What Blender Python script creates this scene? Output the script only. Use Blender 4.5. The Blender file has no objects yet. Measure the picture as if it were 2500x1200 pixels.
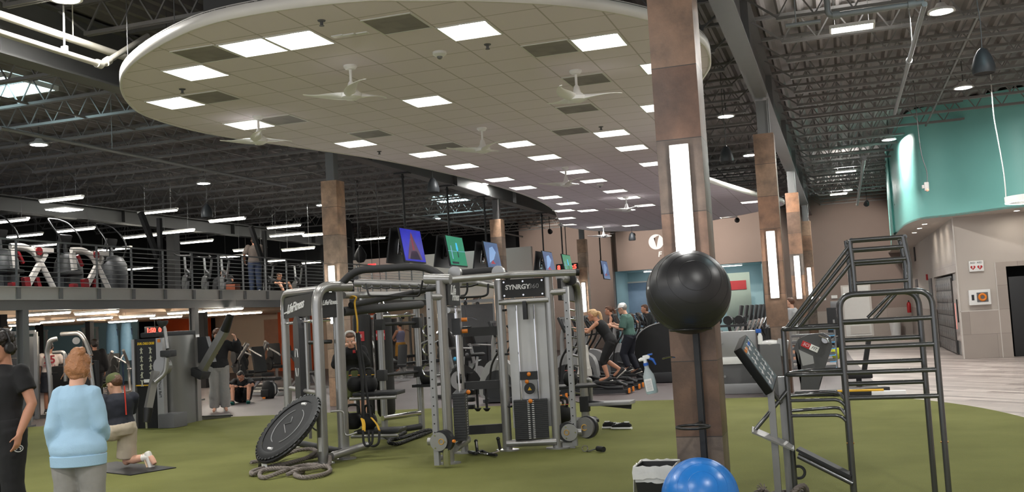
import bpy, bmesh, math, random
from mathutils import Vector as V, Matrix as M
R = math.radians
PI = math.pi
random.seed(7)
sc = bpy.context.scene
COL = sc.collection

# ---------------------------------------------------------------- camera, world, exposure
F_PX, YAW, PITCH, ROLL, EYE = 2430.0, .31715, .07276, -.05626, 1.65
c_f = V((-math.sin(YAW)*math.cos(PITCH), math.cos(YAW)*math.cos(PITCH), math.sin(PITCH)))
_r0 = V((math.cos(YAW), math.sin(YAW), 0))
_u0 = _r0.cross(c_f)
c_r = _r0*math.cos(ROLL) + _u0*math.sin(ROLL)
c_u = -_r0*math.sin(ROLL) + _u0*math.cos(ROLL)
cam = bpy.data.cameras.new('camera')
cam.sensor_fit = 'HORIZONTAL'; cam.sensor_width = 36; cam.lens = F_PX/2500*36
cam.clip_start = .05; cam.clip_end = 300
camo = bpy.data.objects.new('camera', cam); COL.objects.link(camo)
camo.matrix_world = M(((c_r.x, c_u.x, -c_f.x, 0), (c_r.y, c_u.y, -c_f.y, 0), (c_r.z, c_u.z, -c_f.z, EYE), (0, 0, 0, 1)))
sc.camera = camo
w = bpy.data.worlds.new('world'); sc.world = w; w.use_nodes = True
w.node_tree.nodes['Background'].inputs[0].default_value = (.9, .93, 1, 1)
w.node_tree.nodes['Background'].inputs[1].default_value = .45
sc.view_settings.view_transform = 'Standard'; sc.view_settings.look = 'None'
sc.view_settings.gamma = 1; sc.view_settings.use_curve_mapping = False
sc.view_settings.exposure = 1.6
sc.cycles.max_bounces = 6; sc.cycles.diffuse_bounces = 4; sc.cycles.glossy_bounces = 3
sc.cycles.sample_clamp_indirect = 4
E_TROFFER, E_BAY, E_BAR, E_STRIP, E_STRIP_LOW, E_PANEL, E_SPOT = 17, 260, 16, 7, 24, 14, 90

def ray(x, y): return c_f + c_r*((x-1250)/F_PX) - c_u*((y-600)/F_PX)
CAM = V((0, 0, EYE))
def Zp(x, y, z): d = ray(x, y); return CAM + d*((z-EYE)/d.z)      # where the line of sight meets a level
def Xp(x, y, X): d = ray(x, y); return CAM + d*(X/d.x)
def Yp(x, y, Y): d = ray(x, y); return CAM + d*(Y/d.y)

# ---------------------------------------------------------------- materials
def lin(c): return c/12.92 if c <= .04045 else ((c+.055)/1.055)**2.4
def rgb(r, g, b): return (lin(r/255), lin(g/255), lin(b/255), 1)
MATS = {}
def mat(name, col, rough=.5, metal=0, nv=.12, ns=6, bump=0, bs=80, coat=0, spec=.5, trans=0, alpha=1):
    if name in MATS: return MATS[name]
    m = bpy.data.materials.new(name); m.use_nodes = True
    nt = m.node_tree; b = nt.nodes['Principled BSDF']
    if max(col) > 1.01: col = rgb(*col)
    tc = nt.nodes.new('ShaderNodeTexCoord')
    n = nt.nodes.new('ShaderNodeTexNoise'); n.inputs['Scale'].default_value = ns; n.inputs['Detail'].default_value = 3
    nt.links.new(tc.outputs['Object'], n.inputs['Vector'])
    mx = nt.nodes.new('ShaderNodeMix'); mx.data_type = 'RGBA'
    nt.links.new(n.outputs['Fac'], mx.inputs[0])
    mx.inputs[6].default_value = tuple(c*(1-nv) for c in col[:3])+(1,)
    mx.inputs[7].default_value = tuple(min(1, c*(1+nv)) for c in col[:3])+(1,)
    nt.links.new(mx.outputs[2], b.inputs['Base Color'])
    b.inputs['Roughness'].default_value = rough; b.inputs['Metallic'].default_value = metal
    b.inputs['Specular IOR Level'].default_value = spec; b.inputs['Coat Weight'].default_value = coat
    b.inputs['Transmission Weight'].default_value = trans; b.inputs['Alpha'].default_value = alpha
    if bump:
        n2 = nt.nodes.new('ShaderNodeTexNoise'); n2.inputs['Scale'].default_value = bs
        nt.links.new(tc.outputs['Object'], n2.inputs['Vector'])
        bp = nt.nodes.new('ShaderNodeBump'); bp.inputs['Strength'].default_value = bump; bp.inputs['Distance'].default_value = .01
        nt.links.new(n2.outputs['Fac'], bp.inputs['Height']); nt.links.new(bp.outputs['Normal'], b.inputs['Normal'])
    MATS[name] = m
    return m
def glow(name, col, s):
    if name in MATS: return MATS[name]
    m = bpy.data.materials.new(name); m.use_nodes = True
    b = m.node_tree.nodes['Principled BSDF']
    if max(col) > 1.01: col = rgb(*col)
    if len(col) == 3: col = tuple(col)+(1,)
    b.inputs['Base Color'].default_value = col; b.inputs['Emission Color'].default_value = col
    b.inputs['Emission Strength'].default_value = s; b.inputs['Roughness'].default_value = .4
    MATS[name] = m
    return m
def nodemat(name, rough=.6):
    m = bpy.data.materials.new(name); m.use_nodes = True; MATS[name] = m
    nt = m.node_tree; b = nt.nodes['Principled BSDF']; b.inputs['Roughness'].default_value = rough
    def N(t, **k):
        n = nt.nodes.new(t)
        for a, v in k.items():
            if a in n.inputs: n.inputs[a].default_value = v
            else: setattr(n, a, v)
        return n
    return m, nt, b, N, nt.links.new

# ---------------------------------------------------------------- mesh builder
def fil(pts, r, k=5):
    """round the inner corners of a polyline"""
    P = [V(p) for p in pts]
    if r <= 0 or len(P) < 3: return P
    out = [P[0]]
    for i in range(1, len(P)-1):
        a, b, c = P[i-1], P[i], P[i+1]
        u, v = (a-b), (c-b); lu, lv = u.length, v.length
        if lu < 1e-6 or lv < 1e-6: continue
        q = min(r, lu*.48, lv*.48); u /= lu; v /= lv
        if u.dot(v) < -.995: out.append(b); continue
        for j in range(k+1):
            t = j/k; out.append((b+u*q)*(1-t)**2 + b*2*t*(1-t) + (b+v*q)*t*t)
    out.append(P[-1])
    return out
def smooth_line(pts, k=6, closed=False):
    P = [V(p) for p in pts]; n = len(P); out = []
    for i in range(n if closed else n-1):
        g = lambda j: P[j % n] if closed else P[max(0, min(n-1, j))]
        a, b, c, d = g(i-1), g(i), g(i+1), g(i+2)
        for j in range(k):
            t = j/k
            out.append(.5*((2*b)+(c-a)*t+(2*a-5*b+4*c-d)*t*t+(3*b-a-3*c+d)*t**3))
    if not closed: out.append(P[-1])
    return out
class MB:
    def __init__(s): s.bm = bmesh.new()
    def mesh(s, vs, fs):
        bv = [s.bm.verts.new(v) for v in vs]
        for f in fs:
            try: s.bm.faces.new([bv[i] for i in f])
            except ValueError: pass
        return s
    def box(s, c, d, rz=0, m=None, bev=0):
        T = M.Translation(V(c)) @ (m.to_4x4() if m is not None else M.Rotation(rz, 4, 'Z')) @ M.Diagonal((*d, 1))
        r = bmesh.ops.create_cube(s.bm, size=1, matrix=T)
        if bev:
            es = list({e for v in r['verts'] for e in v.link_edges})
            bmesh.ops.bevel(s.bm, geom=es, offset=bev, segments=2, affect='EDGES', profile=.7)
        return s
    def tube(s, pts, r, n=8, closed=False, caps=True, flat=None, up=None):
        P = [V(p) for p in pts]; k = len(P)
        rr = r if isinstance(r, (list, tuple)) else [r]*k
        rings = []; prev = None
        for i in range(k):
            a = P[i-1] if (i > 0 or closed) else P[i]
            b = P[(i+1) % k] if (i < k-1 or closed) else P[i]
            t = (b-a)
            t = t.normalized() if t.length > 1e-9 else V((0, 0, 1))
            if prev is None:
                h = V(up) if up is not None else (V((0, 0, 1)) if abs(t.z) < .9 else V((0, 1, 0)))
                u = t.cross(h).normalized()
            else:
                u = prev - t*prev.dot(t)
                u = u.normalized() if u.length > 1e-6 else t.orthogonal().normalized()
            prev = u; v = t.cross(u)
            fx, fy = flat if flat else (1, 1)
            rings.append([s.bm.verts.new(P[i]+(u*math.cos(2*PI*j/n)*fx+v*math.sin(2*PI*j/n)*fy)*rr[i]) for j in range(n)])
        for i in range(k if closed else k-1):
            A, B = rings[i], rings[(i+1) % k]
            for j in range(n):
                try: s.bm.faces.new((A[j], A[(j+1) % n], B[(j+1) % n], B[j]))
                except ValueError: pass
        if caps and not closed:
            s.bm.faces.new(rings[0][::-1]); s.bm.faces.new(rings[-1])
        return s
    def bar(s, a, b, wd, ht, up=(0, 0, 1)):
        """a rectangular bar from a to b"""
        a, b = V(a), V(b); t = (b-a); L = t.length; t.normalize()
        h = V(up)
        if abs(t.dot(h)) > .99: h = V((0, 1, 0)) if abs(t.y) < .9 else V((1, 0, 0))
        x = t.cross(h).normalized(); z = x.cross(t)
        m = M((x, t, z)).transposed()
        return s.box((a+b)/2, (wd, L, ht), m=m)
    def cyl(s, a, b, r, r2=None, n=16): return s.tube([a, b], [r, r if r2 is None else r2], n)
    def loft(s, rings, n=16, caps=True):
        """rings = (centre, u, v) half axes"""
        rs = [[s.bm.verts.new(V(c)+V(u)*math.cos(2*PI*j/n)+V(v)*math.sin(2*PI*j/n)) for j in range(n)] for c, u, v in rings]
        for A, B in zip(rs, rs[1:]):
            for j in range(n): s.bm.faces.new((A[j], A[(j+1) % n], B[(j+1) % n], B[j]))
        if caps: s.bm.faces.new(rs[0][::-1]); s.bm.faces.new(rs[-1])
        return s
    def lathe(s, prof, c=(0, 0, 0), n=24, m=None):
        T = M.Translation(V(c)) @ (m.to_4x4() if m is not None else M.Identity(4))
        rs = []
        for r, z in prof:
            rs.append([s.bm.verts.new(T @ V((0, 0, z)))] if r < 1e-6 else [s.bm.verts.new(T @ V((r*math.cos(2*PI*j/n), r*math.sin(2*PI*j/n), z))) for j in range(n)])
        for A, B in zip(rs, rs[1:]):
            for j in range(n):
                q = [A[j % len(A)], A[(j+1) % n % len(A)], B[(j+1) % n % len(B)], B[j % len(B)]]
                q = list(dict.fromkeys(q))
                if len(q) > 2:
                    try: s.bm.faces.new(q)
                    except ValueError: pass
        return s
    def ball(s, c, r, n=16, m=None):
        if not isinstance(r, (tuple, list)): r = (r, r, r)
        T = M.Translation(V(c)) @ (m.to_4x4() if m is not None else M.Identity(4)) @ M.Diagonal((*r, 1))
        bmesh.ops.create_uvsphere(s.bm, u_segments=n, v_segments=max(6, n*2//3), radius=1, matrix=T)
        return s
    def ring(s, c, R_, r, m=None, n=28, k=8, a0=0, a1=2*PI):
        T = M.Translation(V(c)) @ (m.to_4x4() if m is not None else M.Identity(4))
        full = abs(a1-a0-2*PI) < 1e-6
        pts = [T @ V((R_*math.cos(a0+(a1-a0)*j/n), R_*math.sin(a0+(a1-a0)*j/n), 0)) for j in range(n if full else n+1)]
        return s.tube(pts, r, k, closed=full)
    def prism(s, poly, a, b, m=None):
        """extrude a 2d outline between local heights a and b"""
        T = m.to_4x4() if m is not None else M.Identity(4)
        lo = [s.bm.verts.new(T @ V((x, y, a))) for x, y in poly]; hi = [s.bm.verts.new(T @ V((x, y, b))) for x, y in poly]
        n = len(poly)
        f1 = s.bm.faces.new(lo[::-1]); f2 = s.bm.faces.new(hi)
        for i in range(n): s.bm.faces.new((lo[i], lo[(i+1) % n], hi[(i+1) % n], hi[i]))
        bmesh.ops.triangulate(s.bm, faces=[f1, f2])
        return s
    def quad(s, *p): s.bm.faces.new([s.bm.verts.new(V(q)) for q in p]); return s
    def build(s, name, m, parent=None, ang=38, norm=True):
        if norm: bmesh.ops.recalc_face_normals(s.bm, faces=s.bm.faces)
        me = bpy.data.meshes.new(name); s.bm.to_mesh(me); s.bm.free()
        me.materials.append(m if not isinstance(m, str) else MATS[m])
        me.shade_smooth()
        try: me.set_sharp_from_angle(angle=R(ang))
        except Exception: pass
        o = bpy.data.objects.new(name, me); COL.objects.link(o)
        if parent is not None: o.parent = parent
        return o
def tag(o, label, cat, group=None, kind=None):
    o['label'] = label; o['category'] = cat
    if group: o['group'] = group
    if kind: o['kind'] = kind
    return o
def thing(name, label, cat, loc=(0, 0, 0), rz=0, group=None):
    o = bpy.data.objects.new(name, None); COL.objects.link(o); o.empty_display_size = .1
    o.location = loc; o.rotation_euler = (0, 0, rz)
    return tag(o, label, cat, group)
def struct(o): o['kind'] = 'structure'; return o
def kids(o): return [c for c in o.children]
def dup(o, loc, rz, label, group=None):
    def cp(x, par):
        c = x.copy(); COL.objects.link(c)
        if par is not None: c.parent = par
        for ch in kids(x): cp(ch, c)
        return c
    c = cp(o, None); c.location = loc; c.rotation_euler = (0, 0, rz); c['label'] = label
    if group: c['group'] = group
    return c
def text(s, size, m, parent, mtx, ext=.002, shear=0, align='CENTER', name='lettering', sx=1, bold=0):
    cu = bpy.data.curves.new(name, 'FONT'); cu.body = s; cu.size = size; cu.extrude = ext; cu.shear = shear
    cu.align_x = align; cu.align_y = 'CENTER'; cu.resolution_u = 3; cu.offset = bold
    cu.materials.append(MATS[m] if isinstance(m, str) else m)
    tmp = bpy.data.objects.new(name, cu); me = bpy.data.meshes.new_from_object(tmp); bpy.data.objects.remove(tmp)
    if not me.materials: me.materials.append(MATS[m] if isinstance(m, str) else m)
    o = bpy.data.objects.new(name, me); COL.objects.link(o)
    o.matrix_local = mtx @ M.Diagonal((sx, 1, 1, 1))
    if parent is not None: o.parent = parent
    return o
def frame(o, x, y, z=None):
    """4x4 with origin o, x axis x and y axis y"""
    x = V(x).normalized(); z = x.cross(V(y)).normalized(); y = z.cross(x)
    return M(((x.x, y.x, z.x, o[0]), (x.y, y.y, z.y, o[1]), (x.z, y.z, z.z, o[2]), (0, 0, 0, 1)))
ORD = ['first', 'second', 'third', 'fourth', 'fifth', 'sixth', 'seventh', 'eighth', 'ninth', 'tenth', 'eleventh', 'twelfth', 'thirteenth', 'fourteenth', 'fifteenth', 'sixteenth']

# common finishes
mat('steel_grey', (142, 141, 139), .34, .5, .06)
mat('rig_silver', (158, 157, 155), .3, .6, .05)
mat('rig_dark', (48, 48, 49), .6, 0, .08, spec=.3)
mat('charcoal', (44, 45, 47), .5, 0, .1)
mat('black_plastic', (22, 22, 23), .42, 0, .12)
mat('black_matte', (14, 14, 15), .75, 0, .15)
mat('black_rubber', (20, 20, 21), .6, 0, .15, bump=.2, bs=120)
mat('chrome', (205, 205, 205), .12, 1, .02)
mat('white_paint', (225, 224, 220), .5, 0, .03)
mat('white_plastic', (232, 232, 230), .35, 0, .03)
mat('orange_plastic', (226, 130, 40), .4, 0, .06)
mat('yellow_strap', (214, 166, 40), .7, 0, .1)
mat('red_plastic', (176, 30, 34), .4, 0, .08)
mat('silver_plastic', (150, 150, 150), .35, .3, .05)
mat('mid_grey', (96, 96, 97), .5, .1, .06)
mat('blue_plastic', (38, 96, 190), .35, 0, .06)
mat('lettering_white', (226, 226, 226), .5, 0, .02)
mat('screen_dark', (18, 20, 24), .12, 0, .1)
glow('troffer_glow', (1, .985, .96, 1), E_TROFFER)
glow('bay_glow', (1, .98, .93, 1), E_BAY)
glow('bar_glow', (1, .99, .97, 1), E_BAR)
glow('strip_glow', (1, .95, .82, 1), E_STRIP)
glow('strip_low_glow', (1, .9, .76, 1), E_STRIP_LOW)
glow('panel_glow', (1, .985, .96, 1), E_PANEL)
glow('spot_glow', (1, .92, .8, 1), E_SPOT)
glow('led_red', (1, .06, .04, 1), 1.2)
# ---------------------------------------------------------------- surface materials of the setting
def stone_mat(name, cols):
    m, nt, b, N, L = nodemat(name, .42)
    g = N('ShaderNodeNewGeometry'); sx = N('ShaderNodeSeparateXYZ'); L(g.outputs['Position'], sx.inputs[0])
    dv = N('ShaderNodeMath', operation='DIVIDE'); L(sx.outputs['Z'], dv.inputs[0]); dv.inputs[1].default_value = .61
    fl = N('ShaderNodeMath', operation='FLOOR'); L(dv.outputs[0], fl.inputs[0])
    cx = N('ShaderNodeCombineXYZ'); L(fl.outputs[0], cx.inputs[2])
    oi = N('ShaderNodeObjectInfo'); L(oi.outputs['Random'], cx.inputs[0])
    wn = N('ShaderNodeTexWhiteNoise', noise_dimensions='3D'); L(cx.outputs[0], wn.inputs['Vector'])
    rp = N('ShaderNodeValToRGB'); L(wn.outputs['Value'], rp.inputs[0])
    e = rp.color_ramp.elements; rp.color_ramp.interpolation = 'LINEAR'
    e[0].color = rgb(*cols[0]); e[1].color = rgb(*cols[-1])
    for i, c in enumerate(cols[1:-1]): q = e.new((i+1)/(len(cols)-1)); q.color = rgb(*c)
    n = N('ShaderNodeTexNoise', Scale=3.5, Detail=8, Roughness=.65); L(g.outputs['Position'], n.inputs['Vector'])
    r2 = N('ShaderNodeValToRGB'); L(n.outputs['Fac'], r2.inputs[0])
    r2.color_ramp.elements[0].color = (.45, .42, .4, 1); r2.color_ramp.elements[0].position = .32
    r2.color_ramp.elements[1].color = (1.25, 1.1, 1.0, 1); r2.color_ramp.elements[1].position = .7
    mx = N('ShaderNodeMix', data_type='RGBA', blend_type='MULTIPLY'); mx.inputs[0].default_value = .85
    L(rp.outputs[0], mx.inputs[6]); L(r2.outputs[0], mx.inputs[7])
    fr = N('ShaderNodeMath', operation='FRACT'); L(dv.outputs[0], fr.inputs[0])
    lt = N('ShaderNodeMath', operation='LESS_THAN'); L(fr.outputs[0], lt.inputs[0]); lt.inputs[1].default_value = .012
    m2 = N('ShaderNodeMix', data_type='RGBA'); L(lt.outputs[0], m2.inputs[0]); L(mx.outputs[2], m2.inputs[6]); m2.inputs[7].default_value = rgb(60, 54, 50)
    L(m2.outputs[2], b.inputs['Base Color'])
    bp = N('ShaderNodeBump', Strength=.5, Distance=.01); L(n.outputs['Fac'], bp.inputs['Height']); L(bp.outputs[0], b.inputs['Normal'])
stone_mat('column_stone', [(134, 108, 88), (104, 84, 70), (160, 136, 116), (112, 88, 74), (146, 132, 120), (96, 92, 88), (152, 116, 92)])

def plank_mat(name, c1, c2, c3, sx, sy, rough=.45, mortar=(90, 85, 82), msize=.004, rot=0, noise=.25):
    m, nt, b, N, L = nodemat(name, rough)
    g = N('ShaderNodeNewGeometry'); mp = N('ShaderNodeMapping'); L(g.outputs['Position'], mp.inputs[0]); mp.inputs['Rotation'].default_value = rot if isinstance(rot, tuple) else (0, 0, rot)
    br = N('ShaderNodeTexBrick', Scale=1); L(mp.outputs[0], br.inputs['Vector'])
    br.inputs['Color1'].default_value = rgb(*c1); br.inputs['Color2'].default_value = rgb(*c2); br.inputs['Mortar'].default_value = rgb(*mortar)
    br.inputs['Brick Width'].default_value = sx; br.inputs['Row Height'].default_value = sy; br.inputs['Mortar Size'].default_value = msize
    n = N('ShaderNodeTexNoise', Scale=2.2, Detail=6); L(mp.outputs[0], n.inputs['Vector'])
    mx = N('ShaderNodeMix', data_type='RGBA'); mt = N('ShaderNodeMath', operation='MULTIPLY'); mt.inputs[1].default_value = noise*2
    L(n.outputs['Fac'], mt.inputs[0]); L(mt.outputs[0], mx.inputs[0]); L(br.outputs['Color'], mx.inputs[6]); mx.inputs[7].default_value = rgb(*c3)
    L(mx.outputs[2], b.inputs['Base Color'])
plank_mat('wood_floor', (206, 194, 187), (122, 110, 106), (168, 155, 149), 1.2, .18, .35, rot=R(45))
plank_mat('rubber_floor', (94, 84, 84), (84, 76, 76), (104, 93, 93), .9, .9, .5, mortar=(56, 52, 54))
plank_mat('wall_tile', (176, 165, 156), (160, 150, 142), (146, 136, 128), 1.2, .6, .4, mortar=(120, 112, 106), rot=(R(90), 0, 0))
def turf_mat():
    m, nt, b, N, L = nodemat('turf', .9)
    g = N('ShaderNodeNewGeometry')
    n = N('ShaderNodeTexNoise', Scale=.8, Detail=5); L(g.outputs['Position'], n.inputs['Vector'])
    r = N('ShaderNodeValToRGB'); L(n.outputs['Fac'], r.inputs[0])
    r.color_ramp.elements[0].color = rgb(98, 100, 54); r.color_ramp.elements[0].position = .3
    r.color_ramp.elements[1].color = rgb(114, 116, 66); r.color_ramp.elements[1].position = .7
    n2 = N('ShaderNodeTexNoise', Scale=160, Detail=2); L(g.outputs['Position'], n2.inputs['Vector'])
    mx = N('ShaderNodeMix', data_type='RGBA', blend_type='OVERLAY'); mx.inputs[0].default_value = .35
    L(r.outputs[0], mx.inputs[6]); L(n2.outputs['Fac'], mx.inputs[7]); L(mx.outputs[2], b.inputs['Base Color'])
    b.inputs['Specular IOR Level'].default_value = .15
    bp = N('ShaderNodeBump', Strength=.6, Distance=.006); L(n2.outputs['Fac'], bp.inputs['Height']); L(bp.outputs[0], b.inputs['Normal'])
turf_mat()
def tile_ceiling():
    m, nt, b, N, L = nodemat('ceiling_tile', .8)
    g = N('ShaderNodeNewGeometry'); sp = N('ShaderNodeSeparateXYZ'); L(g.outputs['Position'], sp.inputs[0])
    outs = []
    for ax, off, wdt in (('X', .7*.61, .61), ('Y', .6*.61, 1.22)):
        a = N('ShaderNodeMath', operation='ADD'); L(sp.outputs[ax], a.inputs[0]); a.inputs[1].default_value = off+61
        d = N('ShaderNodeMath', operation='DIVIDE'); L(a.outputs[0], d.inputs[0]); d.inputs[1].default_value = .61
        f = N('ShaderNodeMath', operation='FRACT'); L(d.outputs[0], f.inputs[0])
        l = N('ShaderNodeMath', operation='LESS_THAN'); L(f.outputs[0], l.inputs[0]); l.inputs[1].default_value = .03
        outs.append(l)
    mxm = N('ShaderNodeMath', operation='MAXIMUM'); L(outs[0].outputs[0], mxm.inputs[0]); L(outs[1].outputs[0], mxm.inputs[1])
    mx = N('ShaderNodeMix', data_type='RGBA'); L(mxm.outputs[0], mx.inputs[0])
    mx.inputs[6].default_value = rgb(238, 228, 236); mx.inputs[7].default_value = rgb(196, 186, 188)
    L(mx.outputs[2], b.inputs['Base Color'])
tile_ceiling()
mat('fascia_white', (226, 222, 214), .5, 0, .03)
mat('deck_paint', (138, 133, 130), .6, .1, .14, 3)
mat('joist_paint', (134, 132, 130), .5, .2, .08)
mat('girder_paint', (120, 120, 120), .5, .2, .05)
mat('mezz_grey', (186, 184, 178), .5, .2, .05)
mat('wall_taupe', (140, 124, 116), .75, 0, .04, 2)
mat('wall_beige', (206, 194, 184), .75, 0, .03, 2)
mat('wall_greige', (186, 178, 170), .7, 0, .03, 2)
mat('wall_teal', (140, 212, 204), .45, 0, .04, 2)
mat('wall_sky', (150, 182, 190), .6, 0, .05, 2)
mat('wall_dark', (30, 30, 31), .8, 0, .08, 2)
mat('wall_cream', (206, 184, 160), .7, 0, .05, 2)
mat('wall_orange', (206, 82, 30), .6, 0, .05, 2)
mat('trim_white', (205, 200, 194), .5, 0, .02)
mat('duct_dark', (60, 60, 58), .5, .3, .06)
mat('pipe_cream', (196, 192, 180), .5, 0, .04)
mat('pipe_grey', (140, 142, 142), .5, .2, .04)

TURF = .012
# ---------------------------------------------------------------- floors
struct(MB().box((-12, 21, -.05), (50, 58, .1)).build('floor', 'wood_floor'))
struct(MB().prism([(-34, 14), (.55, 14), (.5, 20), (.1, 30), (-.3, 46.9), (-34, 46.9)], .0005, .004).build('floor_rubber', 'rubber_floor'))
tp = smooth_line([(-17, 15.7, 0), (-15.9, 16.25, 0), (-12.2, 17.2, 0), (-8.1, 17.85, 0), (-5, 18.2, 0), (-3.4, 18.3, 0), (-1.2, 18.25, 0), (.47, 17.75, 0), (1.45, 16.4, 0), (2.1, 14.4, 0), (2.5, 11.5, 0), (2.7, 8, 0), (2.7, 3, 0)], 5)
struct(MB().prism([(p.x, p.y) for p in tp]+[(2.7, 2.4), (-18, 2.4), (-18, 15.5)], .003, TURF).build('floor_turf', 'turf'))
# ---------------------------------------------------------------- roof deck, joists, girders
mb = MB(); x = -36.0; P = []
while x < 10:
    P += [(x, 6.45), (x+.05, 6.53), (x+.2, 6.53), (x+.25, 6.45)]; x += .3
for (a, za), (b, zb) in zip(P, P[1:]): mb.quad((a, -7, za), (b, -7, zb), (b, 50, zb), (a, 50, za))
struct(mb.build('roof_deck', 'deck_paint', norm=False))
def joist_mb(L):
    mb = MB(); n = max(4, int(L/.62))
    for dx in (-.03, .03):
        mb.box((L/2, dx, .47), (L, .035, .05)); mb.box((L/2, dx, .02), (L-1.1, .035, .05))
    for i in range(n):
        a = .55+(L-1.1)*i/n; b = .55+(L-1.1)*(i+.5)/n; c = .55+(L-1.1)*(i+1)/n
        mb.bar((a, 0, .02), (b, 0, .47), .022, .022); mb.bar((b, 0, .47), (c, 0, .02), .022, .022)
    mb.bar((.06, 0, .45), (.6, 0, .02), .03, .03); mb.bar((L-.06, 0, .45), (L-.6, 0, .02), .03, .03)
    return mb
BAYS = [(-35.5, -28.7), (-28.7, -19.53), (-19.53, -10.37), (-10.37, -1.19), (-1.19, 8.9)]
for bi, (a, b) in enumerate(BAYS):
    first = None; y = 8.4
    while y < 47:
        if first is None: first = struct(joist_mb(b-a).build('roof_joist', 'joist_paint')); o = first
        else: o = first.copy(); COL.objects.link(o)
        o.location = (a, y, 5.95); y += 1.42
    for k in range(5):
        o = struct(MB().bar((a+(b-a)*(.2+.15*k), 8, 5.97 if k % 2 else 6.4), (a+(b-a)*(.2+.15*k), 47, 5.97 if k % 2 else 6.4), .035, .035).build('roof_bridging', 'joist_paint')) if k in (1, 3) else None
def girder(x, z0, z1, y0, y1, m='girder_paint', name='roof_beam'):
    mb = MB().box((x, (y0+y1)/2, z0+.015), (.3, y1-y0, .03)).box((x, (y0+y1)/2, z1-.015), (.3, y1-y0, .03)).box((x, (y0+y1)/2, (z0+z1)/2), (.03, y1-y0, z1-z0-.02))
    y = y0+.7
    while y < y1: mb.box((x, y, (z0+z1)/2), (.26, .014, z1-z0-.05)); y += 5.45
    return struct(mb.build(name, m))
girder(-1.19, 5.55, 6.4, 4, 46.9); girder(-10.37, 5.5, 6.4, 4, 46.9); girder(-19.53, 5.0, 5.4, 12, 37.4, 'duct_dark'); girder(-28.7, 5.2, 6.4, 14, 37.4, 'duct_dark')
# ---------------------------------------------------------------- stone clad columns with a vertical light bar each
stone_mat('column_stone_lightened', [(206, 178, 152), (190, 158, 132), (214, 190, 166), (120, 108, 98), (198, 170, 148)])  # left row's stone, colour lightened in place of ceiling light reaching it
def column(x, y, zb=0):
    struct(MB().box((x, y+.19, 2.425+zb), (.375, .38, 4.85-2*zb), bev=.006).build('column', 'column_stone' if x > -5 else 'column_stone_lightened'))
    struct(MB().box((x, y+.19, 5.16), (.2, .2, .66)).cyl((x+.13, y+.02, 4.8), (x+.13, y+.02, 5.5), .015, n=8).build('column_steel', 'girder_paint'))
BAR_LABEL = {}
def light_bar(x, y, label):
    t = thing('column_light_bar', label, 'wall light', (x, y-.03, 2.38), 0, 'vertical light bars on the stone columns')
    MB().box((0, .015, 0), (.16, .03, 1.25), bev=.006).build('housing', 'white_paint', t)
    MB().box((0, -.012, 0), (.105, .03, 1.19), bev=.012).build('diffuser', 'bar_glow', t)
where = ['the nearest stone column, above the black ball', 'stone column behind the grey cardio towers', 'third stone column from the camera on the right', 'farthest stone column on the right']
whl = ['stone column just left of the rig, before the railing', 'stone column behind the hanging screens', 'far stone column left of the blue alcove']
for i, y in enumerate((8.2, 19.1, 30.0, 41.0)):
    column(-1.19, y); light_bar(-1.19, y, 'white vertical light bar on '+where[i])
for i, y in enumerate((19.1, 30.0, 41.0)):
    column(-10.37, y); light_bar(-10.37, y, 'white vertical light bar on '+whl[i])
# ---------------------------------------------------------------- walls at the back
def wallbox(name, m, x0, x1, y0, y1, z0, z1): return struct(MB().box(((x0+x1)/2, (y0+y1)/2, (z0+z1)/2), (x1-x0, y1-y0, z1-z0)).build(name, m))
wallbox('wall_back', 'wall_taupe', -1.5, 9, 46.9, 47.1, 0, 6.5)
wallbox('wall_back_sign', 'wall_taupe', -10.4, -1.5, 46.9, 47.1, 3.62, 6.5)
wallbox('wall_back_pier', 'wall_taupe', -3.4, -1.5, 46.9, 47.1, 0, 3.62)
wallbox('wall_back_dark', 'wall_taupe', -15, -10.4, 46.9, 47.1, 0, 6.5)
wallbox('wall_back_return', 'wall_taupe', -10.5, -10.3, 46.5, 46.9, 0, 6.5)
wallbox('wall_alcove', 'wall_sky', -10.6, -3.2, 49.9, 50.1, 0, 3.9)
wallbox('wall_alcove_left', 'wall_sky', -10.5, -10.3, 47.1, 49.9, 0, 3.9)
wallbox('wall_alcove_right', 'wall_sky', -3.45, -3.3, 47.1, 49.9, 0, 3.9)
wallbox('ceiling_alcove', 'wall_sky', -10.6, -3.2, 46.95, 50, 3.62, 3.75)
wallbox('trim_wainscot', 'wall_tile', -1.5, 2.85, 46.84, 46.9, 0, 1.2)
wallbox('wall_beige', 'wall_beige', -19.3, -11.5, 37.4, 37.6, 0, 4.45)
wallbox('wall_far_back', 'wall_dark', -35.6, -14.9, 47.5, 47.7, 0, 6.5)
wallbox('wall_left', 'wall_dark', -35.6, -35.4, 8, 50, 0, 6.5)
wallbox('wall_far_left', 'wall_dark', -35.5, -19.3, 37.4, 37.6, 2.9, 6.5)
mat('wall_maroon', (96, 30, 26), .7)
wallbox('wall_left_red', 'wall_maroon', -33, -27, 24.4, 24.5, 2.9, 4.4)
wallbox('wall_right', 'wall_beige', 9, 9.2, -6, 47, 0, 6.5)
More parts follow.
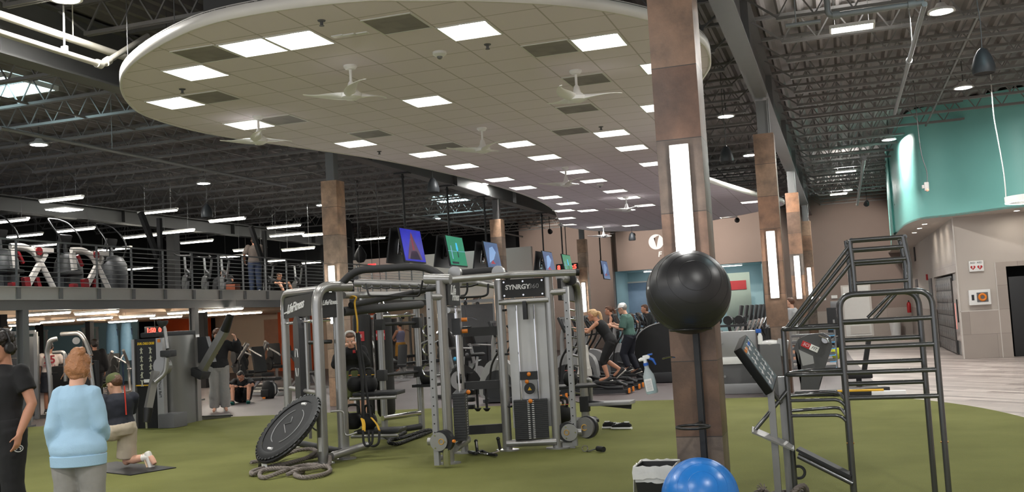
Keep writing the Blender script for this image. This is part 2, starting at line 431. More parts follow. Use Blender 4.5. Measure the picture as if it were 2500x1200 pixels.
# windows in the alcove
def window(n, x0, x1, y, z0, z1, glass):
    t = struct(MB().box(((x0+x1)/2, y, z1), (x1-x0+.14, .08, .07)).box(((x0+x1)/2, y, z0), (x1-x0+.14, .08, .07)).box((x0, y, (z0+z1)/2), (.07, .08, z1-z0)).box((x1, y, (z0+z1)/2), (.07, .08, z1-z0)).box(((x0+x1)/2, y, z0+(z1-z0)*.32), (x1-x0, .06, .05)).build('window_%d' % n, 'trim_white'))
    MB().box(((x0+x1)/2, y+.02, (z0+z1)/2), (x1-x0, .01, z1-z0)).build('window_pane', glass, t)
mat('window_blue', (120, 142, 166), .06, 0, .45, 1.2); mat('glass_green', (176, 196, 184), .15, 0, .08, 1)
a = Yp(1527, 690, 49.8); b = Yp(1602, 752, 49.8)
window(1, a.x, b.x+.6, 49.82, b.z-1.0, a.z, 'window_blue')
a = Yp(1768, 668, 46.6); b = Yp(1829, 790, 46.6)
struct(MB().box(((a.x+b.x)/2, 47.5, 1.6), (b.x-a.x+.2, .06, 3.2)).build('window_2', 'glass_green'))
t = tag(MB().box((b.x-.55, 47.44, 2.62), (.95, .04, .42)).build('red_notice', mat('notice_red', (190, 60, 66), .5)), 'faded red notice on the pale green glass beside the second column', 'sign')
# white door at the back right
d = struct(MB().box((.56, 46.86, 1.15), (1.25, .08, 2.3)).build('door_1', 'trim_white'))
MB().box((.56, 46.8, 1.13), (1.08, .04, 2.2)).build('door_leaf', 'white_paint', d)
MB().box((.62, 46.77, .3), (.8, .03, .35)).build('door_vent', 'trim_white', d)
# ---------------------------------------------------------------- low block on the right: lockers, vending alcove
ZS = 3.6
YF = 27.65; XL = 2.81
vo = Yp(2455, 650, YF).x; vz = Yp(2455, 650, YF).z
wallbox('wall_front_low', 'wall_greige', XL, vo, YF, YF+.2, 0, ZS)
wallbox('wall_front_low_head', 'wall_greige', vo, 9, YF, YF+.2, vz, ZS)
wallbox('wall_front_recess', 'wall_dark', vo, 9, YF+1.2, YF+1.3, 0, ZS)
yl0, yl1 = 28.2, Xp(2284, 700, XL).y
lz = 2.2
wallbox('wall_side_low', 'wall_greige', XL, XL+.2, yl1, 46.9, 0, ZS)
wallbox('wall_side_low_head', 'wall_greige', XL, XL+.2, YF+.2, yl1, lz, ZS)
wallbox('wall_side_corner', 'wall_greige', XL, XL+.2, YF+.2, yl0, 0, lz)
f0 = Yp(2429, 640, YF)
wallbox('trim_vending_side', 'wall_tile', f0.x, vo, YF-.03, YF, 0, f0.z)
wallbox('trim_vending_head', 'wall_tile', vo, 9, YF-.03, YF, vz, f0.z)
wallbox('trim_front_wainscot', 'wall_tile', XL-.02, f0.x, YF-.025, YF, 0, 1.18)
wallbox('trim_front_cap', 'trim_white', XL-.02, f0.x, YF-.03, YF, 1.18, 1.2)
wallbox('trim_vending_edge', 'trim_white', f0.x-.02, f0.x, YF-.035, YF, 0, f0.z)
wallbox('trim_corner', 'trim_white', XL-.025, XL, YF-.03, YF+.02, 0, ZS)
wallbox('trim_side_wainscot', 'wall_tile', XL-.02, XL, yl1, 46.8, 0, 1.18)
wallbox('trim_locker_head', 'wall_tile', XL-.03, XL, YF, yl1+.3, lz, lz+.28)
wallbox('trim_locker_side', 'wall_tile', XL-.03, XL, yl1, yl1+.3, 0, lz)
# teal drum overhead
tz = [Zp(*p, ZS) for p in ((2178, 577), (2187, 572), (2200, 558), (2215, 547), (2250, 535), (2325, 527), (2400, 517), (2500, 505))]
pts = smooth_line([(2.05, 44, 0)]+[(p.x, p.y, 0) for p in tz]+[(6, 26.0, 0), (9, 25.6, 0)], 4)
mb = MB()
for a, b in zip(pts, pts[1:]): mb.quad((a.x, a.y, ZS), (b.x, b.y, ZS), (b.x, b.y, 6.45), (a.x, a.y, 6.45))
bmesh.ops.remove_doubles(mb.bm, verts=mb.bm.verts, dist=1e-4)
struct(mb.build('wall_teal', 'wall_teal', ang=60))
struct(MB().prism([(p.x, p.y) for p in pts]+[(9, 46.9), (2.05, 46.9)], ZS, ZS+.05).build('ceiling_soffit', 'wall_greige'))
# ---------------------------------------------------------------- mezzanine on the left
XM = -15.9; YA, YB = 4.0, 37.4
struct(MB().box(((XM-35.4)/2-.02, (YA+YB)/2, 2.74), (35.4+XM, YB-YA, .22)).build('mezzanine_floor', 'wall_dark'))
fa = struct(MB().box((XM, (YA+YB)/2, 2.735), (.04, YB-YA, .27)).box((XM+.03, (YA+YB)/2, 2.86), (.08, YB-YA, .02)).box((XM+.03, (YA+YB)/2, 2.6), (.08, YB-YA, .02)).build('mezzanine_fascia', 'mezz_grey'))
struct(MB().box((XM-.12, (YA+YB)/2, 2.49), (.2, YB-YA, .2)).build('mezzanine_beam', 'girder_paint'))
mb = MB(); y = 16.05-1.155*10
while y < YB: mb.box((XM+.045, y, 2.735), (.03, .09, .27)); y += 1.155
struct(mb.build('trim_stiffeners', 'girder_paint'))
struct(MB().box(((XM-35.4)/2-.15, (YA+YB)/2, 2.6), (35.4+XM-.3, YB-YA, .05)).build('ceiling_low', 'wall_cream'))
for k, xx in enumerate((-18.2, -20.6, -23, -25.4, -27.8, -30.2)):
    struct(MB().box((xx, (YA+YB)/2, 2.5), (.16, YB-YA-.2, .2)).build('mezzanine_joist', 'wall_cream'))
for y in (10.6, 16.3, 22.0, 27.7, 33.4):
    struct(MB().box((XM-.12, y, 1.2), (.16, .03, 2.4)).box((XM-.2, y, 1.2), (.02, .16, 2.4)).box((XM-.04, y, 1.2), (.02, .16, 2.4)).box((XM-.12, y, .02), (.3, .3, .04)).build('mezzanine_post', 'girder_paint'))
for x, y in ((-19.53, 19.2), (-19.53, 27.3), (-19.53, 34.5), (-25.5, 21), (-25.5, 29), (-28.7, 30)):
    struct(MB().box((x, y, 1.3), (.2, .2, 2.6)).build('mezzanine_post', 'wall_dark'))
for x, y in ((-19.53, 25.9), (-19.53, 35.5), (-28.7, 27)):
    struct(MB().box((x, y, 3.95), (.28, .28, 2.1)).build('roof_post', 'wall_dark'))
# railing along the mezzanine edge
ra = thing('mezzanine_railing', 'grey metal railing of horizontal bars along the mezzanine edge', 'railing', (XM, 16.05, 2.87))
mat('rail_paint', (112, 113, 113), .5, .1, .05)
MB().bar((0, YA-16.05, .955), (0, YB-16.05, .955), .05, .035).build('top_rail', 'rail_paint', ra)
for k in range(8):
    MB().cyl((0, YA-16.05, .1+.105*k), (0, YB-16.05, .1+.105*k), .009, n=6).build('rail_bar', 'rail_paint', ra)
pm = None; y = -1.155*5
while y < YB-16.1:
    if pm is None: pm = MB().box((0, 0, .47), (.055, .012, .95)).build('rail_post', 'rail_paint', ra); o = pm
    else: o = pm.copy(); COL.objects.link(o)
    o.location = (0, y, 0); y += 1.155
# ---------------------------------------------------------------- lower room under the mezzanine: coloured back walls
wallbox('wall_low_tan', 'wall_cream', -26, -11.51, 37.2, 37.38, 0, 2.55)
p0, p1 = Yp(392, 800, 35.9), Yp(512, 800, 35.9)
wallbox('wall_low_orange', 'wall_orange', p0.x, p1.x, 35.8, 36, 0, 2.55)
p0, p1 = Yp(682, 800, 37), Yp(722, 800, 37)
wallbox('wall_low_orange_right', 'wall_orange', p0.x, p1.x+.8, 36.9, 37.15, 0, 2.5)
wallbox('wall_low_left', 'wall_sky', -34.9, -34.7, 10, 36, 0, 2.6)
wallbox('wall_low_corner', 'wall_sky', -34.8, Yp(335, 800, 33.9).x, 33.9, 34, 0, 2.6)

for k, (pa, pb) in enumerate(((58, 112), (202, 236))):
    window(3+k, Yp(pa, 830, 33.8).x, Yp(pb, 830, 33.8).x, 33.84, .9, 2.25, 'glass_green')
p0, p1 = Yp(640, 790, 37), Yp(686, 790, 37)
d = struct(MB().box(((p0.x+p1.x)/2, 37.16, 1.1), (p1.x-p0.x, .06, 2.2)).build('door_2', mat('door_tan', (172, 126, 100), .6)))
MB().box(((p0.x+p1.x)/2-.3, 37.1, 1.0), (.08, .06, .12)).build('door_handle', 'chrome', d)
# ---------------------------------------------------------------- the dropped oval ceiling
ZC = 4.93
cp = [(-4.34, 8.91), (-5.15, 8.77), (-6.02, 8.8), (-6.75, 9.06), (-7.57, 9.53), (-8.22, 10.03), (-8.73, 10.59), (-9.19, 11.29), (-9.52, 12.03), (-9.64, 13.05), (-9.55, 14.01), (-9.2, 15.23), (-8.8, 16.53), (-8.42, 18.04), (-8.12, 20.1), (-7.92, 22.7), (-7.88, 25.3), (-8.05, 27.8), (-8.4, 30.1), (-9.0, 32.6), (-9.47, 35.0), (-9.4, 37), (-8.8, 39), (-7.2, 40.2), (-5.0, 39.3)]
q = [Zp(*p, ZC) for p in ((1700, 545), (1850, 516), (1916, 497), (1850, 480), (1740, 447))]
cp += [(p.x, p.y) for p in q]
cp += [(-3.35, 24), (-3.2, 21.5), (-2.7, 18.6), (-2.05, 16.2)]
q = [Zp(*p, ZC) for p in ((1712, 202), (1736, 158), (1722, 110), (1660, 70), (1577, 45), (1480, 25), (1380, 12), (1280, 5), (1150, 0), (1000, 0))]
cp += [(p.x, p.y) for p in q]
outline = smooth_line([(x, y, 0) for x, y in cp], 4, closed=True)
TR = [(620, 118), (737, 98), (1148, 77), (1465, 102), (473, 180), (418, 250), (595, 300), (1037, 244), (1610, 256), (855, 346), (1258, 345), (1486, 319), (1030, 371), (1126, 403), (1338, 386), (1548, 364), (1412, 418), (1605, 400), (1226, 437), (1450, 440), (1280, 456), (1502, 463), (1344, 478), (1548, 483), (1397, 497), (1388, 513), (1445, 513), (1580, 500), (1388, 530), (1390, 547), (1457, 552), (1549, 549), (1830, 491), (1780, 530)]
G = .61
TRW = []
for p in TR:
    c = Zp(*p, ZC); TRW.append(((round(c.x/G+.2)-.2)*G, (round(c.y/G-.1)+.1)*G))
TRW[0] = (TRW[1][0]-G, TRW[1][1])
TRW.append((Zp(1625, 165, ZC).x, Zp(1600, 165, ZC).y))
mb = MB(); bm = mb.bm
def loop(pts):
    vs = [bm.verts.new(p) for p in pts]
    return [bm.edges.new((vs[i], vs[(i+1) % len(vs)])) for i in range(len(vs))]
ed = loop([(p.x, p.y, ZC) for p in outline])
H = G/2-.012
for x, y in TRW: ed += loop([(x-H, y-H, ZC), (x+H, y-H, ZC), (x+H, y+H, ZC), (x-H, y+H, ZC)])
bmesh.ops.triangle_fill(bm, use_beauty=True, edges=ed, normal=(0, 0, -1))
for f in bm.faces:
    if f.normal.z > 0: f.normal_flip()
struct(mb.build('ceiling_cloud', 'ceiling_tile', norm=False))
mb = MB(); n = len(outline)
for i in range(n):
    a, b = outline[i], outline[(i+1) % n]
    mb.quad((a.x, a.y, ZC-.01), (b.x, b.y, ZC-.01), (b.x, b.y, ZC+.14), (a.x, a.y, ZC+.14))
bmesh.ops.remove_doubles(mb.bm, verts=mb.bm.verts, dist=1e-4)
o = struct(mb.build('trim_cloud_rim', 'fascia_white', ang=60))
o.modifiers.new('thick', 'SOLIDIFY').thickness = .03
struct(MB().prism([(p.x, p.y) for p in outline], ZC+.12, ZC+.13).build('ceiling_cloud_back', 'duct_dark'))
for p in ((-9.2, 12.2), (-8.6, 10.6), (-6.9, 9.3), (-8.9, 16.0), (-8.0, 20), (-8, 26), (-3.4, 22), (-3.6, 28), (-9.2, 34), (-2.4, 12.5)):
    struct(MB().cyl((p[0], p[1], ZC+.12), (p[0], p[1], 6.47), .006, n=6).build('trim_hanger_wire', 'mid_grey'))
# duct above the rim, near the camera
a = Zp(497, 36, 5.12); b = Zp(870, 2, 5.12)
struct(MB().box(((a.x+b.x)/2, a.y+.45, 5.43), (b.x-a.x, .9, .6)).build('ceiling_duct', 'duct_dark'))
# ---------------------------------------------------------------- light panels of the dropped ceiling
def troffer_master():
    t = thing('ceiling_light_panel', '', 'ceiling light', (0, 0, ZC), 0, 'square light panels of the dropped ceiling')
    h = G/2-.012; k = h*.56; mb = MB()
    A = [(-h, -h, 0), (h, -h, 0), (h, h, 0), (-h, h, 0)]; B = [(-k, -k, .11), (k, -k, .11), (k, k, .11), (-k, k, .11)]
    for i in range(4): mb.quad(A[i], A[(i+1) % 4], B[(i+1) % 4], B[i])
    mb.build('reflector', 'white_paint', t, norm=False)
    MB().quad(*B[::-1]).build('diffuser', 'troffer_glow', t, norm=False)
    mb = MB()
    for i in range(4): mb.bar((A[i][0], A[i][1], -.004), (A[(i+1) % 4][0], A[(i+1) % 4][1], -.004), .022, .012)
    mb.build('frame', 'white_paint', t)
    return t
rows = []
for x, y in sorted(TRW, key=lambda p: p[1]):
    if rows and y-rows[-1][-1][1] < .75 and y-rows[-1][0][1] < 1.4: rows[-1].append((x, y))
    else: rows.append([(x, y)])
pr = troffer_master(); used = False
for i, r in enumerate(rows):
    r.sort()
    for j, (x, y) in enumerate(r):
        lb = 'square white light panel in dropped ceiling, %s row from near rim' % ORD[i]
        if len(r) > 1: lb += ', %s from left' % ORD[j]
        if not used: pr.location = (x, y, ZC); pr['label'] = lb; used = True
        else: dup(pr, (x, y, ZC), 0, lb)
# return grilles: perforated tiles beside the lights
def grille_mat():
    m, nt, b, N, L = nodemat('grille', .6)
    tc = N('ShaderNodeTexCoord'); n = N('ShaderNodeTexNoise', Scale=5, Detail=1); L(tc.outputs['Object'], n.inputs['Vector'])
    v = N('ShaderNodeTexVoronoi', Scale=4, distance='CHEBYCHEV'); L(tc.outputs['Object'], v.inputs['Vector'])
    r = N('ShaderNodeValToRGB'); L(v.outputs['Distance'], r.inputs[0])
    r.color_ramp.elements[0].color = rgb(160, 154, 148); r.color_ramp.elements[1].color = rgb(96, 93, 90)
    r.color_ramp.elements[0].position = .25; r.color_ramp.elements[1].position = .75
    mx = N('ShaderNodeMix', data_type='RGBA'); L(n.outputs['Fac'], mx.inputs[0]); L(r.outputs[0], mx.inputs[6]); mx.inputs[7].default_value = rgb(140, 134, 130)
    L(mx.outputs[2], b.inputs['Base Color'])
grille_mat()
VT = [((500, 130), 'left of the pair of light panels near the rim'), ((975, 62), 'left of the third light panel near the rim'), ((1340, 120), 'left of the light panel nearest the big column'), ((515, 237), 'beside the leftmost light panel'), ((680, 290), 'behind the left ceiling fan'), ((893, 324), 'just left of a lone light panel'), ((1437, 190), 'behind the right white ceiling fan'), ((1408, 262), 'between the right ceiling fan and a smaller grille'), ((1383, 317), 'left of the light panel beside the big column'), ((1075, 352), 'left of the third ceiling fan')]
for p, l in VT:
    l = l.replace('the ', '')
    c = Zp(*p, ZC); x = (round(c.x/G+.2)-.2)*G; y = (round(c.y/G-.05)+.05)*G
    t = thing('ceiling_grille', 'dark square ceiling grille '+l, 'ceiling vent', (x, y, ZC-.004), 0, 'return grilles of the dropped ceiling')
    MB().box((0, 0, 0), (G-.05, G-.05, .006)).build('grille_face', 'grille', t)
    mb = MB(); h = G/2-.015
    for a, b in (((-h, -h), (h, -h)), ((h, -h), (h, h)), ((h, h), (-h, h)), ((-h, h), (-h, -h))): mb.bar((*a, 0), (*b, 0), .02, .012)
    mb.build('grille_frame', 'white_paint', t)
# ceiling fans
def fan(p, a0, label):
    c = Zp(*p, ZC)
    t = thing('ceiling_fan', label, 'ceiling fan', (c.x, c.y, ZC), 0, 'white three-blade ceiling fans')
    MB().lathe([(0, 0), (.085, 0), (.085, -.02), (.06, -.05), (.02, -.055), (0, -.055)]).build('ceiling_mount', mat('fan_white', (246, 245, 243), .35, 0, .02), t)
    MB().cyl((0, 0, -.04), (0, 0, -.24), .018, n=10).build('down_rod', mat('fan_white', (246, 245, 243), .35, 0, .02), t)
    MB().lathe([(.02, -.2), (.035, -.22), (.055, -.3), (.095, -.335), (.13, -.36), (.125, -.405), (.07, -.435), (0, -.44)], n=28).build('motor_housing', mat('fan_white', (246, 245, 243), .35, 0, .02), t)
    for k in range(3):
        a = R(a0+120*k); rings = []
        for i in range(13):
            s = i/12; r = .07+.55*s
            wd = (.06+.035*math.sin(PI*min(1, s*1.25))**.8)*(1-.62*s**2); tw = R(24-16*s)
            ang = a+.35*s*s; z = -.375+.05*s
            d = V((math.cos(ang), math.sin(ang), 0)); e = V((-math.sin(ang), math.cos(ang), 0))
            u = e*math.cos(tw)+V((0, 0, 1))*math.sin(tw); v = d.cross(u)
            rings.append((d*r+V((0, 0, z)), u*max(wd, .012), v*max(.012*(1-s*.6)+.035*(1-s)**4, .004)))
        MB().loft(rings, 12).build('blade', mat('fan_white', (246, 245, 243), .35, 0, .02), t)
fan((855, 160), 172, 'white ceiling fan nearest the camera, in front of the left light panels')
fan((1405, 172), 5, 'white ceiling fan beside the big stone column')
fan((630, 283), 170, 'white ceiling fan in front of the leftmost far light panel')
fan((1176, 312), 186, 'white ceiling fan at the middle of the dropped ceiling')
fan((1380, 408), 180, 'white ceiling fan overlapping a light panel beyond the middle fan')
fan((1528, 480), 185, 'small far ceiling fan near the big column')
fan((1473, 552), 180, 'farthest ceiling fan, hanging above the brown end wall')
# sprinkler heads and detectors on the tiles
for p, l in (((1190, 108), 'beside the third light panel'), ((445, 217), 'near the leftmost light panel'), ((926, 369), 'near the left rim'), ((1467, 309), 'right of the middle grille'), ((785, 50), 'near the front rim')):
    c = Zp(*p, ZC)
    t = thing('fire_sprinkler', 'small dark sprinkler head in the dropped ceiling '+l, 'sprinkler', (c.x, c.y, ZC), 0, 'sprinkler heads in the dropped ceiling')
    MB().lathe([(0, 0), (.045, 0), (.04, -.01), (0, -.01)], n=14).cyl((0, 0, -.01), (0, 0, -.05), .01, n=8).build('escutcheon', 'mid_grey', t)
    MB().lathe([(0, -.06), (.028, -.06), (.028, -.055), (0, -.055)], n=12).bar((-.015, 0, -.01), (-.015, 0, -.058), .006, .006).bar((.015, 0, -.01), (.015, 0, -.058), .006, .006).build('deflector', 'mid_grey', t)
for p, l in (((1073, 127), 'white dome detector on the dropped ceiling below the third light panel'), ((1465, 449), 'white dome detector on the dropped ceiling between far light panels')):
    c = Zp(*p, ZC); t = thing('motion_detector', l, 'detector', (c.x, c.y, ZC))
    MB().lathe([(0, 0), (.085, 0), (.085, -.03), (.05, -.055), (0, -.055)], n=24).build('detector_base', 'white_plastic', t)
    MB().ball((0, 0, -.06), (.035, .035, .03)).build('dome', mat('smoked', (120, 120, 118), .15), t)
for p, l in (((825, 87), 'left'), ((853, 84), 'middle'), ((885, 80), 'right')):
    c = Zp(*p, ZC); tag(MB().box((c.x, c.y, ZC-.006), (.14, .07, .014), bev=.004).build('ceiling_sensor', 'white_plastic'), 'small white ceiling sensor beside the second light panel, %s of three' % l, 'sensor', 'small ceiling sensors')
# ---------------------------------------------------------------- round high-bay lights under the roof
HB = [((95, 352), 'at the far left above the mezzanine'), ((497, 447), 'above the black pendant at the left'), ((1772, 283), 'above the pendant beside the big column'), ((1830, 378), 'left of the second stone column'), ((2298, 27), 'nearest the camera at upper right'), ((2352, 213), 'below the big pendant at upper right'), ((2170, 340), 'before the teal drum'), ((2070, 463), 'far down the right-hand roof'), ((160, -4), 'cut by the upper edge above the cream pipes'), ((1188, 447), 'beside the left rim of the dropped ceiling'), ((1065, 533), 'far behind the hanging screens'), ((785, 500), 'left of the left stone column')]
pr = None
HB += [((x, y), 'out of view') for x, y in ()]
for p, l in HB:
    c = Zp(*p, 5.9); lb = 'round white high-bay light '+l
    if pr is None:
        pr = thing('high_bay_light', lb, 'ceiling light', c, 0, 'round high-bay lights')
        MB().lathe([(0, .12), (.06, .12), (.1, .06), (.19, .02), (.2, -.015), (.165, -.015), (.165, 0), (0, 0)], n=28).build('housing', 'white_paint', pr)
        MB().lathe([(0, -.012), (.16, -.012), (.16, -.002), (0, -.002)], n=24).build('lens', 'bay_glow', pr)
        MB().cyl((0, 0, .1), (0, 0, .6), .012, n=8).build('stem', 'mid_grey', pr)
    else: dup(pr, c, 0, lb)
for x, y in ((-9, 2.5), (-3.5, 1.5), (2.2, 3.5), (-6, -3), (1.5, -3.5), (-12, 5), (4.5, 9.8)):  # extra lamps outside the view, added to brighten surfaces facing the camera
    dup(pr, (x, y, 5.9), 0, 'round white high-bay light added out of view to brighten what faces the camera')
# rectangular panel lights under the right-hand roof
for c, l in (((2080, 66), 'nearest panel light, below the pale pipe'), ((2065, 417), 'second panel light down the right-hand roof'), ((2047, 473), 'farthest panel light down the right-hand roof')):
    q = Zp(*c, 5.85)
    t = thing('panel_light', 'long white '+l, 'ceiling light', q, 0, 'panel lights under the right-hand roof')
    mb = MB()
    for a, b in (((-.32, -.17), (.32, -.17)), ((.32, -.17), (.32, .17)), ((.32, .17), (-.32, .17)), ((-.32, .17), (-.32, -.17))): mb.bar((*a, 0), (*b, 0), .03, .05)
    mb.build('frame', 'white_paint', t)
    MB().box((0, 0, 0), (.62, .32, .02)).build('diffuser', 'panel_glow', t)
    [MB().cyl((q, 0, .01), (q, 0, .65), .004, n=6).build('suspension', 'mid_grey', t) for q in (-.25, .25)]
# cool skylights over the roof deck
glow('sky_glow', (.62, .93, 1.0), 3.5)
for x, y, l in ((Zp(1100, 487, 6.4).x, Zp(1100, 487, 6.4).y, 'cool bright skylight above the joists behind the hanging screens'), (Zp(10, 212, 6.4).x, Zp(10, 212, 6.4).y, 'cool bright skylight above the joists at the left'), (2.1, 11.2, 'cool skylight above the pale pipe at the upper right')):
    t = thing('skylight', l, 'skylight', (x, y, 6.42))
    MB().box((0, 0, 0), (1.2, 1.2, .03)).build('skylight_pane', 'sky_glow', t)
    mb = MB()
    for a, b in (((-.63, -.63), (.63, -.63)), ((.63, -.63), (.63, .63)), ((.63, .63), (-.63, .63)), ((-.63, .63), (-.63, -.63))): mb.bar((*a, 0), (*b, 0), .06, .08)
    mb.build('curb', 'white_paint', t)
# ---------------------------------------------------------------- strip lights, upper level and lower room
def strip(p, z, L_, m, label, grp, hung):
    c = Zp(*p, z)
    t = thing('strip_light', label, 'strip light', c, 0, grp)
    MB().box((0, 0, .035), (L_, .12, .05), bev=.01).build('strip_body', 'white_paint', t)
    MB().tube([(-L_/2+.03, 0, 0), (L_/2-.03, 0, 0)], .04, 10, flat=(1.3, .75)).build('tube_diffuser', m, t)
    if hung:
        [MB().cyl((q, 0, .05), (q, 0, hung), .004, n=5).build('suspension', 'mid_grey', t) for q in (-L_/3, L_/3)]
    return t
US = [(150, 487), (385, 517), (555, 537), (693, 553), (905, 583), (185, 561), (340, 577), (480, 590), (112, 598), (278, 608), (610, 609), (430, 566), (728, 608), (340, 655), (575, 625), (662, 637), (770, 640), (20, 540), (905, 665), (640, 668), (700, 573), (60, 575), (780, 572)]
for i, p in enumerate(US):
    z = 5.05 if i < 5 else (4.75 if p[1] < 600 else 4.4)
    strip(p, z, 1.25, 'strip_glow', 'white strip light hung over the mezzanine, %s' % ['nearest, at far left under the roof', 'second along the left roof edge', 'third along the left roof edge', 'fourth along the left roof edge', 'right of the left stone column', 'high behind the girder at left', 'behind the girder above the rail', 'behind the girder near the dark pole', 'low above the first white arm machine', 'low above the second white arm machine', 'beside the head of the person upstairs', 'at the girder edge in the middle', 'right of the person upstairs', 'low behind the railing at the middle', 'behind the spin bikes', 'low right of the person upstairs', 'low beside the left stone column', 'cut by the left edge of the photo', 'low beyond the left stone column', 'lowest one right of the person', 'high right of the second dark pole', 'high at far left behind the girder', 'high beside the left stone column'][i], 'strip lights over the mezzanine', 6.5-z)
c = Zp(157, 512, 5.0); t = thing('square_panel_light', 'flat square light panel below the first mezzanine strip light', 'ceiling light', c)
MB().box((0, 0, .02), (.64, .64, .03)).build('housing', 'white_paint', t); MB().box((0, 0, 0), (.6, .6, .014)).build('diffuser', 'panel_glow', t); MB().cyl((0, 0, .03), (0, 0, 1.5), .005, n=5).build('suspension', 'mid_grey', t)
LS = [(115, 765), (12, 781), (236, 763), (231, 777), (140, 784), (335, 772), (405, 774), (455, 762), (545, 755), (600, 764), (520, 768), (60, 792), (300, 784)]
for i, p in enumerate(LS):
    strip(p, 2.34, 1.25, 'strip_low_glow', 'warm strip light under the mezzanine, '+['above the jersey wearer', 'cut by the left photo edge', 'left of the kneeling man', 'behind the one left of the kneeling man', 'behind the one above the jersey wearer', 'above the red clock', 'right of the red clock', 'above the tall cable machine', 'nearest the deck edge above the hooded man', 'right of the hooded man', 'behind the hooded man', 'deep in the room at left', 'deep in the room before the clock'][i], 'strip lights under the mezzanine', .25)
# ---------------------------------------------------------------- bell shaped pendants
def pendant(p, z, label, s=1.0):
    c = Zp(*p, z)
    t = thing('pendant_speaker', label, 'pendant speaker', c, 0, 'dark bell-shaped pendants')
    pf = [(0, .17), (.02, .168), (.055, .14), (.1, .06), (.128, -.03), (.137, -.1), (.128, -.15), (.12, -.15), (.12, -.14), (0, -.14)]
    MB().lathe([(r*s, z_*s) for r, z_ in pf], n=28).build('bell', mat('bell_grey', (62, 66, 70), .45, .1), t)
    MB().lathe([(0, -.145*s), (.118*s, -.145*s), (.118*s, -.141*s), (0, -.141*s)], n=24).build('grille', 'black_matte', t)
    MB().tube(smooth_line([(0, 0, .165*s), (.01, 0, .5), (-.008, .004, .9), (0, 0, 6.5-z)]), .007, 6).build('cord', 'mid_grey', t)
pendant((2400, 150), 4.6, 'large dark bell pendant at the upper right on a twisted cord', 1.05)
pendant((505, 515), 4.6, 'dark bell pendant hanging above the mezzanine railing')
pendant((1057, 452), 4.6, 'dark bell pendant hanging before the first pair of screens')
pendant((1773, 376), 4.7, 'dark bell pendant right of the big stone column')
pendant((1543, 577), 4.55, 'far dark bell pendant before the wall sign')
# ---------------------------------------------------------------- pipes
def pipe(name, pts, r, m, label, bend=0, coup=(), hang=None):
    hang = hang or [tuple(V(pts[0])*.7+V(pts[1])*.3)]
    t = thing(name, label, 'pipe', pts[0])
    o = V(pts[0]); P = fil([V(p)-o for p in pts], bend) if bend else [V(p)-o for p in pts]
    MB().tube(P, r, 12).build('pipe_run', m, t)
    for hz in (hang or ()): MB().cyl(V(hz)-o, V((hz[0], hz[1], 6.5))-o, .008, n=6).build('hanger', m, t)
    for q, d in coup: MB().cyl(V(q)-o-V(d)*.045, V(q)-o+V(d)*.045, r*1.45, n=12).build('coupling', m, t)
    return t
XA, XB = Xp(0, 36, -9.3), Xp(250, 120, -9.3)
pipe('sprinkler_pipe', [(-9.3, XA.y-1.2, XA.z), (-9.3, 16, XA.z)], .05, 'pipe_cream', 'thick cream pipe running back under the roof at upper left')
z2 = 5.35; a = Zp(0, 83, z2); b = Zp(248, 158, z2); cc = Zp(292, 112, z2+.5)
pp = pipe('sprinkler_pipe', [(b.x, a.y-1.5, z2), (b.x, b.y, z2), (b.x+.05, b.y+.9, z2+.62)], .04, 'pipe_cream', 'cream pipe with an upturned elbow below the thick pipe at upper left', .05, [((b.x, b.y-.05, z2), (0, 1, 0)), ((b.x+.01, b.y+.1, z2+.07), (0, .8, .55))])
hx = Zp(166, 128, z2)
MB().cyl((0, hx.y-a.y+1.5, .05), (0, hx.y-a.y+1.5, .62), .012, n=8).box((0, hx.y-a.y+1.5, .04), (.09, .03, .1)).build('hanger', 'white_paint', pp)
z3 = 5.4; e1, e2 = Zp(2022, 40, z3), Zp(2255, 12, z3)
pipe('branch_pipe', [(e1.x-.55, e1.y, z3-.05), (e1.x-.1, e1.y, z3-.05)], .03, 'pipe_grey', 'short grey pipe ending at the flange at upper right')
pipe('branch_pipe', [(e1.x, e1.y, z3+1.0), (e1.x, e1.y, z3), (e2.x, e1.y, z3)], .04, 'pipe_grey', 'pale pipe crossing below the roof at upper right', .08, [((e1.x+.1, e1.y, z3), (1, 0, 0)), ((e2.x-.15, e1.y, z3), (1, 0, 0))])
f = Xp(2185, 290, e2.x)
pipe('branch_pipe', [(e2.x, e1.y-.05, z3-.03), (e2.x, f.y, z3-.03)], .035, 'pipe_grey', 'long grey pipe running back from the pale pipe at upper right', 0, [((e2.x, (e1.y*.6+f.y*.4), z3-.03), (0, 1, 0))])
g1 = Zp(2110, 385, 5.3); g2 = Xp(2093, 500, g1.x)
pipe('branch_pipe', [(g1.x, g1.y, 5.3), (g1.x, g2.y, 5.3)], .045, 'pipe_grey', 'grey pipe running back before the teal drum', 0, [((g1.x, g1.y+.1, 5.3), (0, 1, 0))])
h1 = Zp(0, 312, 5.3); h2 = Zp(690, 455, 5.3)
pipe('branch_pipe', [(h1.x, h1.y, 5.3), (h1.x, h2.y, 5.3)], .035, 'pipe_grey', 'thin grey pipe running back below the left roof')
k1 = Zp(1010, 525, 5.3)
pipe('branch_pipe', [(k1.x, k1.y, 5.3), (k1.x, k1.y+12, 5.3)], .035, 'pipe_grey', 'thin grey pipe running back behind the hanging screens')
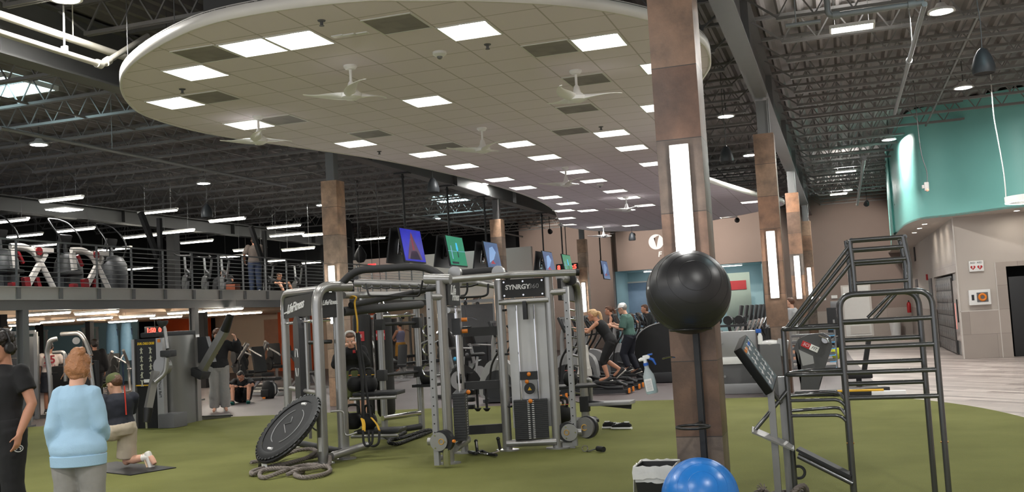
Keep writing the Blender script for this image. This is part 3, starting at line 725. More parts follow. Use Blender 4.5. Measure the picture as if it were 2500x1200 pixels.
# ---------------------------------------------------------------- hanging screens
def scr(name, cols, sc_=3): 
    m, nt, b, N, L = nodemat(name, .25)
    tc = N('ShaderNodeTexCoord'); n = N('ShaderNodeTexNoise', Scale=sc_, Detail=4); L(tc.outputs['Object'], n.inputs['Vector'])
    r = N('ShaderNodeValToRGB'); L(n.outputs['Fac'], r.inputs[0])
    r.color_ramp.elements[0].color = rgb(*cols[0]); r.color_ramp.elements[1].color = rgb(*cols[1]); r.color_ramp.elements[0].position = .35; r.color_ramp.elements[1].position = .68
    b.inputs['Base Color'].default_value = (0, 0, 0, 1); L(r.outputs[0], b.inputs['Emission Color']); b.inputs['Emission Strength'].default_value = .33
scr('pic_blue', [(44, 48, 190), (40, 44, 150)]); scr('pic_green', [(36, 128, 96), (40, 140, 104)]); scr('pic_aerial', [(62, 84, 130), (80, 110, 140)], 6)
glow('pic_red', (150, 60, 70), .24); glow('pic_brown', (90, 70, 90), .24); glow('pic_cyan', (60, 170, 220), .33); glow('pic_dark', (20, 24, 40), .2); glow('pic_white', (120, 150, 190), .28)
def tv(y, kind, name, single=False):
    z = 3.62; X0 = -10.37
    for s in ((1,) if single else (1, -1)):
        t = thing('hanging_television', '', 'television', (X0+s*.17, y, z), R(91) if s > 0 else R(-89), 'televisions on ceiling poles')
        T = M.Rotation(R(-9), 4, 'X')
        def put(mb, nm, m): o = mb.build(nm, m, t); o.matrix_local = T; return o
        put(MB().box((0, 0, 0), (1.36, .045, .88), bev=.01), 'casing', 'charcoal')
        pic = put(MB().box((0, -.026, .005), (1.3, .006, .82)), 'screen', {'t': 'pic_blue', 'g': 'pic_green', 'a': 'pic_aerial'}[kind])
        def sh(pts, m, nm='picture'):
            pts = [(x*1.15, y*1.2) for x, y in pts]
            MB().prism(pts, .0295, .0305, m=M(((1, 0, 0), (0, 0, -1), (0, 1, 0))).to_4x4()).build(nm, m, pic)
        if s > 0 and kind == 't':
            sh([(-.42, -.3), (-.2, -.05), (-.06, .2), (0, .3), (.06, .2), (.2, -.05), (.42, -.3)], 'pic_brown'); sh([(-.06, -.1), (-.03, .26), (.03, .26), (.06, -.1)], 'pic_red'); sh([(-.3, -.3), (-.16, -.12), (.16, -.12), (.3, -.3)], 'pic_dark')
        if s > 0 and kind == 'g':
            sh([(-.02, .05), (.0, .2), (.1, .2), (.12, .05), (.08, 0), (.02, 0)], 'pic_cyan'); sh([(.02, -.15), (.02, 0), (.08, 0), (.08, -.15)], 'pic_dark'); sh([(-.45, -.31), (-.45, -.26), (0, -.26), (0, -.31)], 'pic_dark'); sh([(-.6, -.02), (-.6, -.01), (.6, .01), (.6, 0)], 'pic_white'); sh([(-.38, -.2), (-.38, .12), (-.33, .12), (-.33, -.2)], 'pic_white')
        if s > 0 and kind == 'a': sh([(-.4, -.2), (-.2, .2), (.1, .25), (.3, .1), (.0, -.1)], 'pic_white'); sh([(-.3, -.22), (-.1, -.12), (.1, -.22)], 'pic_red')
        put(MB().box((0, .05, 0), (.5, .06, .4), bev=.02).tube(smooth_line([(0, .06, -.12), (.08, .11, -.1), (.05, .118, .05), (0, .08, .1)]), .02, 8), 'wall_bracket', 'chrome' if kind != 'g' else 'black_plastic')
        t['label'] = name[0] if s > 0 else name[1]
        MB().bar((0, .132, 0), (0, .06, 0), .08, .06).build('arm', 'black_plastic', t)
    p = thing('television_pole', name[2], 'ceiling pole', (X0, y, 5.5))
    MB().box((0, 0, -.02), (.4, .2, .03)).build('ceiling_plate', 'black_plastic', p)
    MB().cyl((0, 0, -.02), (0, 0, -2.05), .03, n=10).build('pole', 'black_plastic', p)
    MB().cyl((0, 0, -.08), (0, 0, -.14), .045, n=10).build('collar', 'black_plastic', p)
tv(23.0, 't', ('hanging television showing a tower against vivid blue', 'back of the television left of the tower picture', 'black ceiling pole carrying the tower picture screen'))
tv(26.0, 'g', ('hanging television showing a green sports pitch', 'back of the television left of the first green pitch picture', 'black ceiling pole carrying the first green pitch screen'))
tv(29.05, 'a', ('hanging television showing a pale blue aerial view', 'back of the television left of the aerial view', 'black ceiling pole carrying the aerial view screen'))
tv(35.3, 'a', ('smaller far television with a blue picture beside the red clock', 'back of the far television left of the red clock', 'black ceiling pole left of the red clock'))
tv(37.95, 'g', ('far television with a green picture in front of the red clock', '', 'black ceiling pole above the red clock'), True)
tv(44.5, 'a', ('farthest television, blue picture, before the blue alcove', '', 'thin black ceiling pole nearest the blue alcove'), True)
# red digit clocks
def clock(c, y, wd, ht, parts, label):
    p = Yp(*c, y); t = thing('digital_clock', label, 'clock', p)
    MB().box((0, .05, 0), (wd, .1, ht), bev=.01).build('clock_case', 'black_plastic', t)
    for s, dx in parts: text(s, ht*.78, 'led_red', t, frame((dx, -.006, 0), (1, 0, 0), (0, 0, 1)), .003, bold=.012, name='digits')
    MB().bar((0, .06, ht/2), (0, .06, (6.5 if y > 35 else 2.6)-p.z), .03, .03).build('bracket', 'black_plastic', t)
    return t
clock((1384, 652), 40.5, .95, .32, [('8', -.35), ('0:5', .27)], 'wide black clock with red digits behind the green television')
clock((376, 806), 30, .82, .3, [('1:50', -.12), ('0', .26)], 'wide black clock with red digits under the mezzanine')
# exit sign, red
p = Xp(908, 648, -15.6); t = thing('exit_sign', 'small glowing red sign above the far mezzanine railing', 'sign', (p.x, 33.5, Yp(908, 648, 33.5).z)); t.location = Yp(908, 648, 36.8)
MB().box((0, 0, 0), (.34, .06, .16)).build('sign_face', glow('exit_red', (1.0, .05, .05, 1), .5), t)
MB().cyl((0, 0, .08), (0, 0, 6.5-t.location.z), .01, n=6).build('stem', 'black_plastic', t)
# logo and letter on the brown end wall
p = Yp(1602, 590, 46.88)
t = thing('wall_logo', 'white round logo with a slanted numeral and letter F on the brown wall', 'sign', (p.x, 46.87, p.z))
mb = MB(); Pm = M(((1, 0, 0), (0, 0, -1), (0, 1, 0))).to_4x4()
disc = [(.36*math.cos(2*PI*i/40), .36*math.sin(2*PI*i/40)) for i in range(40)]
mb.prism(disc, 0, .02, m=Pm); mb.build('logo_disc', 'lettering_white', t)
MB().prism([(.167, .3), (.06, .27), (-.1, .18), (-.035, .17), (-.05, .03), (.01, -.26), (.08, .06), (.11, .18)], .02, .03, m=Pm).build('numeral', 'wall_taupe', t)
q = Yp(1612, 619, 46.88); text('F', .34, 'lettering_white', t, frame((q.x-p.x-.03, -.01, q.z-p.z-.03), (1, 0, 0), (0, 0, 1)), .01, .15, bold=.012)
# ---------------------------------------------------------------- fittings on the right-hand walls
def spotlamp(x, y, label, g):
    t = thing('recessed_downlight', label, 'downlight', (x, y, ZS-.001), 0, g)
    MB().lathe([(0, -.004), (.06, -.004), (.06, -.001), (0, -.001)], n=16).build('lens', 'spot_glow', t)
    MB().ring((0, 0, -.004), .068, .01, n=18, k=6).build('trim_ring', 'white_paint', t)
for p, l in (((2257, 546), 'nearest of the row of three'), ((2245, 556), 'middle of the row of three'), ((2232, 567), 'farthest of the row of three'), ((2482, 513), 'alone above the vending machine')):
    c = Zp(*p, ZS); spotlamp(c.x, c.y, 'small bright downlight in the soffit under the teal drum, '+l, 'soffit downlights')
p = Yp(2383, 649, YF-.03); t = thing('defibrillator_sign', 'white wall sign with two red hearts above the white cabinet', 'sign', (p.x, YF-.05, p.z))
MB().box((0, 0, 0), (.34, .05, .27), bev=.01).build('sign_board', 'white_plastic', t)
for dx in (-.08, .08):
    hp = []
    for i in range(28):
        a = 2*PI*i/28; hp.append((dx+.0038*16*math.sin(a)**3, -.035+.0038*(13*math.cos(a)-5*math.cos(2*a)-2*math.cos(3*a)-math.cos(4*a))))
    MB().prism(hp, .026, .03, m=Pm).build('heart', 'red_plastic', t)
    MB().prism([(dx-.012, -.005), (dx+.018, -.005), (dx+.004, -.03), (dx+.018, -.03), (dx-.014, -.075), (dx-.002, -.042), (dx-.016, -.042)], .03, .033, m=Pm).build('bolt', 'lettering_white', t)
    text('AED', .062, 'charcoal', t, frame((dx, -.027, .085), (1, 0, 0), (0, 0, 1)), .002)
p = Yp(2391, 725, YF-.08); t = thing('defibrillator_cabinet', 'white defibrillator cabinet with a window on the grey wall', 'cabinet', (p.x, YF-.1, p.z))
MB().box((0, 0, 0), (.5, .17, .38), bev=.015).build('cabinet_body', 'white_plastic', t)
MB().box((.06, -.087, .0), (.26, .012, .24)).build('window', 'mid_grey', t)
MB().ring((.06, -.095, 0), .075, .03, m=M.Rotation(R(90), 3, 'X'), n=20).build('case_badge', 'orange_plastic', t)
MB().box((-.16, -.088, 0), (.06, .01, .14)).build('latch', 'black_plastic', t)
# vending machine
t = thing('vending_machine', 'black vending machine with a lit glass front in the tiled recess', 'vending machine', (vo+.72, YF+.48, 0))
MB().box((0, .0, 1.0), (1.35, .85, 2.0), bev=.02).build('cabinet', 'black_plastic', t)
MB().box((.12, -.44, 1.1), (.85, .02, 1.5)).build('glass_front', mat('vend_glass', (40, 44, 48), .08), t)
glow('vend_light', (.9, .95, 1, 1), 1.0)
for k in range(6):
    z = .5+k*.22
    sh = MB().box((.12, -.452, z), (.82, .02, .02)).build('shelf', 'vend_light', t)
    for j in range(9):
        MB().box((-.24+j*.09, -.46, z+.08), (.07, .02, .12), bev=.01).build('packet', mat('pk%d' % ((j*3+k) % 5), [(190, 40, 50), (220, 220, 220), (60, 90, 150), (40, 40, 44), (150, 170, 190)][(j*3+k) % 5], .4), sh)
# lockers in the side wall
t = thing('locker_bank', 'bank of small grey lockers set into the side wall', 'lockers', (XL+.02, (yl0+1.4+yl1)/2, 0))
ly0, ly1 = yl0+1.4, yl1; n = 8; wd = (ly1-ly0)/n
MB().box((.12, 0, lz/2-.02), (.2, ly1-ly0-.06, lz-.06)).build('carcass', 'mid_grey', t)
dm = None
for k in range(6):
    for j in range(n):
        if dm is None:
            dm = MB().box((0, 0, 0), (.03, wd-.03, .32), bev=.006).build('locker_door', mat('locker_grey', (98, 94, 92), .4, .2), t); hm = MB().box((-.025, .15, 0), (.02, .03, .06)).build('locker_latch', 'chrome', dm); o = dm
        else:
            o = dm.copy(); COL.objects.link(o); h2 = hm.copy(); COL.objects.link(h2); h2.parent = o
        o.location = (0, ly0-(ly0+ly1)/2+wd*(j+.5), .2+k*.345)
t = thing('glass_cooler', 'tall glass-door display cooler beside the lockers', 'cooler', (XL+.04, yl0+.68, 0))
MB().box((.2, 0, lz/2), (.34, 1.3, lz-.02), bev=.01).build('cooler_body', 'steel_grey', t)
MB().box((-.0, 0, 1.2), (.03, 1.0, 1.6)).build('glass_door', mat('cooler_glass', (150, 140, 138), .1, 0, .3, 2), t)
MB().box((-.03, -.4, 1.2), (.03, .05, .6)).build('door_handle', 'black_plastic', t)
MB().box((-.02, .25, 1.05), (.01, .03, .7)).build('red_light', glow('cooler_red', (1, .35, .3, 1), .18), t)
# doors, sign plates and alarm on the side wall
for px, nm, z0, z1, wdt in ((2277, 'door_4', 0, 2.2, 1.0), (2243, 'door_5', 0, 2.3, 1.1)):
    q = Xp(px, 740, XL); struct(MB().box((XL-.01, q.y, (z0+z1)/2), (.05, wdt, z1)).build(nm, 'mid_grey'))
q = Xp(2265, 676, XL); tag(MB().box((XL-.03, q.y, q.z), (.06, .18, .2), bev=.01).build('fire_alarm', 'red_plastic'), 'small red fire alarm on the side wall left of the lockers', 'alarm')
q = Xp(2234, 620, XL); tag(MB().box((XL-.02, q.y, q.z), (.04, .5, .55), bev=.01).build('wall_plate', 'charcoal'), 'dark plate high on the side wall beyond the alarm', 'sign')
q = Xp(2222, 753, XL-.1); t = thing('fire_extinguisher', 'red fire extinguisher on the far right wall', 'fire extinguisher', (XL-.14, min(q.y, 46.3), .95))
MB().lathe([(0, 0), (.08, 0), (.085, .03), (.085, .38), (.05, .45), (.025, .47), (0, .47)], n=16).build('cylinder', 'red_plastic', t); MB().box((0, 0, .5), (.05, .12, .06)).build('valve', 'black_plastic', t)
t = thing('waste_bin', 'white bin with red lid before the far brown wall', 'bin', (Zp(2187, 815, 0).x-.05, 46.4, .004))
MB().lathe([(0, 0), (.2, 0), (.26, .62), (0, .62)], n=20).build('bin_body', 'white_plastic', t); MB().lathe([(0, .62), (.28, .62), (.28, .7), (.2, .76), (0, .76)], n=20).build('lid', 'red_plastic', t)
for px, py, l in ((2037, 724, 'small white notice on the brown wall behind the cage'), (2008, 728, 'white notice on the far stone column')):
    q = Yp(px, py, 46.85 if px > 2020 else 40.97); tag(MB().box((q.x, q.y, q.z), (.26, .02, .14)).build('wall_notice', 'white_plastic'), l, 'notice')
q = Yp(2070, 745, 46.83); tag(MB().box((q.x, 46.83, q.z), (.22, .1, .22), bev=.02).build('wall_box', 'charcoal'), 'small dark box on the brown wall beside the white door', 'box')
# camera, hanging box and ring lamp
q = Zp(2200, 498, 4.35)
q = V((2.02, 32.6, Yp(2200, 498, 32.6).z)); q = Yp(2204, 496, 32.9)
t = thing('security_camera', 'white bullet camera on the left end of the teal drum', 'camera', q)
MB().cyl((.05, .1, .04), (-.02, -.02, .02), .03).ball((.06, .12, .04), .06).build('mount', 'white_plastic', t)
MB().tube([(.08, -.02, .05), (-.2, -.2, -.04)], .06, 14).build('camera_body', 'white_plastic', t); MB().cyl((-.2, -.2, -.04), (-.23, -.22, -.05), .045).build('lens', 'black_plastic', t)
q = Yp(2262, 455, 24)
t = thing('hanging_device', 'small clear device with an orange light on a grey cord', 'sensor', q)
MB().box((0, 0, 0), (.1, .08, .2), bev=.02).box((-.07, 0, .0), (.06, .06, .08), bev=.01).build('device_body', mat('clear_grey', (170, 168, 166), .2), t)
MB().ball((.01, -.03, -.08), .03).build('light', glow('dev_orange', (1, .3, .2, 1), .4), t)
MB().tube(smooth_line([(.02, 0, .1), (.03, 0, .35), (-.06, 0, .9), (-.08, 0, 6.5-q.z)]), .01, 6).build('cord', 'mid_grey', t)
q = Yp(2497, 487, 23)
t = thing('ring_lamp', 'white ring lamp on a pale cord at the right edge', 'pendant lamp', (q.x+.22, q.y, q.z))
MB().lathe([(.5, -.05), (.56, -.05), (.56, .08), (.5, .08), (.5, -.05)], n=48).build('ring_housing', 'white_plastic', t)
MB().lathe([(.503, -.056), (.557, -.056), (.557, -.05), (.503, -.05), (.503, -.056)], n=40).build('ring_diffuser', glow('ring_glow', (1, .98, .95, 1), 12), t)
MB().tube(smooth_line([(-.53, 0, .07), (-.53, 0, .6), (-.58, 0, 1.3), (-.62, 0, 1.9), (-.6, 0, 6.5-q.z)]), .012, 6).build('cord', 'white_paint', t)

# track spotlights washing the end wall
def track_spot(p, y, z, aim, power, label):
    c = Yp(*p, y) if p else V((aim[0]+.6, y, z))
    t = thing('track_spotlight', label, 'spotlight', c, 0, 'track spotlights before the end wall')
    d = (V(aim)-c).normalized()
    MB().lathe([(0, -.12), (.06, -.12), (.09, -.02), (.11, .12), (.1, .12), (.085, .1), (0, .08)], n=20, m=d.to_track_quat('Z', 'Y').to_matrix()).build('lamp_head', 'black_plastic', t)
    MB().cyl((0, 0, .06), (0, 0, 6.5-c.z), .014, n=8).build('stem', 'black_plastic', t)
    L = bpy.data.lights.new('spot_beam', 'SPOT'); L.energy = power; L.spot_size = R(75); L.spot_blend = .6; L.color = (1, .9, .8); L.shadow_soft_size = .08
    o = bpy.data.objects.new('spot_beam', L); COL.objects.link(o); o.parent = t; o.location = d*.15; o.rotation_euler = d.to_track_quat('-Z', 'Y').to_euler()
track_spot((1543, 573), 42.5, 0, (-7.4, 46.9, 4.6), 300, 'black track spotlight left of the wall logo')
track_spot(None, 43.0, 5.3, (-4.6, 46.9, 4.8), 200, 'black track spotlight hidden above the wall behind the big column')
track_spot(None, 42.5, 5.5, (.6, 46.9, 3.6), 130, 'added black spotlight brightening the brown wall above the white door')  # added lamp, lifts the brown wall around the door

for k, (x, l) in enumerate(((-8.4, 'left'), (-5.2, 'right'))):  # fill lamps added to brighten the alcove interior
    t = thing('alcove_fill_light', 'added white strip light brightening the blue alcove, %s one' % l, 'strip light', (x, 48.4, 3.58), 0, 'added strip lights of the blue alcove')
    MB().box((0, 0, .02), (1.6, .16, .04), bev=.01).build('strip_body', 'white_paint', t); MB().box((0, 0, -.01), (1.5, .12, .02)).build('tube_diffuser', 'panel_glow', t)
track_spot(None, 42.0, 5.4, (-12.6, 46.9, 4.0), 260, 'added black spotlight brightening the dark brown wall')  # added lamp, brightens the left part of the brown wall
# ---------------------------------------------------------------- the training rig
T0 = TURF
rig = thing('training_rig', 'large silver and dark grey functional training rig with pull-up bars on the turf', 'training rig', (-5, 12, T0))
OR = V((-5, 12, T0))
def W(x, y, z): return V((x, y, z+T0))-OR
def wp(px, py, Y): return Yp(px, py, Y)-OR
B = {k: Zp(*p, T0)-OR for k, p in dict(L0=(708, 1094), P1=(790, 1131), P2=(841, 1120), R1=(941, 1070), R2=(1031, 1055), C0=(1069, 1141), C1=(1098, 1131), C2=(1135, 1105), S1=(1240, 1099), S2=(1362, 1094), S3=(1405, 1093), E=(1432, 1051)).items()}
for k in B: B[k].z = 0
UP = V((0, 0, 1))
def foot(b, d=(0, 1, 0), s=1):
    d = V(d).normalized(); n = V((-d.y, d.x, 0))
    MB().loft([(b+UP*z, d*.15*s, n*.1*s) for z in (0, .018)], 20).build('foot_plate', 'rig_silver', rig)
def upright(name, b, h, a=.06, c=.045, d=(1, 0, 0), m='rig_silver', z0=0):
    d = V(d).normalized(); n = V((-d.y, d.x, 0))
    return MB().loft([(b+UP*z0, d*a, n*c), (b+UP*h, d*a, n*c)], 18).build(name, m, rig)
def bar(name, pts, r, m='rig_silver', bend=.1, n=12): return MB().tube(fil(pts, bend), r, n).build(name, m, rig)
# arch on the left: two uprights L0 and P1 with curved tops
dl = (B['P1']-B['L0']); dl.normalize()
top = 2.17
for k, (a, c) in (('L0', (.075, .05)), ('P1', (.085, .055))):
    foot(B[k], (1, 0, 0))
for k, end, r in (('L0', B['P1']+V((.0, .2, top-.03)), .056), ('P1', B['P2']+V((.1, .16, top)), .066)):
    b = B[k]; bar('arch_post', [b, b+UP*top, end], r, bend=.22, n=14)
foot(B['P2'], (1, .4, 0)); upright('post', B['P2'], top, .075, .05, (.6, .8, 0))
def plate(name, a, b, z0, z1, th, m, par=rig):
    """an upright board between two plan points"""
    return MB().bar(V((a.x, a.y, (z0+z1)/2)), V((b.x, b.y, (z0+z1)/2)), th, z1-z0).build(name, m, par)
def face(a, b, z, off):
    """frame for lettering on the camera side of a board from a (left) to b (right)"""
    d = (b-a); d.z = 0; d.normalize(); n = V((d.y, -d.x, 0))
    c = (a+b)/2
    return frame(V((c.x, c.y, z))+n*off, d, (0, 0, 1)), d, n
h1 = plate('header_board', B['L0']+dl*.05, B['P1']-dl*.03, 1.82, 2.1, .05, 'rig_dark')
fm, d_, n_ = face(B['L0']-dl*.1, B['P1']-dl*.1, 1.96, .027); text('LifeFitness', .165, 'lettering_white', h1, frame(fm.translation-d_*.06, d_+UP*.06, (0, 0, 1)), .003, .5, sx=1.5, bold=.004); MB().bar(fm.translation-d_*.78-UP*.07, fm.translation-d_*.45-UP*.05, .006, .02).build('lettering', 'lettering_white', h1)
d2 = (B['P2']-B['P1']); d2.normalize()
h2 = plate('header_board', B['P1']+d2*.03, B['P2']+d2*.04, 1.78, 2.1, .05, 'rig_dark')
fm, d_, n_ = face(B['P1'], B['P2'], 1.97, .032); text('LifeFitness', .085, 'lettering_white', h2, frame(fm.translation+d_*.015, d_+UP*.05, (0, 0, 1)), .003, .5, sx=.8, bold=.002)
# long cushion panel hanging under the left header
c1 = B['L0']+dl*.95
pa = []
for i in range(24):
    a = 2*PI*i/24; pa.append((.17*math.cos(a), (.44 if math.sin(a) >= 0 else -.44)+.17*math.sin(a)))
nv = V((dl.y, -dl.x, 0)); m4 = frame(V((c1.x, c1.y, 1.22)), dl, (0, 0, 1))
pd = MB().prism(pa, -.04, .06, m=m4).build('padded_panel', mat('panel_dark', (58, 58, 60), .55, 0, .08), rig)
for s in (1, -1):
    for q in (1, -1):
        arc = [(q*(.02+.07*math.cos(t)), s*(.05+.14*math.sin(t))) for t in [R(10+i*8) for i in range(9)]]
        arc2 = [(x*.72, y*.95) for x, y in arc][::-1]
        MB().prism([(x, y) for x, y in arc]+arc2, .06, .064, m=m4).build('panel_mark', 'lettering_white', pd)
bar('cross_tube', [B['L0']+UP*1.75, B['P1']+UP*1.75], .022, 'chrome')
bar('cross_tube', [B['L0']+dl*.2+UP*.85, B['P1']+UP*.85], .03, 'rig_silver')
for k in range(2):
    bar('ladder_rung', [B['L0']+dl*(1.05+.25*k)+UP*.25, B['L0']+dl*(1.05+.25*k)+UP*1.8], .022, 'rig_silver')
b0 = B['P1']+d2*.12
for k, z in enumerate((1.48, 1.75)):
    bar('grip_peg', [b0+V((-.3, .12, z)), b0+V((.02, .12, z))], .025 if k == 0 else .016, 'black_plastic' if k == 0 else 'chrome')
bar('rope_anchor', fil([B['P1']+V((.06, .12, .62)), B['P1']+V((.2, .2, .62)), B['P1']+V((.2, .2, .3)), B['P1']+V((.34, .26, .34))], .06), .012, 'rig_silver')
bar('rope_anchor', fil([B['P1']+V((-.12, .1, .7)), B['P1']+V((-.2, .1, .62)), B['P1']+V((-.2, .1, .42)), B['P1']+V((-.08, .1, .38))], .06), .012, 'rig_silver')
bar('base_tube', [B['L0']+UP*.1, B['P1']+V((.1, .3, .1))], .045, 'rig_dark')
bar('base_tube', [B['P1']+V((.12, -.02, .09)), B['P2']+V((.16, .3, .13))], .05, 'rig_silver')
MB().box(B['P1']+V((.0, -.068, .24)), (.045, .004, .17)).build('warning_label', 'white_plastic', rig)
# rear pair with step bars
for k in ('R1', 'R2'): foot(B[k], (1, 0, 0), .8); upright('post', B[k], 1.95, .05, .04, (1, 0, 0))
for z, r, m in ((1.66, .026, 'rig_dark'), (.92, .024, 'rig_dark'), (.3, .04, 'chrome'), (.1, .045, 'rig_dark')):
    a, b = B['R1']+UP*z, B['R2']+UP*z
    bar('step_bar', [a+V((.0, -.06, 0)), b+V((0, -.06, 0))], r, m)
    if m == 'rig_dark' and z > .5:
        for q in (a, b): MB().box(q+V((0, -.01, 0)), (.13, .12, .16), bev=.02).build('bar_clamp', 'rig_dark', rig)
bar('cross_tube', [B['R1']+UP*1.78, B['R2']+UP*1.78], .02, 'chrome')
# main dark beam carrying the left half, seen from P2 to the rear pair
bar('top_beam', [B['P2']+V((0, .1, 1.85)), B['R2']+V((.1, -.05, 1.93))], .06, 'rig_dark')
bar('top_beam', [B['P2']+V((0, .15, 2.06)), B['R2']+V((-.1, 0, 2.1))], .045, 'rig_silver')
bar('top_beam', [B['P2']+V((.05, .25, 1.93)), W(-5.75, 13.0, 2.1)-V((0, 0, T0)), B['C1']+V((-.1, .35, 2.08))], .04, 'rig_dark', .2)
# curved monkey bar hoop and hanging grips
hoop = [wp(826, 700, 11.35), wp(866, 659, 11.4), wp(1040, 648, 11.55), wp(1092, 684, 11.3)]
bar('pull_up_arch', hoop, .048, 'rig_dark', .25, 14)
bm_ = bar('handle_beam', [wp(868, 690, 12.3), wp(1068, 696, 12.3)], .055, 'steel_grey', 0)
for i in range(8):
    x = 888+i*23
    MB().tube(fil([wp(x-4, 694, 12.22), wp(x-2, 702, 12.1), wp(x+16, 703, 12.1), wp(x+20, 698, 12.22)], .03), .012, 6).build('hook', 'black_plastic', bm_)
for x0, x1, y in ((897, 1029, 0), (1130, 1192, 1)):
    if y == 0:
        bar('hanging_grip', [wp(893, 693, 12.0), wp(901, 722, 11.85), wp(1024, 722, 11.7), wp(1032, 684, 11.7)], .014, 'black_plastic', .05, 8)
    else:
        bar('hanging_grip', [wp(1122, 726, 11.6), wp(1180, 723, 11.7), wp(1191, 718, 11.75), wp(1192, 692, 11.75)], .014, 'black_plastic', .04, 8)
        bar('hanging_grip', [wp(1120, 723, 11.8), wp(1136, 720, 11.9), wp(1141, 710, 11.9), wp(1141, 690, 11.9)], .014, 'black_plastic', .04, 8)
        bar('hanging_grip', [wp(1118, 700, 12.1), wp(1150, 698, 12.1), wp(1168, 692, 12.1)], .014, 'black_plastic', .04, 8)
MB().box(wp(870, 676, 12.3), (.05, .05, .16)).build('beam_bracket', 'rig_dark', rig)
# centre cable unit
for k, (a, c, d) in (('C1', (.075, .05, (.2, 1, 0))), ('C2', (.055, .045, (.2, 1, 0)))):
    foot(B[k], (1, .2, 0), .9); upright('post', B[k], 2.13, a, c, d)
bar('top_tube', [wp(1038, 680, 10.9), wp(1100, 681, 10.9)], .06, 'rig_silver', 0, 16)
d3 = (B['C2']-B['C1']); d3.normalize()
h3 = plate('header_board', B['C1']+d3*.05+V((.05, 0, 0)), B['C2']+V((.02, 0, 0)), 1.84, 2.14, .05, 'rig_dark')
fm, d_, n_ = face(B['C1']+d3*.05+V((.05, 0, 0)), B['C2']+V((.02, 0, 0)), 1.98, .027); text('Life', .16, 'lettering_white', h3, frame(fm.translation+UP*.04-d_*.1, d_, (0, 0, 1)), .003, .5, sx=1.5, bold=.004); text('Fitness', .13, 'lettering_white', h3, frame(fm.translation-UP*.04+d_*.06, d_, (0, 0, 1)), .003, .5, sx=1.3, bold=.003)
bar('cross_tube', [B['C1']+V((.05, .05, 1.78)), B['C2']+V((.02, -.02, 1.78))], .035, 'rig_silver', 0)
bar('base_tube', [B['C1']+V((.05, .05, .17)), B['C2']+V((.05, -.02, .17))], .05, 'rig_silver', 0)
def stack(a, b, z0, z1, nrow):
    """weight stack between plan points a and b"""
    dd = (b-a); w_ = dd.length; dd.normalize(); nn = V((dd.y, -dd.x, 0)); c = (a+b)/2
    st = MB()
    hh = (z1-z0)/nrow
    for k in range(nrow):
        st.bar(V((a.x, a.y, z0+hh*(k+.5))), V((b.x, b.y, z0+hh*(k+.5))), .14, hh*.9)
    so = st.build('weight_stack', 'charcoal', rig)
    lab = MB()
    for k in range(nrow):
        for s in (-1, 1): lab.bar(c+dd*(s*.028-.014)+nn*.072+UP*(z0+hh*(k+.5)-c.z), c+dd*(s*.028+.014)+nn*.072+UP*(z0+hh*(k+.5)-c.z), .002, hh*.4)
    lab.build('number_labels', 'lettering_white', so)
    MB().ball(c+nn*.1+UP*(z1-hh*.5-c.z), .028).build('selector_pin', 'orange_plastic', so)
    for s in (-.11, .11): bar('guide_rod', [c+dd*s+UP*(z0-c.z), c+dd*s+UP*(1.8-c.z)], .012, 'chrome', 0, 8)
    MB().bar(c-dd*.2+UP*(1.02-c.z+z0*0), c+dd*.2+UP*(1.02-c.z), .12, .1) 
    return so, c, dd, nn
so, c, dd, nn = stack(B['C1']+V((.12, .08, 0)), B['C2']+V((.04, -.1, 0)), .25, .8, 18)
cb = MB().bar(c-dd*.13+nn*.0+UP*1.58, c+dd*.1+UP*1.58, .1, .2).build('cable_block', 'black_plastic', rig)
for z in (1.66, 1.52): MB().cyl(c+dd*.02+nn*.06+UP*z, c+dd*.02+nn*.13+UP*z, .024).build('knob', 'orange_plastic', cb)
bar('cable', [c+UP*.8, c+UP*1.5], .006, 'black_plastic', 0, 6)
MB().cyl(c-nn*.03+UP*.95, c+nn*.03+UP*.95, .055).build('pulley', 'black_plastic', rig)
# adjustable pulley rails
def pulley_rail(b, link, mirror, zp):
    pr_ = MB().bar(b+UP*.03, b+UP*2.0, .06, .06).build('pulley_rail', 'silver_plastic', rig)
    bar('rail_tie', [b+UP*1.94, link+UP*1.94], .04, 'rig_silver', 0); bar('rail_tie', [b+UP*.1, link+UP*.1], .03, 'rig_silver', 0)
    hb = MB()
    for k in range(16): hb.cyl(b+V((-.001, -.031, .3+k*.1)), b+V((-.001, -.036, .3+k*.1)), .008, n=8)
    hb.build('adjustment_holes', 'black_matte', pr_)
    s = -1 if mirror else 1
    cr = MB().cyl(b+V((s*.05, -.065, zp)), b+V((s*.05, -.045, zp)), .105, n=24).build('pulley_guard', 'rig_silver', rig)
    MB().cyl(b+V((s*.085, -.04, zp)), b+V((s*.085, .05, zp)), .125, n=26).build('wheel', 'black_plastic', cr)
    MB().ring(b+V((s*.085, -.067, zp)), .03, .006, m=M.Rotation(R(90), 3, 'X'), n=16, k=6).build('wheel_emblem', mat('emblem_gold', (180, 140, 60), .4), cr)
    MB().cyl(b+V((-s*.1, 0, zp)), b+V((-s*.03, 0, zp)), .045).build('carriage', 'rig_silver', cr)
    for q in (0, 2.1, 4.2): MB().cyl(b+V((s*.05+.08*math.cos(q), -.066, zp+.08*math.sin(q))), b+V((s*.05+.08*math.cos(q), -.072, zp+.08*math.sin(q))), .011, n=8).build('bolt', 'chrome', cr)
    MB().cyl(b+V((.2 if s > 0 else -.06, -.02, zp)), b+V((.235 if s > 0 else -.1, -.03, zp)), .018).build('knob', 'orange_plastic', cr)
    return cr
cr = pulley_rail(B['C0'], B['C1'], False, .3)
MB().loft([(B['C0']+V((.12, -.02, z)), V((.045, 0, 0)), V((0, .03, 0))) for z in (.02, .14, .22)], 12).build('pulley_arm', 'chrome', cr)
cr2 = pulley_rail(B['S3'], B['S2'], True, .2)
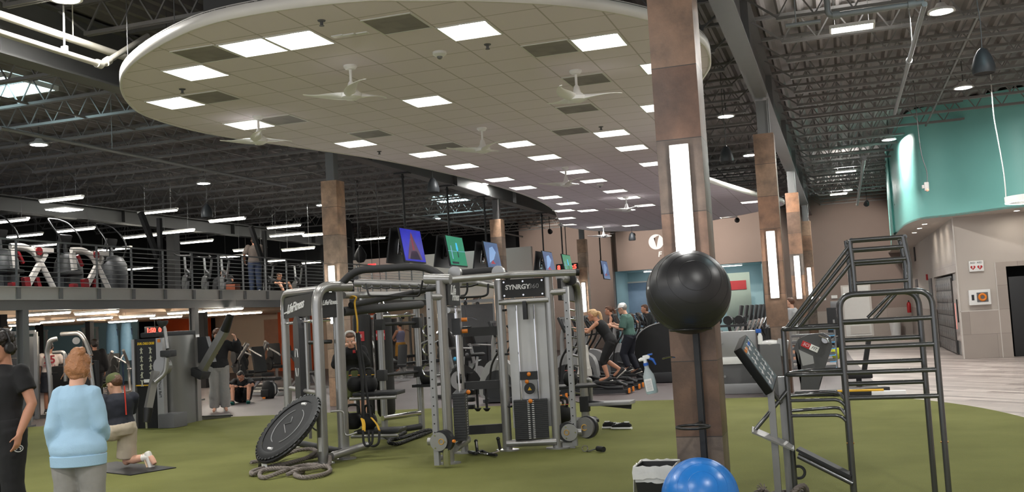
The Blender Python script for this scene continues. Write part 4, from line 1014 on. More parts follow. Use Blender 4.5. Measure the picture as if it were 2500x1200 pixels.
MB().cyl(B['S3']+V((.13, .0, .25)), B['S3']+V((.15, .06, .25)), .125, n=26).build('large_wheel', 'steel_grey', cr2)
MB().cyl(B['S3']+V((.155, .02, .25)), B['S3']+V((.165, .07, .25)), .14, n=26).build('wheel_rim', 'black_plastic', cr2)
MB().ring(B['S3']+V((.13, -.004, .25)), .035, .007, m=M.Rotation(R(90), 3, 'X'), n=16, k=6).build('wheel_emblem', 'emblem_gold', cr2)
sp = [(-.24, 0), (0, 0), (.0, .1), (-.08, .16), (-.14, .26), (-.24, .28)]
MB().prism([(x, z) for x, z in sp], -.008, .008, m=frame(B['S3'], (1, 0, 0), (0, 0, 1))).build('side_plate', 'rig_silver', rig)
# frame board between C2 and S1
for z, h, m in ((1.5, .11, 'rig_dark'), (.83, .1, 'rig_dark'), (.28, .11, 'rig_dark')):
    a, b = B['C2']+V((.05, .02, z)), B['S1']+V((-.02, .02, z))
    MB().bar(a, b, .06, h).build('cross_board', m, rig)
bar('top_beam', [wp(1100, 682, 11.2), wp(1236, 671, 11.85), wp(1411, 664, 12.05)], .042, 'rig_silver', .1)
bar('top_beam', [wp(1120, 668, 12.2), wp(1214, 660, 12.5), wp(1245, 676, 12.5)], .055, 'rig_dark', .2)
bar('top_beam', [wp(1125, 688, 12.2), wp(1170, 689, 12.4), wp(1218, 698, 12.3)], .045, 'rig_silver', .2)
MB().cyl(wp(1405, 664, 12.03), wp(1413, 664, 12.05), .046).build('end_cap', 'black_plastic', rig)
for p in ((1111, 666, 11.6), (1217, 664, 12.2), (1392, 681, 12.9)): MB().cyl(wp(*p)+V((0, -.03, 0)), wp(*p)+V((0, .03, 0)), .085, n=20).build('joint_disc', 'rig_silver' if p[0] < 1300 else 'rig_dark', rig)
# right-hand unit with the big header
for k in ('S1', 'S2'): foot(B[k], (1, 0, 0)); upright('post', B[k], 2.14, .06, .045, (1, .2, 0))
h4 = plate('header_board', B['S1']+V((.05, -.02, 0)), B['S2']+V((-.05, -.02, 0)), 1.9, 2.13, .05, 'rig_dark')
fm, d_, n_ = face(B['S1']+V((.05, -.02, 0)), B['S2']+V((-.05, -.02, 0)), 2.03, .027)
text('SYNRGY', .082, 'lettering_white', h4, frame(fm.translation-d_*.07, d_, (0, 0, 1)), .003, .08, sx=1.0, bold=.003); text('360', .082, mat('lettering_grey', (140, 140, 140), .5), h4, frame(fm.translation+d_*.135, d_, (0, 0, 1)), .003, .08, sx=1.05)
for s in (-.24, -.0, .24):
    for z in (1.93, 2.1): MB().cyl(fm.translation+d_*s-UP*2.03+UP*z-n_*.004, fm.translation+d_*s-UP*2.03+UP*z+n_*.006, .012, n=10).build('bolt', 'chrome', h4)
bar('cross_tube', [B['S1']+V((0, -.03, 1.85)), B['S2']+V((0, -.03, 1.85))], .036, 'rig_silver', 0)
bar('base_tube', [B['S1']+V((0, -.03, .09)), B['S2']+V((0, -.03, .09))], .045, 'rig_silver', 0)
MB().bar(B['S1']+V((.06, .1, 1.05)), B['S2']+V((-.06, .1, 1.05)), .03, 1.56).build('back_shroud', mat('shroud_white', (205, 205, 205), .4, .1, .04, 2), rig)
so, c, dd, nn = stack(B['S1']+V((.11, 0, 0)), B['S2']+V((-.1, 0, 0)), .14, .62, 20)
cb = MB().bar(c-dd*.11+nn*.05+UP*.92, c+dd*.11+nn*.05+UP*.92, .08, .1).build('cable_block', 'black_plastic', rig)
for s, z in ((-.0, .94), (-.03, .85)): MB().ball(c+dd*s+nn*.11+UP*z, .026).build('knob', 'orange_plastic', cb)
pl = MB().cyl(c+nn*.03+UP*.76, c+nn*.08+UP*.76, .07).build('pulley', 'black_plastic', rig)
MB().prism([(-.025, -.02), (.025, -.02), (0, .025)], .0, .003, m=frame(c+nn*.083+UP*.76, dd, (0, 0, 1))).build('warning_triangle', 'yellow_strap', pl)
MB().bar(c+nn*.04+UP*1.85, c+nn*.04+UP*1.62, .05, .06).build('pulley_hook', 'black_plastic', rig)
for z in (1.75, 1.2, .55): MB().cyl(B['S1']+V((.05, -.04, z)), B['S1']+V((.1, -.05, z)), .014).build('latch_peg', 'black_plastic', rig)
# right-hand wing
foot(B['E'], (1, .3, 0), .7)
e = B['E']; bar('arch_post', [e, e+UP*2.1, B['S2']+V((.05, .4, 2.14))], .06, 'rig_silver', .3, 14)
MB().bar(B['S2']+V((.06, .3, 1.98)), e+V((-.05, -.1, 1.98)), .05, .28).build('header_board', 'rig_dark', rig)
pg = MB()
for k in range(12): pg.cyl(e+V((-.05, -.04, .4+k*.13)), e+V((-.12, -.07, .42+k*.13)), .01, n=8)
pg.build('storage_pegs', 'chrome', rig)
for z in (.22, .68):
    MB().box((B['S2']+B['E'])/2+V((-.02, .25, z-.0)), (.6, .42, .04), rz=R(20), bev=.01).build('storage_tray', 'black_plastic', rig)
# bench board step on the right
bench = MB()
bench.box(V((0, 0, 0)), (.66, .3, .05), bev=.02)
bb = bench.build('step_board', mat('board_grey', (150, 150, 150), .4, .1), rig); q = wp(1490, 983, 13.9); bb.location = q; bb.rotation_euler = (0, R(-1), R(-4))
MB().bar(e+V((.04, 0, .4)), q+V((.3, 0, -.06)), .07, .06).build('board_beam', 'rig_dark', rig)
MB().tube(fil([e+V((.04, 0, .72)), e+V((.1, 0, .72)), q+V((-.28, 0, .0))], .1), .03, 10).build('board_strut', 'rig_silver', rig)
MB().box(e+V((0, 0, .38)), (.13, .13, .22), bev=.02).build('board_clamp', 'rig_dark', rig)
# shelves between P2 and the rear post
mid = (B['P2']*.62+B['R1']*.38)
for z in (.24, .74):
    a, b = B['P2']+V((.0, .12, z)), B['R1']+V((.05, -.2, z))
    MB().box((a+b)/2+V((.22, 0, 0)), (.62, .4, .05), rz=R(8), bev=.012).build('storage_tray', 'black_plastic', rig)
    bar('tray_rail', [(a+b)/2+V((-.1, -.24, -.05)), (a+b)/2+V((.55, -.16, -.05))], .022, 'rig_silver', 0)
for y_ in (806, 851, 903):
    q = wp(1046, y_, 13.2); MB().ring(q, .085, .011, m=M.Rotation(R(90), 3, 'X'), n=20, k=8, a0=R(40), a1=R(320)).build('storage_hook', 'chrome', rig)
bar('hook_rail', [wp(1052, 780, 13.2), wp(1058, 1010, 13.2)], .02, 'rig_silver', 0)
# multi grip rack on the cross board
for k in range(2):
    x = 1163+k*22; MB().tube([wp(x, 930, 12.0), wp(x+4, 1000, 11.95)], .016, 8).build('hanging_handle', 'black_rubber', rig)
    MB().lathe([(0, 0), (.02, .0), (.045, .03), (.045, .04), (0, .05)], wp(x+4, 1003, 11.95), 14).build('rubber_stop', 'black_rubber', rig)
for k in range(4): MB().box(wp(1150, 938+18*k, 11.95), (.1, .08, .06), bev=.02).build('grip_holder', 'black_plastic', rig)

# ---------------------------------------------------------------- kettlebells on the trays
def kettlebell(p, s, band, label):
    t = thing('kettlebell', label, 'kettlebell', p, random.uniform(-.5, .5), 'kettlebells on the rig trays')
    MB().lathe([(0, 0), (.06*s, 0), (.1*s, .035*s), (.115*s, .1*s), (.1*s, .165*s), (.06*s, .205*s), (0, .21*s)], n=22).build('bell', 'black_matte', t)
    MB().tube(smooth_line([(-.06*s, 0, .18*s), (-.085*s, 0, .25*s), (-.055*s, 0, .305*s), (.055*s, 0, .305*s), (.085*s, 0, .25*s), (.06*s, 0, .18*s)]), .0165*s, 10).build('handle', 'black_rubber', t)
    if band:
        for q in (-1, 1): MB().ring((q*.076*s, 0, .225*s), .018*s, .006*s, n=12, k=6).build('colour_band', band, t)
    return t
mat('pink_band', (190, 90, 80), .5)
for (px, py, Y, s, bnd, l) in ((868, 962, 12.32, 1.0, 'orange_plastic', 'black kettlebell with orange bands at left on the upper rig tray'), (903, 960, 12.3, 1.0, 'yellow_strap', 'black kettlebell with yellow bands at right on the upper rig tray'), (864, 1053, 12.3, 1.05, None, 'large black kettlebell at left on the lower rig tray'), (902, 1053, 12.3, 1.0, None, 'black kettlebell behind the yellow strap on the lower rig tray'),
    (1042, 938, 14.0, .9, None, 'black kettlebell on the tray right of the rear rig post'), (1349, 929, 12.9, .85, 'pink_band', 'black kettlebell half hidden behind the white stack panel'), (1393, 927, 13.0, .9, 'pink_band', 'kettlebell with pink bands on the upper tray of the right wing'), (1363, 1030, 12.95, .95, 'orange_plastic', 'kettlebell with orange band behind another on the lower right tray'), (1376, 1034, 12.8, 1.05, 'pink_band', 'big round kettlebell in front on the lower right tray')):
    q = Yp(px, py, Y)
    zz = T0 + (.765 if py < 1000 and px < 1000 else .265 if px < 1000 else q.z)
    if px > 1300: zz = T0+(.7 if py < 1000 else .24)
    if px == 1042: zz = T0+.73; MB().box((q.x-OR.x, q.y-OR.y, .71), (.36, .3, .04)).build('storage_tray', 'black_plastic', rig)
    kettlebell((q.x, q.y, zz), s, bnd, l)
# ---------------------------------------------------------------- heavy bags
for b0_, l in (((895, 1040), 'black heavy bag on the left, hanging behind the rig'), ((945, 1035), 'black heavy bag on the right, hanging behind the rig post')):
    g = Zp(*b0_, 0); t = thing('heavy_bag', l, 'punching bag', (g.x, g.y, .12), 0, 'black heavy bags')
    MB().lathe([(0, 0), (.12, .02), (.15, .08), (.155, .2), (.155, 1.65), (.14, 1.74), (0, 1.76)], n=28).build('bag', 'black_rubber', t)
    lb_ = MB().box((.03, -.156, 1.38), (.16, .012, .16)).build('bag_label', 'red_plastic', t)
    text('DE' if 'on the left' in l else 'HOM', .07, 'lettering_white', lb_, frame((.03, -.164, 1.38), (1, 0, 0), (0, 0, 1)), .002)
    for k in range(4): MB().tube([(.11*math.cos(k*PI/2), .11*math.sin(k*PI/2), 1.74), (0, 0, 2.02)], .008, 6).build('chain', 'chrome', t)
    MB().cyl((0, 0, 2.0), (0, 0, 4.0), .006, n=6).build('hanging_cable', 'black_plastic', t)
# ---------------------------------------------------------------- suspension strap
st = thing('suspension_strap', 'yellow and black suspension strap looped over the rig beam', 'strap', Yp(866, 728, 11.7))
o_ = Yp(866, 728, 11.7)
def sp_(px, py, Y): return Yp(px, py, Y)-o_
MB().tube(smooth_line([sp_(858, 728, 11.65), sp_(862, 722, 11.6), sp_(870, 726, 11.6), sp_(866, 740, 11.6), sp_(872, 780, 11.6), sp_(873, 812, 11.6)]), .02, 8, flat=(1.4, .35)).build('yellow_webbing', 'yellow_strap', st)
MB().tube(smooth_line([sp_(872, 810, 11.6), sp_(876, 860, 11.6), sp_(884, 930, 11.6), sp_(886, 1000, 11.6), sp_(884, 1030, 11.6)]), .018, 8, flat=(1.3, .4)).build('black_webbing', 'black_rubber', st)
MB().tube(smooth_line([sp_(876, 812, 11.6), sp_(886, 880, 11.6), sp_(896, 960, 11.6), sp_(906, 1020, 11.6)]), .014, 8, flat=(1.2, .4)).build('black_webbing', 'black_rubber', st)
MB().tube(smooth_line([sp_(906, 1018, 11.6), sp_(920, 1035, 11.6), sp_(926, 1050, 11.55)]), .018, 8, flat=(1.3, .4)).build('yellow_webbing', 'yellow_strap', st)
for x, y in ((886, 1008), (884, 1030)): pass
for k, (x0, x1) in enumerate(((886, 908), (900, 924))):
    MB().tube(smooth_line([sp_(x0, 1050, 11.5), sp_(x0+2, 1078, 11.45), sp_(x0+10, 1088, 11.45), sp_(x1, 1080, 11.45), sp_(x1+2, 1052, 11.5)]), .016, 8).build('foot_loop', 'black_rubber', st)
MB().tube(smooth_line([sp_(884, 1020, 11.6), sp_(888, 1034, 11.55), sp_(888, 1052, 11.5)]), .018, 8, flat=(1.3, .4)).build('yellow_webbing', 'yellow_strap', st)
# ---------------------------------------------------------------- tilted rebounder
cx = Zp(702, 1040, .5); Lr = .49
ax = V((.5*.707, .86*.707, .707)).normalized(); sd = V((.86, -.5, 0)); nz = sd.cross(ax)
if nz.z < 0: nz = -nz
t = thing('rebounder', 'round black rebounder trampoline tilted against the left end of the rig', 'rebounder', cx)
Mr = M((ax, nz.cross(ax), nz)).transposed()
MB().lathe([(0, 0), (Lr*.82, 0), (Lr*.82, -.012), (0, -.012)], n=44, m=Mr).build('mat_surface', mat('mat_dark', (34, 34, 35), .75, 0, .1), t)
MB().lathe([(Lr*.8, .012), (Lr*.9, .02), (Lr, .0), (Lr, -.02), (Lr*.85, -.0)], n=44, m=Mr).build('edge_cover', 'black_rubber', t)
MB().ring((0, 0, -.045), Lr*.97, .022, m=Mr, n=40).build('frame_ring', 'black_plastic', t)
sq = MB()
for k in range(44):
    a = 2*PI*k/44; sq.box(Mr @ V((Lr*1.0*math.cos(a), Lr*1.0*math.sin(a), -.01)), (.02, .04, .035), m=Mr @ M.Rotation(a, 3, 'Z'))
sq.build('edge_loops', 'black_plastic', t)
MB().ring((0, 0, .006), Lr*.52, .006, m=Mr, n=36, k=6, a0=R(20), a1=R(165)).ring((0, 0, .006), Lr*.52, .006, m=Mr, n=36, k=6, a0=R(200), a1=R(345)).build('surface_print', 'silver_plastic', t)
for q in (0, 180): MB().ring((0, 0, .006), Lr*.7, .018, m=Mr, n=6, k=6, a0=R(q-8), a1=R(q+8)).build('surface_print', 'lettering_white', t)
MB().tube([Mr @ V((-.1, -.08, .006)), Mr @ V((.02, .1, .006)), Mr @ V((.06, -.02, .006)), Mr @ V((.14, .04, .006))], .006, 6).build('surface_print', 'silver_plastic', t)
MB().tube([Mr @ V((-Lr*.8, 0, -.06)), V((-.38, -.02, -cx.z+.03+T0)), V((-.38, -.02, -cx.z+T0))], .035, 10).build('leg', 'black_plastic', t)
MB().tube(fil([Mr @ V((-Lr*.75, 0, -.1)), Mr @ V((Lr*.8, 0, -.16))], .1), .03, 10).build('tilt_bar', 'black_plastic', t)
MB().box(Mr @ V((-Lr-.03, .02, -.07)), (.1, .13, .006), m=Mr @ M.Rotation(R(-50), 3, 'Y')).build('warning_tag', 'white_plastic', t)
# ---------------------------------------------------------------- battle ropes
def braid(name, pts, r, m, label, cat, grp=None, twist=55):
    P = smooth_line(pts, 10); out = thing(name, label, cat, P[0], 0, grp); o = P[0]
    # resample evenly
    L_ = [0]
    for a, b in zip(P, P[1:]): L_.append(L_[-1]+(b-a).length)
    n = int(L_[-1]/.018); Q = []; j = 0
    for i in range(n+1):
        s = L_[-1]*i/n
        while j < len(L_)-2 and L_[j+1] < s: j += 1
        q = (s-L_[j])/max(1e-6, L_[j+1]-L_[j]); Q.append(P[j].lerp(P[j+1], min(1, q)))
    for k in range(3):
        S = []
        for i, c in enumerate(Q):
            tg = (Q[min(n, i+1)]-Q[max(0, i-1)]).normalized(); u = tg.cross(UP).normalized() if abs(tg.z) < .98 else V((1, 0, 0)); v = tg.cross(u)
            a = L_[-1]*i/n*twist+k*2*PI/3
            S.append(c-o+(u*math.cos(a)+v*math.sin(a))*r*.52)
        MB().tube(S, r*.62, 6).build('strand', m, out)
    return out
mat('rope_grey', (122, 114, 108), .85, 0, .15, bump=.4, bs=200)
def fl(px, py, h=.035): return Zp(px, py, T0+h)
braid('battle_rope', [fl(612, 1128), fl(640, 1124), fl(668, 1124), fl(700, 1108, .06), fl(730, 1098, .1), fl(765, 1096, .1), fl(775, 1110, .07), fl(740, 1120), fl(690, 1135), fl(640, 1148), fl(618, 1156), fl(616, 1150), fl(650, 1140), fl(700, 1130, .07), fl(745, 1118, .08), fl(770, 1104, .1), fl(782, 1098, .1)], .024, 'rope_grey', 'thick grey battle rope, the half coiled toward the left under the rebounder', 'rope', 'battle ropes')
braid('battle_rope', [fl(806, 1110, .1), fl(804, 1132, .03), fl(795, 1140, .03), fl(770, 1134, .08), fl(735, 1136, .06), fl(690, 1150, .06), fl(650, 1164, .03), fl(634, 1160, .03), fl(645, 1146, .07), fl(690, 1142, .09), fl(740, 1148, .03), fl(720, 1158, .03), fl(745, 1164, .03), fl(785, 1158, .03), fl(806, 1148, .03), fl(796, 1136, .07), fl(760, 1142, .05), fl(728, 1146, .07), fl(700, 1158, .03)], .024, 'rope_grey', 'thick grey battle rope looping in front of the rig post', 'rope', 'battle ropes')
braid('battle_rope', [fl(936, 1062, .05), fl(960, 1072, .05), fl(1000, 1062, .06), fl(1040, 1050, .08), fl(1052, 1052, .05), fl(1010, 1068, .03), fl(970, 1082, .03), fl(950, 1076, .06), fl(990, 1054, .1)], .026, 'black_rubber', 'dark rope lying under the rear step bars of the rig', 'rope')
# ---------------------------------------------------------------- small things on the turf by the rig
t = thing('cable_handle_bar', 'black and chrome double-handle bar lying on the turf before the rig', 'cable handle', fl(1188, 1103, 0))
o_ = fl(1188, 1103, 0)
MB().tube(fil([fl(1163, 1077, .16)-o_, fl(1166, 1106, .02)-o_, fl(1190, 1108, .02)-o_, fl(1222, 1100, .03)-o_, fl(1216, 1072, .18)-o_], .06), .012, 8).build('bent_bar', 'chrome', t)
for a, b in (((1162, 1076, .16), (1165, 1100, .05)), ((1216, 1070, .19), (1221, 1096, .06))): MB().cyl(fl(*a)-o_, fl(*b)-o_, .019).ball(fl(*a)-o_, .024).build('grip', 'black_rubber', t)
MB().tube(smooth_line([fl(1145, 1102, .02)-o_, fl(1160, 1106, .03)-o_, fl(1176, 1100, .03)-o_, fl(1190, 1106, .02)-o_, fl(1212, 1110, .03)-o_]), .018, 8).build('strap', 'black_rubber', t)
t = thing('cable_grip', 'black strap handle with a steel carabiner on the turf', 'cable handle', fl(1440, 1095, 0)); o_ = fl(1440, 1095, 0)
MB().ring(fl(1428, 1094, .04)-o_, .035, .006, m=M.Rotation(R(70), 3, 'X'), n=20, k=6).build('carabiner', 'chrome', t)
MB().tube(smooth_line([fl(1434, 1101, .015)-o_, fl(1448, 1097, .02)-o_, fl(1460, 1094, .03)-o_]), .012, 8, flat=(1.5, .5)).build('webbing', 'black_rubber', t)
MB().tube([fl(1459, 1094, .04)-o_, fl(1474, 1096, .04)-o_], .032, 14).build('grip', 'black_rubber', t)
for k, (dx, dy, rz, l) in enumerate(((-.05, .05, 3, 'black and white low canvas shoe at left on the turf'), (.1, -.06, 172, 'black and white low canvas shoe at right on the turf'))):
    g = Zp(1503, 1046, T0)
    t = thing('canvas_shoe', l, 'shoe', (g.x+dx, g.y+dy, T0), R(rz), 'pair of canvas shoes')
    prof = [(-.14, .036, .04), (-.1, .042, .07), (-.03, .04, .065), (.04, .047, .05), (.1, .048, .04), (.14, .03, .03)]
    MB().loft([(V((x, 0, .03+h*.5)), V((0, w_, 0)), V((0, 0, h*.55))) for x, w_, h in prof], 16).build('upper', 'black_matte', t)
    MB().loft([(V((x, 0, .016)), V((0, w_+.006, 0)), V((0, 0, .018))) for x, w_, h in [(-.152, .03, 0), (-.13, .04, 0), (-.03, .042, 0), (.06, .05, 0), (.12, .046, 0), (.152, .026, 0)]], 14).build('sole', 'white_plastic', t)
    MB().tube([(.02, -.03, .085), (.05, .03, .08), (.05, -.03, .078), (.08, .03, .072)], .007, 6).build('laces', 'white_plastic', t)
    MB().ring((-.08, 0, .1), .032, .007, n=16, k=6).build('collar', 'white_plastic', t)
# ---------------------------------------------------------------- stretching cage at the right
CG = Yp(2200, 715, 8.6); cg = thing('stretching_cage', 'tall dark tubular stretching cage with rungs at the right of the turf', 'stretching cage', (.3, 8.75, T0))
OC = V((.3, 8.75, T0))
def cp_(px, py, Y): return Yp(px, py, Y)-OC
mat('cage_tube', (96, 97, 97), .2, .65, .05)
YF1, YF2 = 8.6, 8.93
def cb_(name, pts, r=.019, bend=.06): return MB().tube(fil(pts, bend), r, 10).build(name, 'cage_tube', cg)
def gnd(px, py, Y): v = cp_(px, py, Y); v.z = 0; return v
fl_, fr_ = gnd(2089, 1240, YF1), gnd(2320, 1240, YF1)
topz = cp_(2200, 711, YF1).z
a = V((fl_.x, fl_.y, topz)); b = V((fr_.x, fr_.y, topz))
MB().tube(fil([fl_, a, b, fr_], .13, 8), .0235, 12).build('main_arch', 'cage_tube', cg)
rl, rr = V((fl_.x-.01, YF2-OC.y, 0)), gnd(2285, 1222, YF2)
a2 = V((rl.x, rl.y, topz)); b2 = V((rr.x, rr.y, topz))
MB().tube(fil([rl, a2, b2, rr], .13, 8), .0235, 12).build('main_arch', 'cage_tube', cg)
for yl, yr in ((786, 773), (850, 837), (912, 899), (971, 966)):
    z = cp_(2170, (yl+yr)/2, YF1).z; cb_('rung', [V((fl_.x, fl_.y, z)), V((fr_.x, fr_.y, z))])
for y in (783, 826, 882, 934):
    z = cp_(2150, y, YF2).z; cb_('rung', [V((rl.x, rl.y, z)), V((rr.x, rr.y, z))])
for q in (fl_, fr_, rl, rr): MB().cyl(q, q+V((0, 0, .025)), .032, n=12).build('foot_cap', 'black_rubber', cg)
for q in (fl_, fr_): MB().cyl(q+V((-.03, 0, .48)), q+V((.03, 0, .48)), .008, n=8).build('bolt', mat('brass', (160, 120, 70), .3, .9), cg)
# upper head cage
for Y, off in ((YF1+.02, 0), (YF2-.02, 1)):
    l0, l1 = cp_(2088, 714, Y), cp_(2079, 586, Y); r0, r1 = cp_(2222, 705, Y), cp_(2207, 577, Y)
    dx = V((.0, 0, 0)) if not off else V((-.03, 0, 0))
    l0.z = r0.z = topz; zt = (l1.z+r1.z)/2
    L1 = V((l0.x-.01, l0.y, zt))+dx; R1_ = V((r0.x-.02, r0.y, zt))+dx
    zk = topz+(zt-topz)*.48
    cb_('head_post', [l0+dx, V((l0.x, l0.y, zk))+dx, L1], .019, .03); cb_('head_post', [r0+dx, V((r0.x+.01, r0.y, zk))+dx, R1_], .021, .03)
    for k, f_ in enumerate((.98, .8, .55) if off else (1.0, .82, .6, .2)):
        z = topz+(zt-topz)*f_; xl = L1.x+(l0.x+dx.x-L1.x)*(1-f_); xr = R1_.x+(r0.x+dx.x-R1_.x)*(1-f_)
        cb_('head_rung', [V((xl, l0.y, z)), V((xr, l0.y, z))], .016)
cb_('head_link', [cp_(2079, 586, YF1+.02), cp_(2079, 586, YF1+.02)+V((-.03, .3, 0))]); cb_('head_link', [cp_(2209, 577, YF1+.02), cp_(2209, 577, YF1+.02)+V((-.03, .3, 0))])
# left wing
tip = cp_(1916, 803, 8.72); lp = gnd(1945, 1235, 8.72)
MB().tube([lp, V((lp.x, lp.y, tip.z))], .0225, 12).build('wing_post', 'cage_tube', cg)
MB().cyl(lp, lp+V((0, 0, .025)), .032, n=12).build('foot_cap', 'black_rubber', cg)
for z, rr_ in ((tip.z, .018), (cp_(1928, 913, 8.72).z, .018)):
    cb_('wing_loop', [V((fl_.x, fl_.y, z)), V((lp.x+.1, fl_.y+.02, z)), V((lp.x-.03, lp.y, z)), V((lp.x+.14, rl.y, z+.01)), V((rl.x, rl.y, z+.01))], rr_, .1)
for k, y in enumerate((965, 977, 1002, 1014)):
    z = cp_(1940, y, 8.72).z; yy = fl_.y if k % 2 else rl.y-.1
    cb_('wing_rung', [V((lp.x, lp.y, z)), V((fl_.x-.06, yy, z+.01)), V((fl_.x, fl_.y, z-.06))], .014, .07)
for k, (xb, yt) in enumerate(((1920, 592), (1932, 614), (1950, 640))):
    cb_('diagonal_tube', [cp_(xb, 800, 8.72+.03*k), cp_(2079, yt, YF1+.06)+V((0, .06*(k % 2), 0))], .0165, 0)
for q in (0, 1): cb_('diagonal_brace', [cp_(2118+q*14, 775+q*6, YF2-.1*q), cp_(2175+q*12, 717, YF2-.1*q)], .014, 0)
pa, pb = cp_(1948, 1094, 8.7), cp_(2080, 1160, 8.65)
MB().bar(pa, pb, .2, .02, up=(.45, 0, .9)).build('foot_platform', 'black_rubber', cg)
cb_('platform_tube', [pa+V((0, -.08, -.05)), pb+V((0, -.08, -.05))], .02, 0); cb_('platform_tube', [pa+V((0, .1, -.05)), pb+V((0, .1, -.05))], .02, 0)
# placard and its arms
arm = [cp_(1925, 950, 8.72), cp_(1838, 1055, 8.62)]
cb_('placard_arm', arm, .018, 0); cb_('placard_arm', [cp_(1880, 948, 8.66), cp_(1907, 984, 8.7)], .017, 0)
MB().bar(cp_(1836, 1048, 8.6), cp_(1938, 1092, 8.68), .1, .015, up=(.4, -.3, .85)).build('sloped_pad', mat('pad_grey', (150, 150, 148), .4, .2), cg)
q0, q1 = cp_(1806, 836, 8.6), cp_(1884, 942, 8.7)
ax = (q1-q0).normalized(); sd = V((.2, .97, .05)); sd = (sd-ax*sd.dot(ax)).normalized(); nz = ax.cross(sd); 
if nz.x < 0: nz = -nz
Mp = M((ax, nz.cross(ax), nz)).transposed()
c_ = (q0+q1)/2
bd = MB().box(c_, ((q1-q0).length, .34, .07), m=Mp, bev=.01).build('placard_box', 'black_plastic', cg)
MB().box(c_+nz*.037, ((q1-q0).length*.94, .31, .006), m=Mp).build('placard_face', mat('placard', (110, 118, 124), .25, 0, .1), bd)
random.seed(3)
for i in range(4):
    for j in range(3):
        o3 = c_+nz*.041+Mp @ V((-.15+.1*i, -.1+.1*j, 0))
        MB().tube([o3+Mp @ V((-.03, .0, 0)), o3+Mp @ V((0, .02, 0)), o3+Mp @ V((.03, -.01, 0))], .005, 5).tube([o3+Mp @ V((0, .02, 0)), o3+Mp @ V((.01, -.03, 0))], .005, 5).ball(o3+Mp @ V((-.036, .004, 0)), .008, 8).build('figure_mark', 'lettering_white', bd)
MB().box(c_+nz*.041+Mp @ V((-.17, -.1, 0)), (.03, .1, .003), m=Mp).build('red_stripe', 'orange_plastic', bd)
MB().box(c_+nz*.041+Mp @ V((-.17, .05, 0)), (.025, .08, .003), m=Mp).build('blue_stripe', 'blue_plastic', bd)
# twin grey posts of the rope stand behind the placard
s0 = Zp(1902, 1222, T0); t = thing('rope_stand', 'pair of grey upright posts behind the tilted placard', 'stand', s0)
for k, (dx, dy, h) in enumerate(((0, 0, 1.02), (.085, .12, 1.02))):
    MB().bar((dx, dy, 0), (dx, dy, h), .055, .06).build('post', 'steel_grey', t)
MB().box((.04, .06, .012), (.3, .3, .024), bev=.006).build('base_plate', 'steel_grey', t)
MB().ring((.17, .1, .22), .05, .012, m=M.Rotation(R(90), 3, 'X'), n=18, k=6).build('rope_ring', 'charcoal', t)
braid('anchor_rope', [s0+V((.09, -.02, .04)), s0+V((.14, -.06, .1)), s0+V((.2, .02, .12)), s0+V((.22, .1, .06)), s0+V((.15, .16, .04)), s0+V((.06, .17, .04)), s0+V((-.04, .1, .04)), s0+V((-.07, -.02, .05)), s0+V((-.11, -.08, .1))], .024, 'rope_grey', 'grey rope knotted round the foot of the twin posts', 'rope')
tf = MB(); e0 = s0+V((-.11, -.08, .1))
for k in range(26):
    d = V((random.uniform(-1, .2), random.uniform(-1, .3), random.uniform(-.4, .6))).normalized()*random.uniform(.05, .085); tf.tube([e0, e0+d*.6, e0+d+V((0, 0, -.015))], .005, 5)
tag(tf.build('rope_tassel', 'rope_grey'), 'frayed grey rope end beside the twin posts', 'rope end')
# ---------------------------------------------------------------- ball pole in front of the nearest column
bp_ = V((-1.15, 8.06, 0)); t = thing('ball_pole', 'black pole with ring brackets on the nearest stone column', 'ball rack', (bp_.x, bp_.y, T0))
zr = Yp(1683, 803, 7.75).z; zr2 = Yp(1692, 1043, 7.75).z
MB().box((0, .09, 1.0), (.055, .02, 1.5)).box((0, .07, .75), (.04, .03, 1.4)).build('pole', 'black_plastic', t)
MB().box((0, 0, .01), (.2, .2, .02), bev=.005).build('base_plate', 'black_plastic', t)
pc = Yp(1680, 707, 7.72); pb_ = Yp(1692, 1043, 7.8)
for cc, rr_ in ((V((pc.x, 7.72, zr)), .155), (V((pb_.x, 7.8, zr2)), .125)):
    MB().ring(cc-V((bp_.x, bp_.y, T0)), rr_, .011, n=36, k=8).tube([cc-V((bp_.x, bp_.y, T0))+V((0, rr_, 0)), V((0, .08, cc.z-T0))], .012, 8).build('ring_bracket', 'black_plastic', t)
def ball(name, c, r, m, label, seed):
    t = thing(name, label, 'exercise ball', c)
    MB().ball((0, 0, 0), r, 64).build('ball_skin', m, t)
    gr = MB()
    for k in range(-4, 5):
        z = r*math.sin(k*R(17)); gr.ring((0, 0, z), math.sqrt(r*r-z*z)+.0005, .0016, n=56, k=4)
    g = gr.build('moulded_ridge', m, t); g.rotation_euler = (R(60), R(seed), 0)
    v = MB().cyl((0, 0, r-.006), (0, 0, r+.004), .012, n=12).build('plug', 'white_plastic', t)
    v.rotation_euler = (R(82), 0, R(-60))
mat('ball_black', (40, 40, 42), .38, 0, .06); mat('ball_blue', (34, 116, 196), .3, 0, .06)
rb = 101.5/2430*7.72*1.005
ball('exercise_ball', (pc.x, 7.72, zr-.01+math.sqrt(rb*rb-.155**2)+.012), rb, 'ball_black', 'large matte black exercise ball resting on the ring of the pole', 40)
cb2 = Yp(1709, 1197, 7.35)
rb2 = 92/2430*7.35*1.0
ball('exercise_ball', (cb2.x, 7.35, rb2+T0), rb2, 'ball_blue', 'shiny blue exercise ball on the turf below the black one', 25)
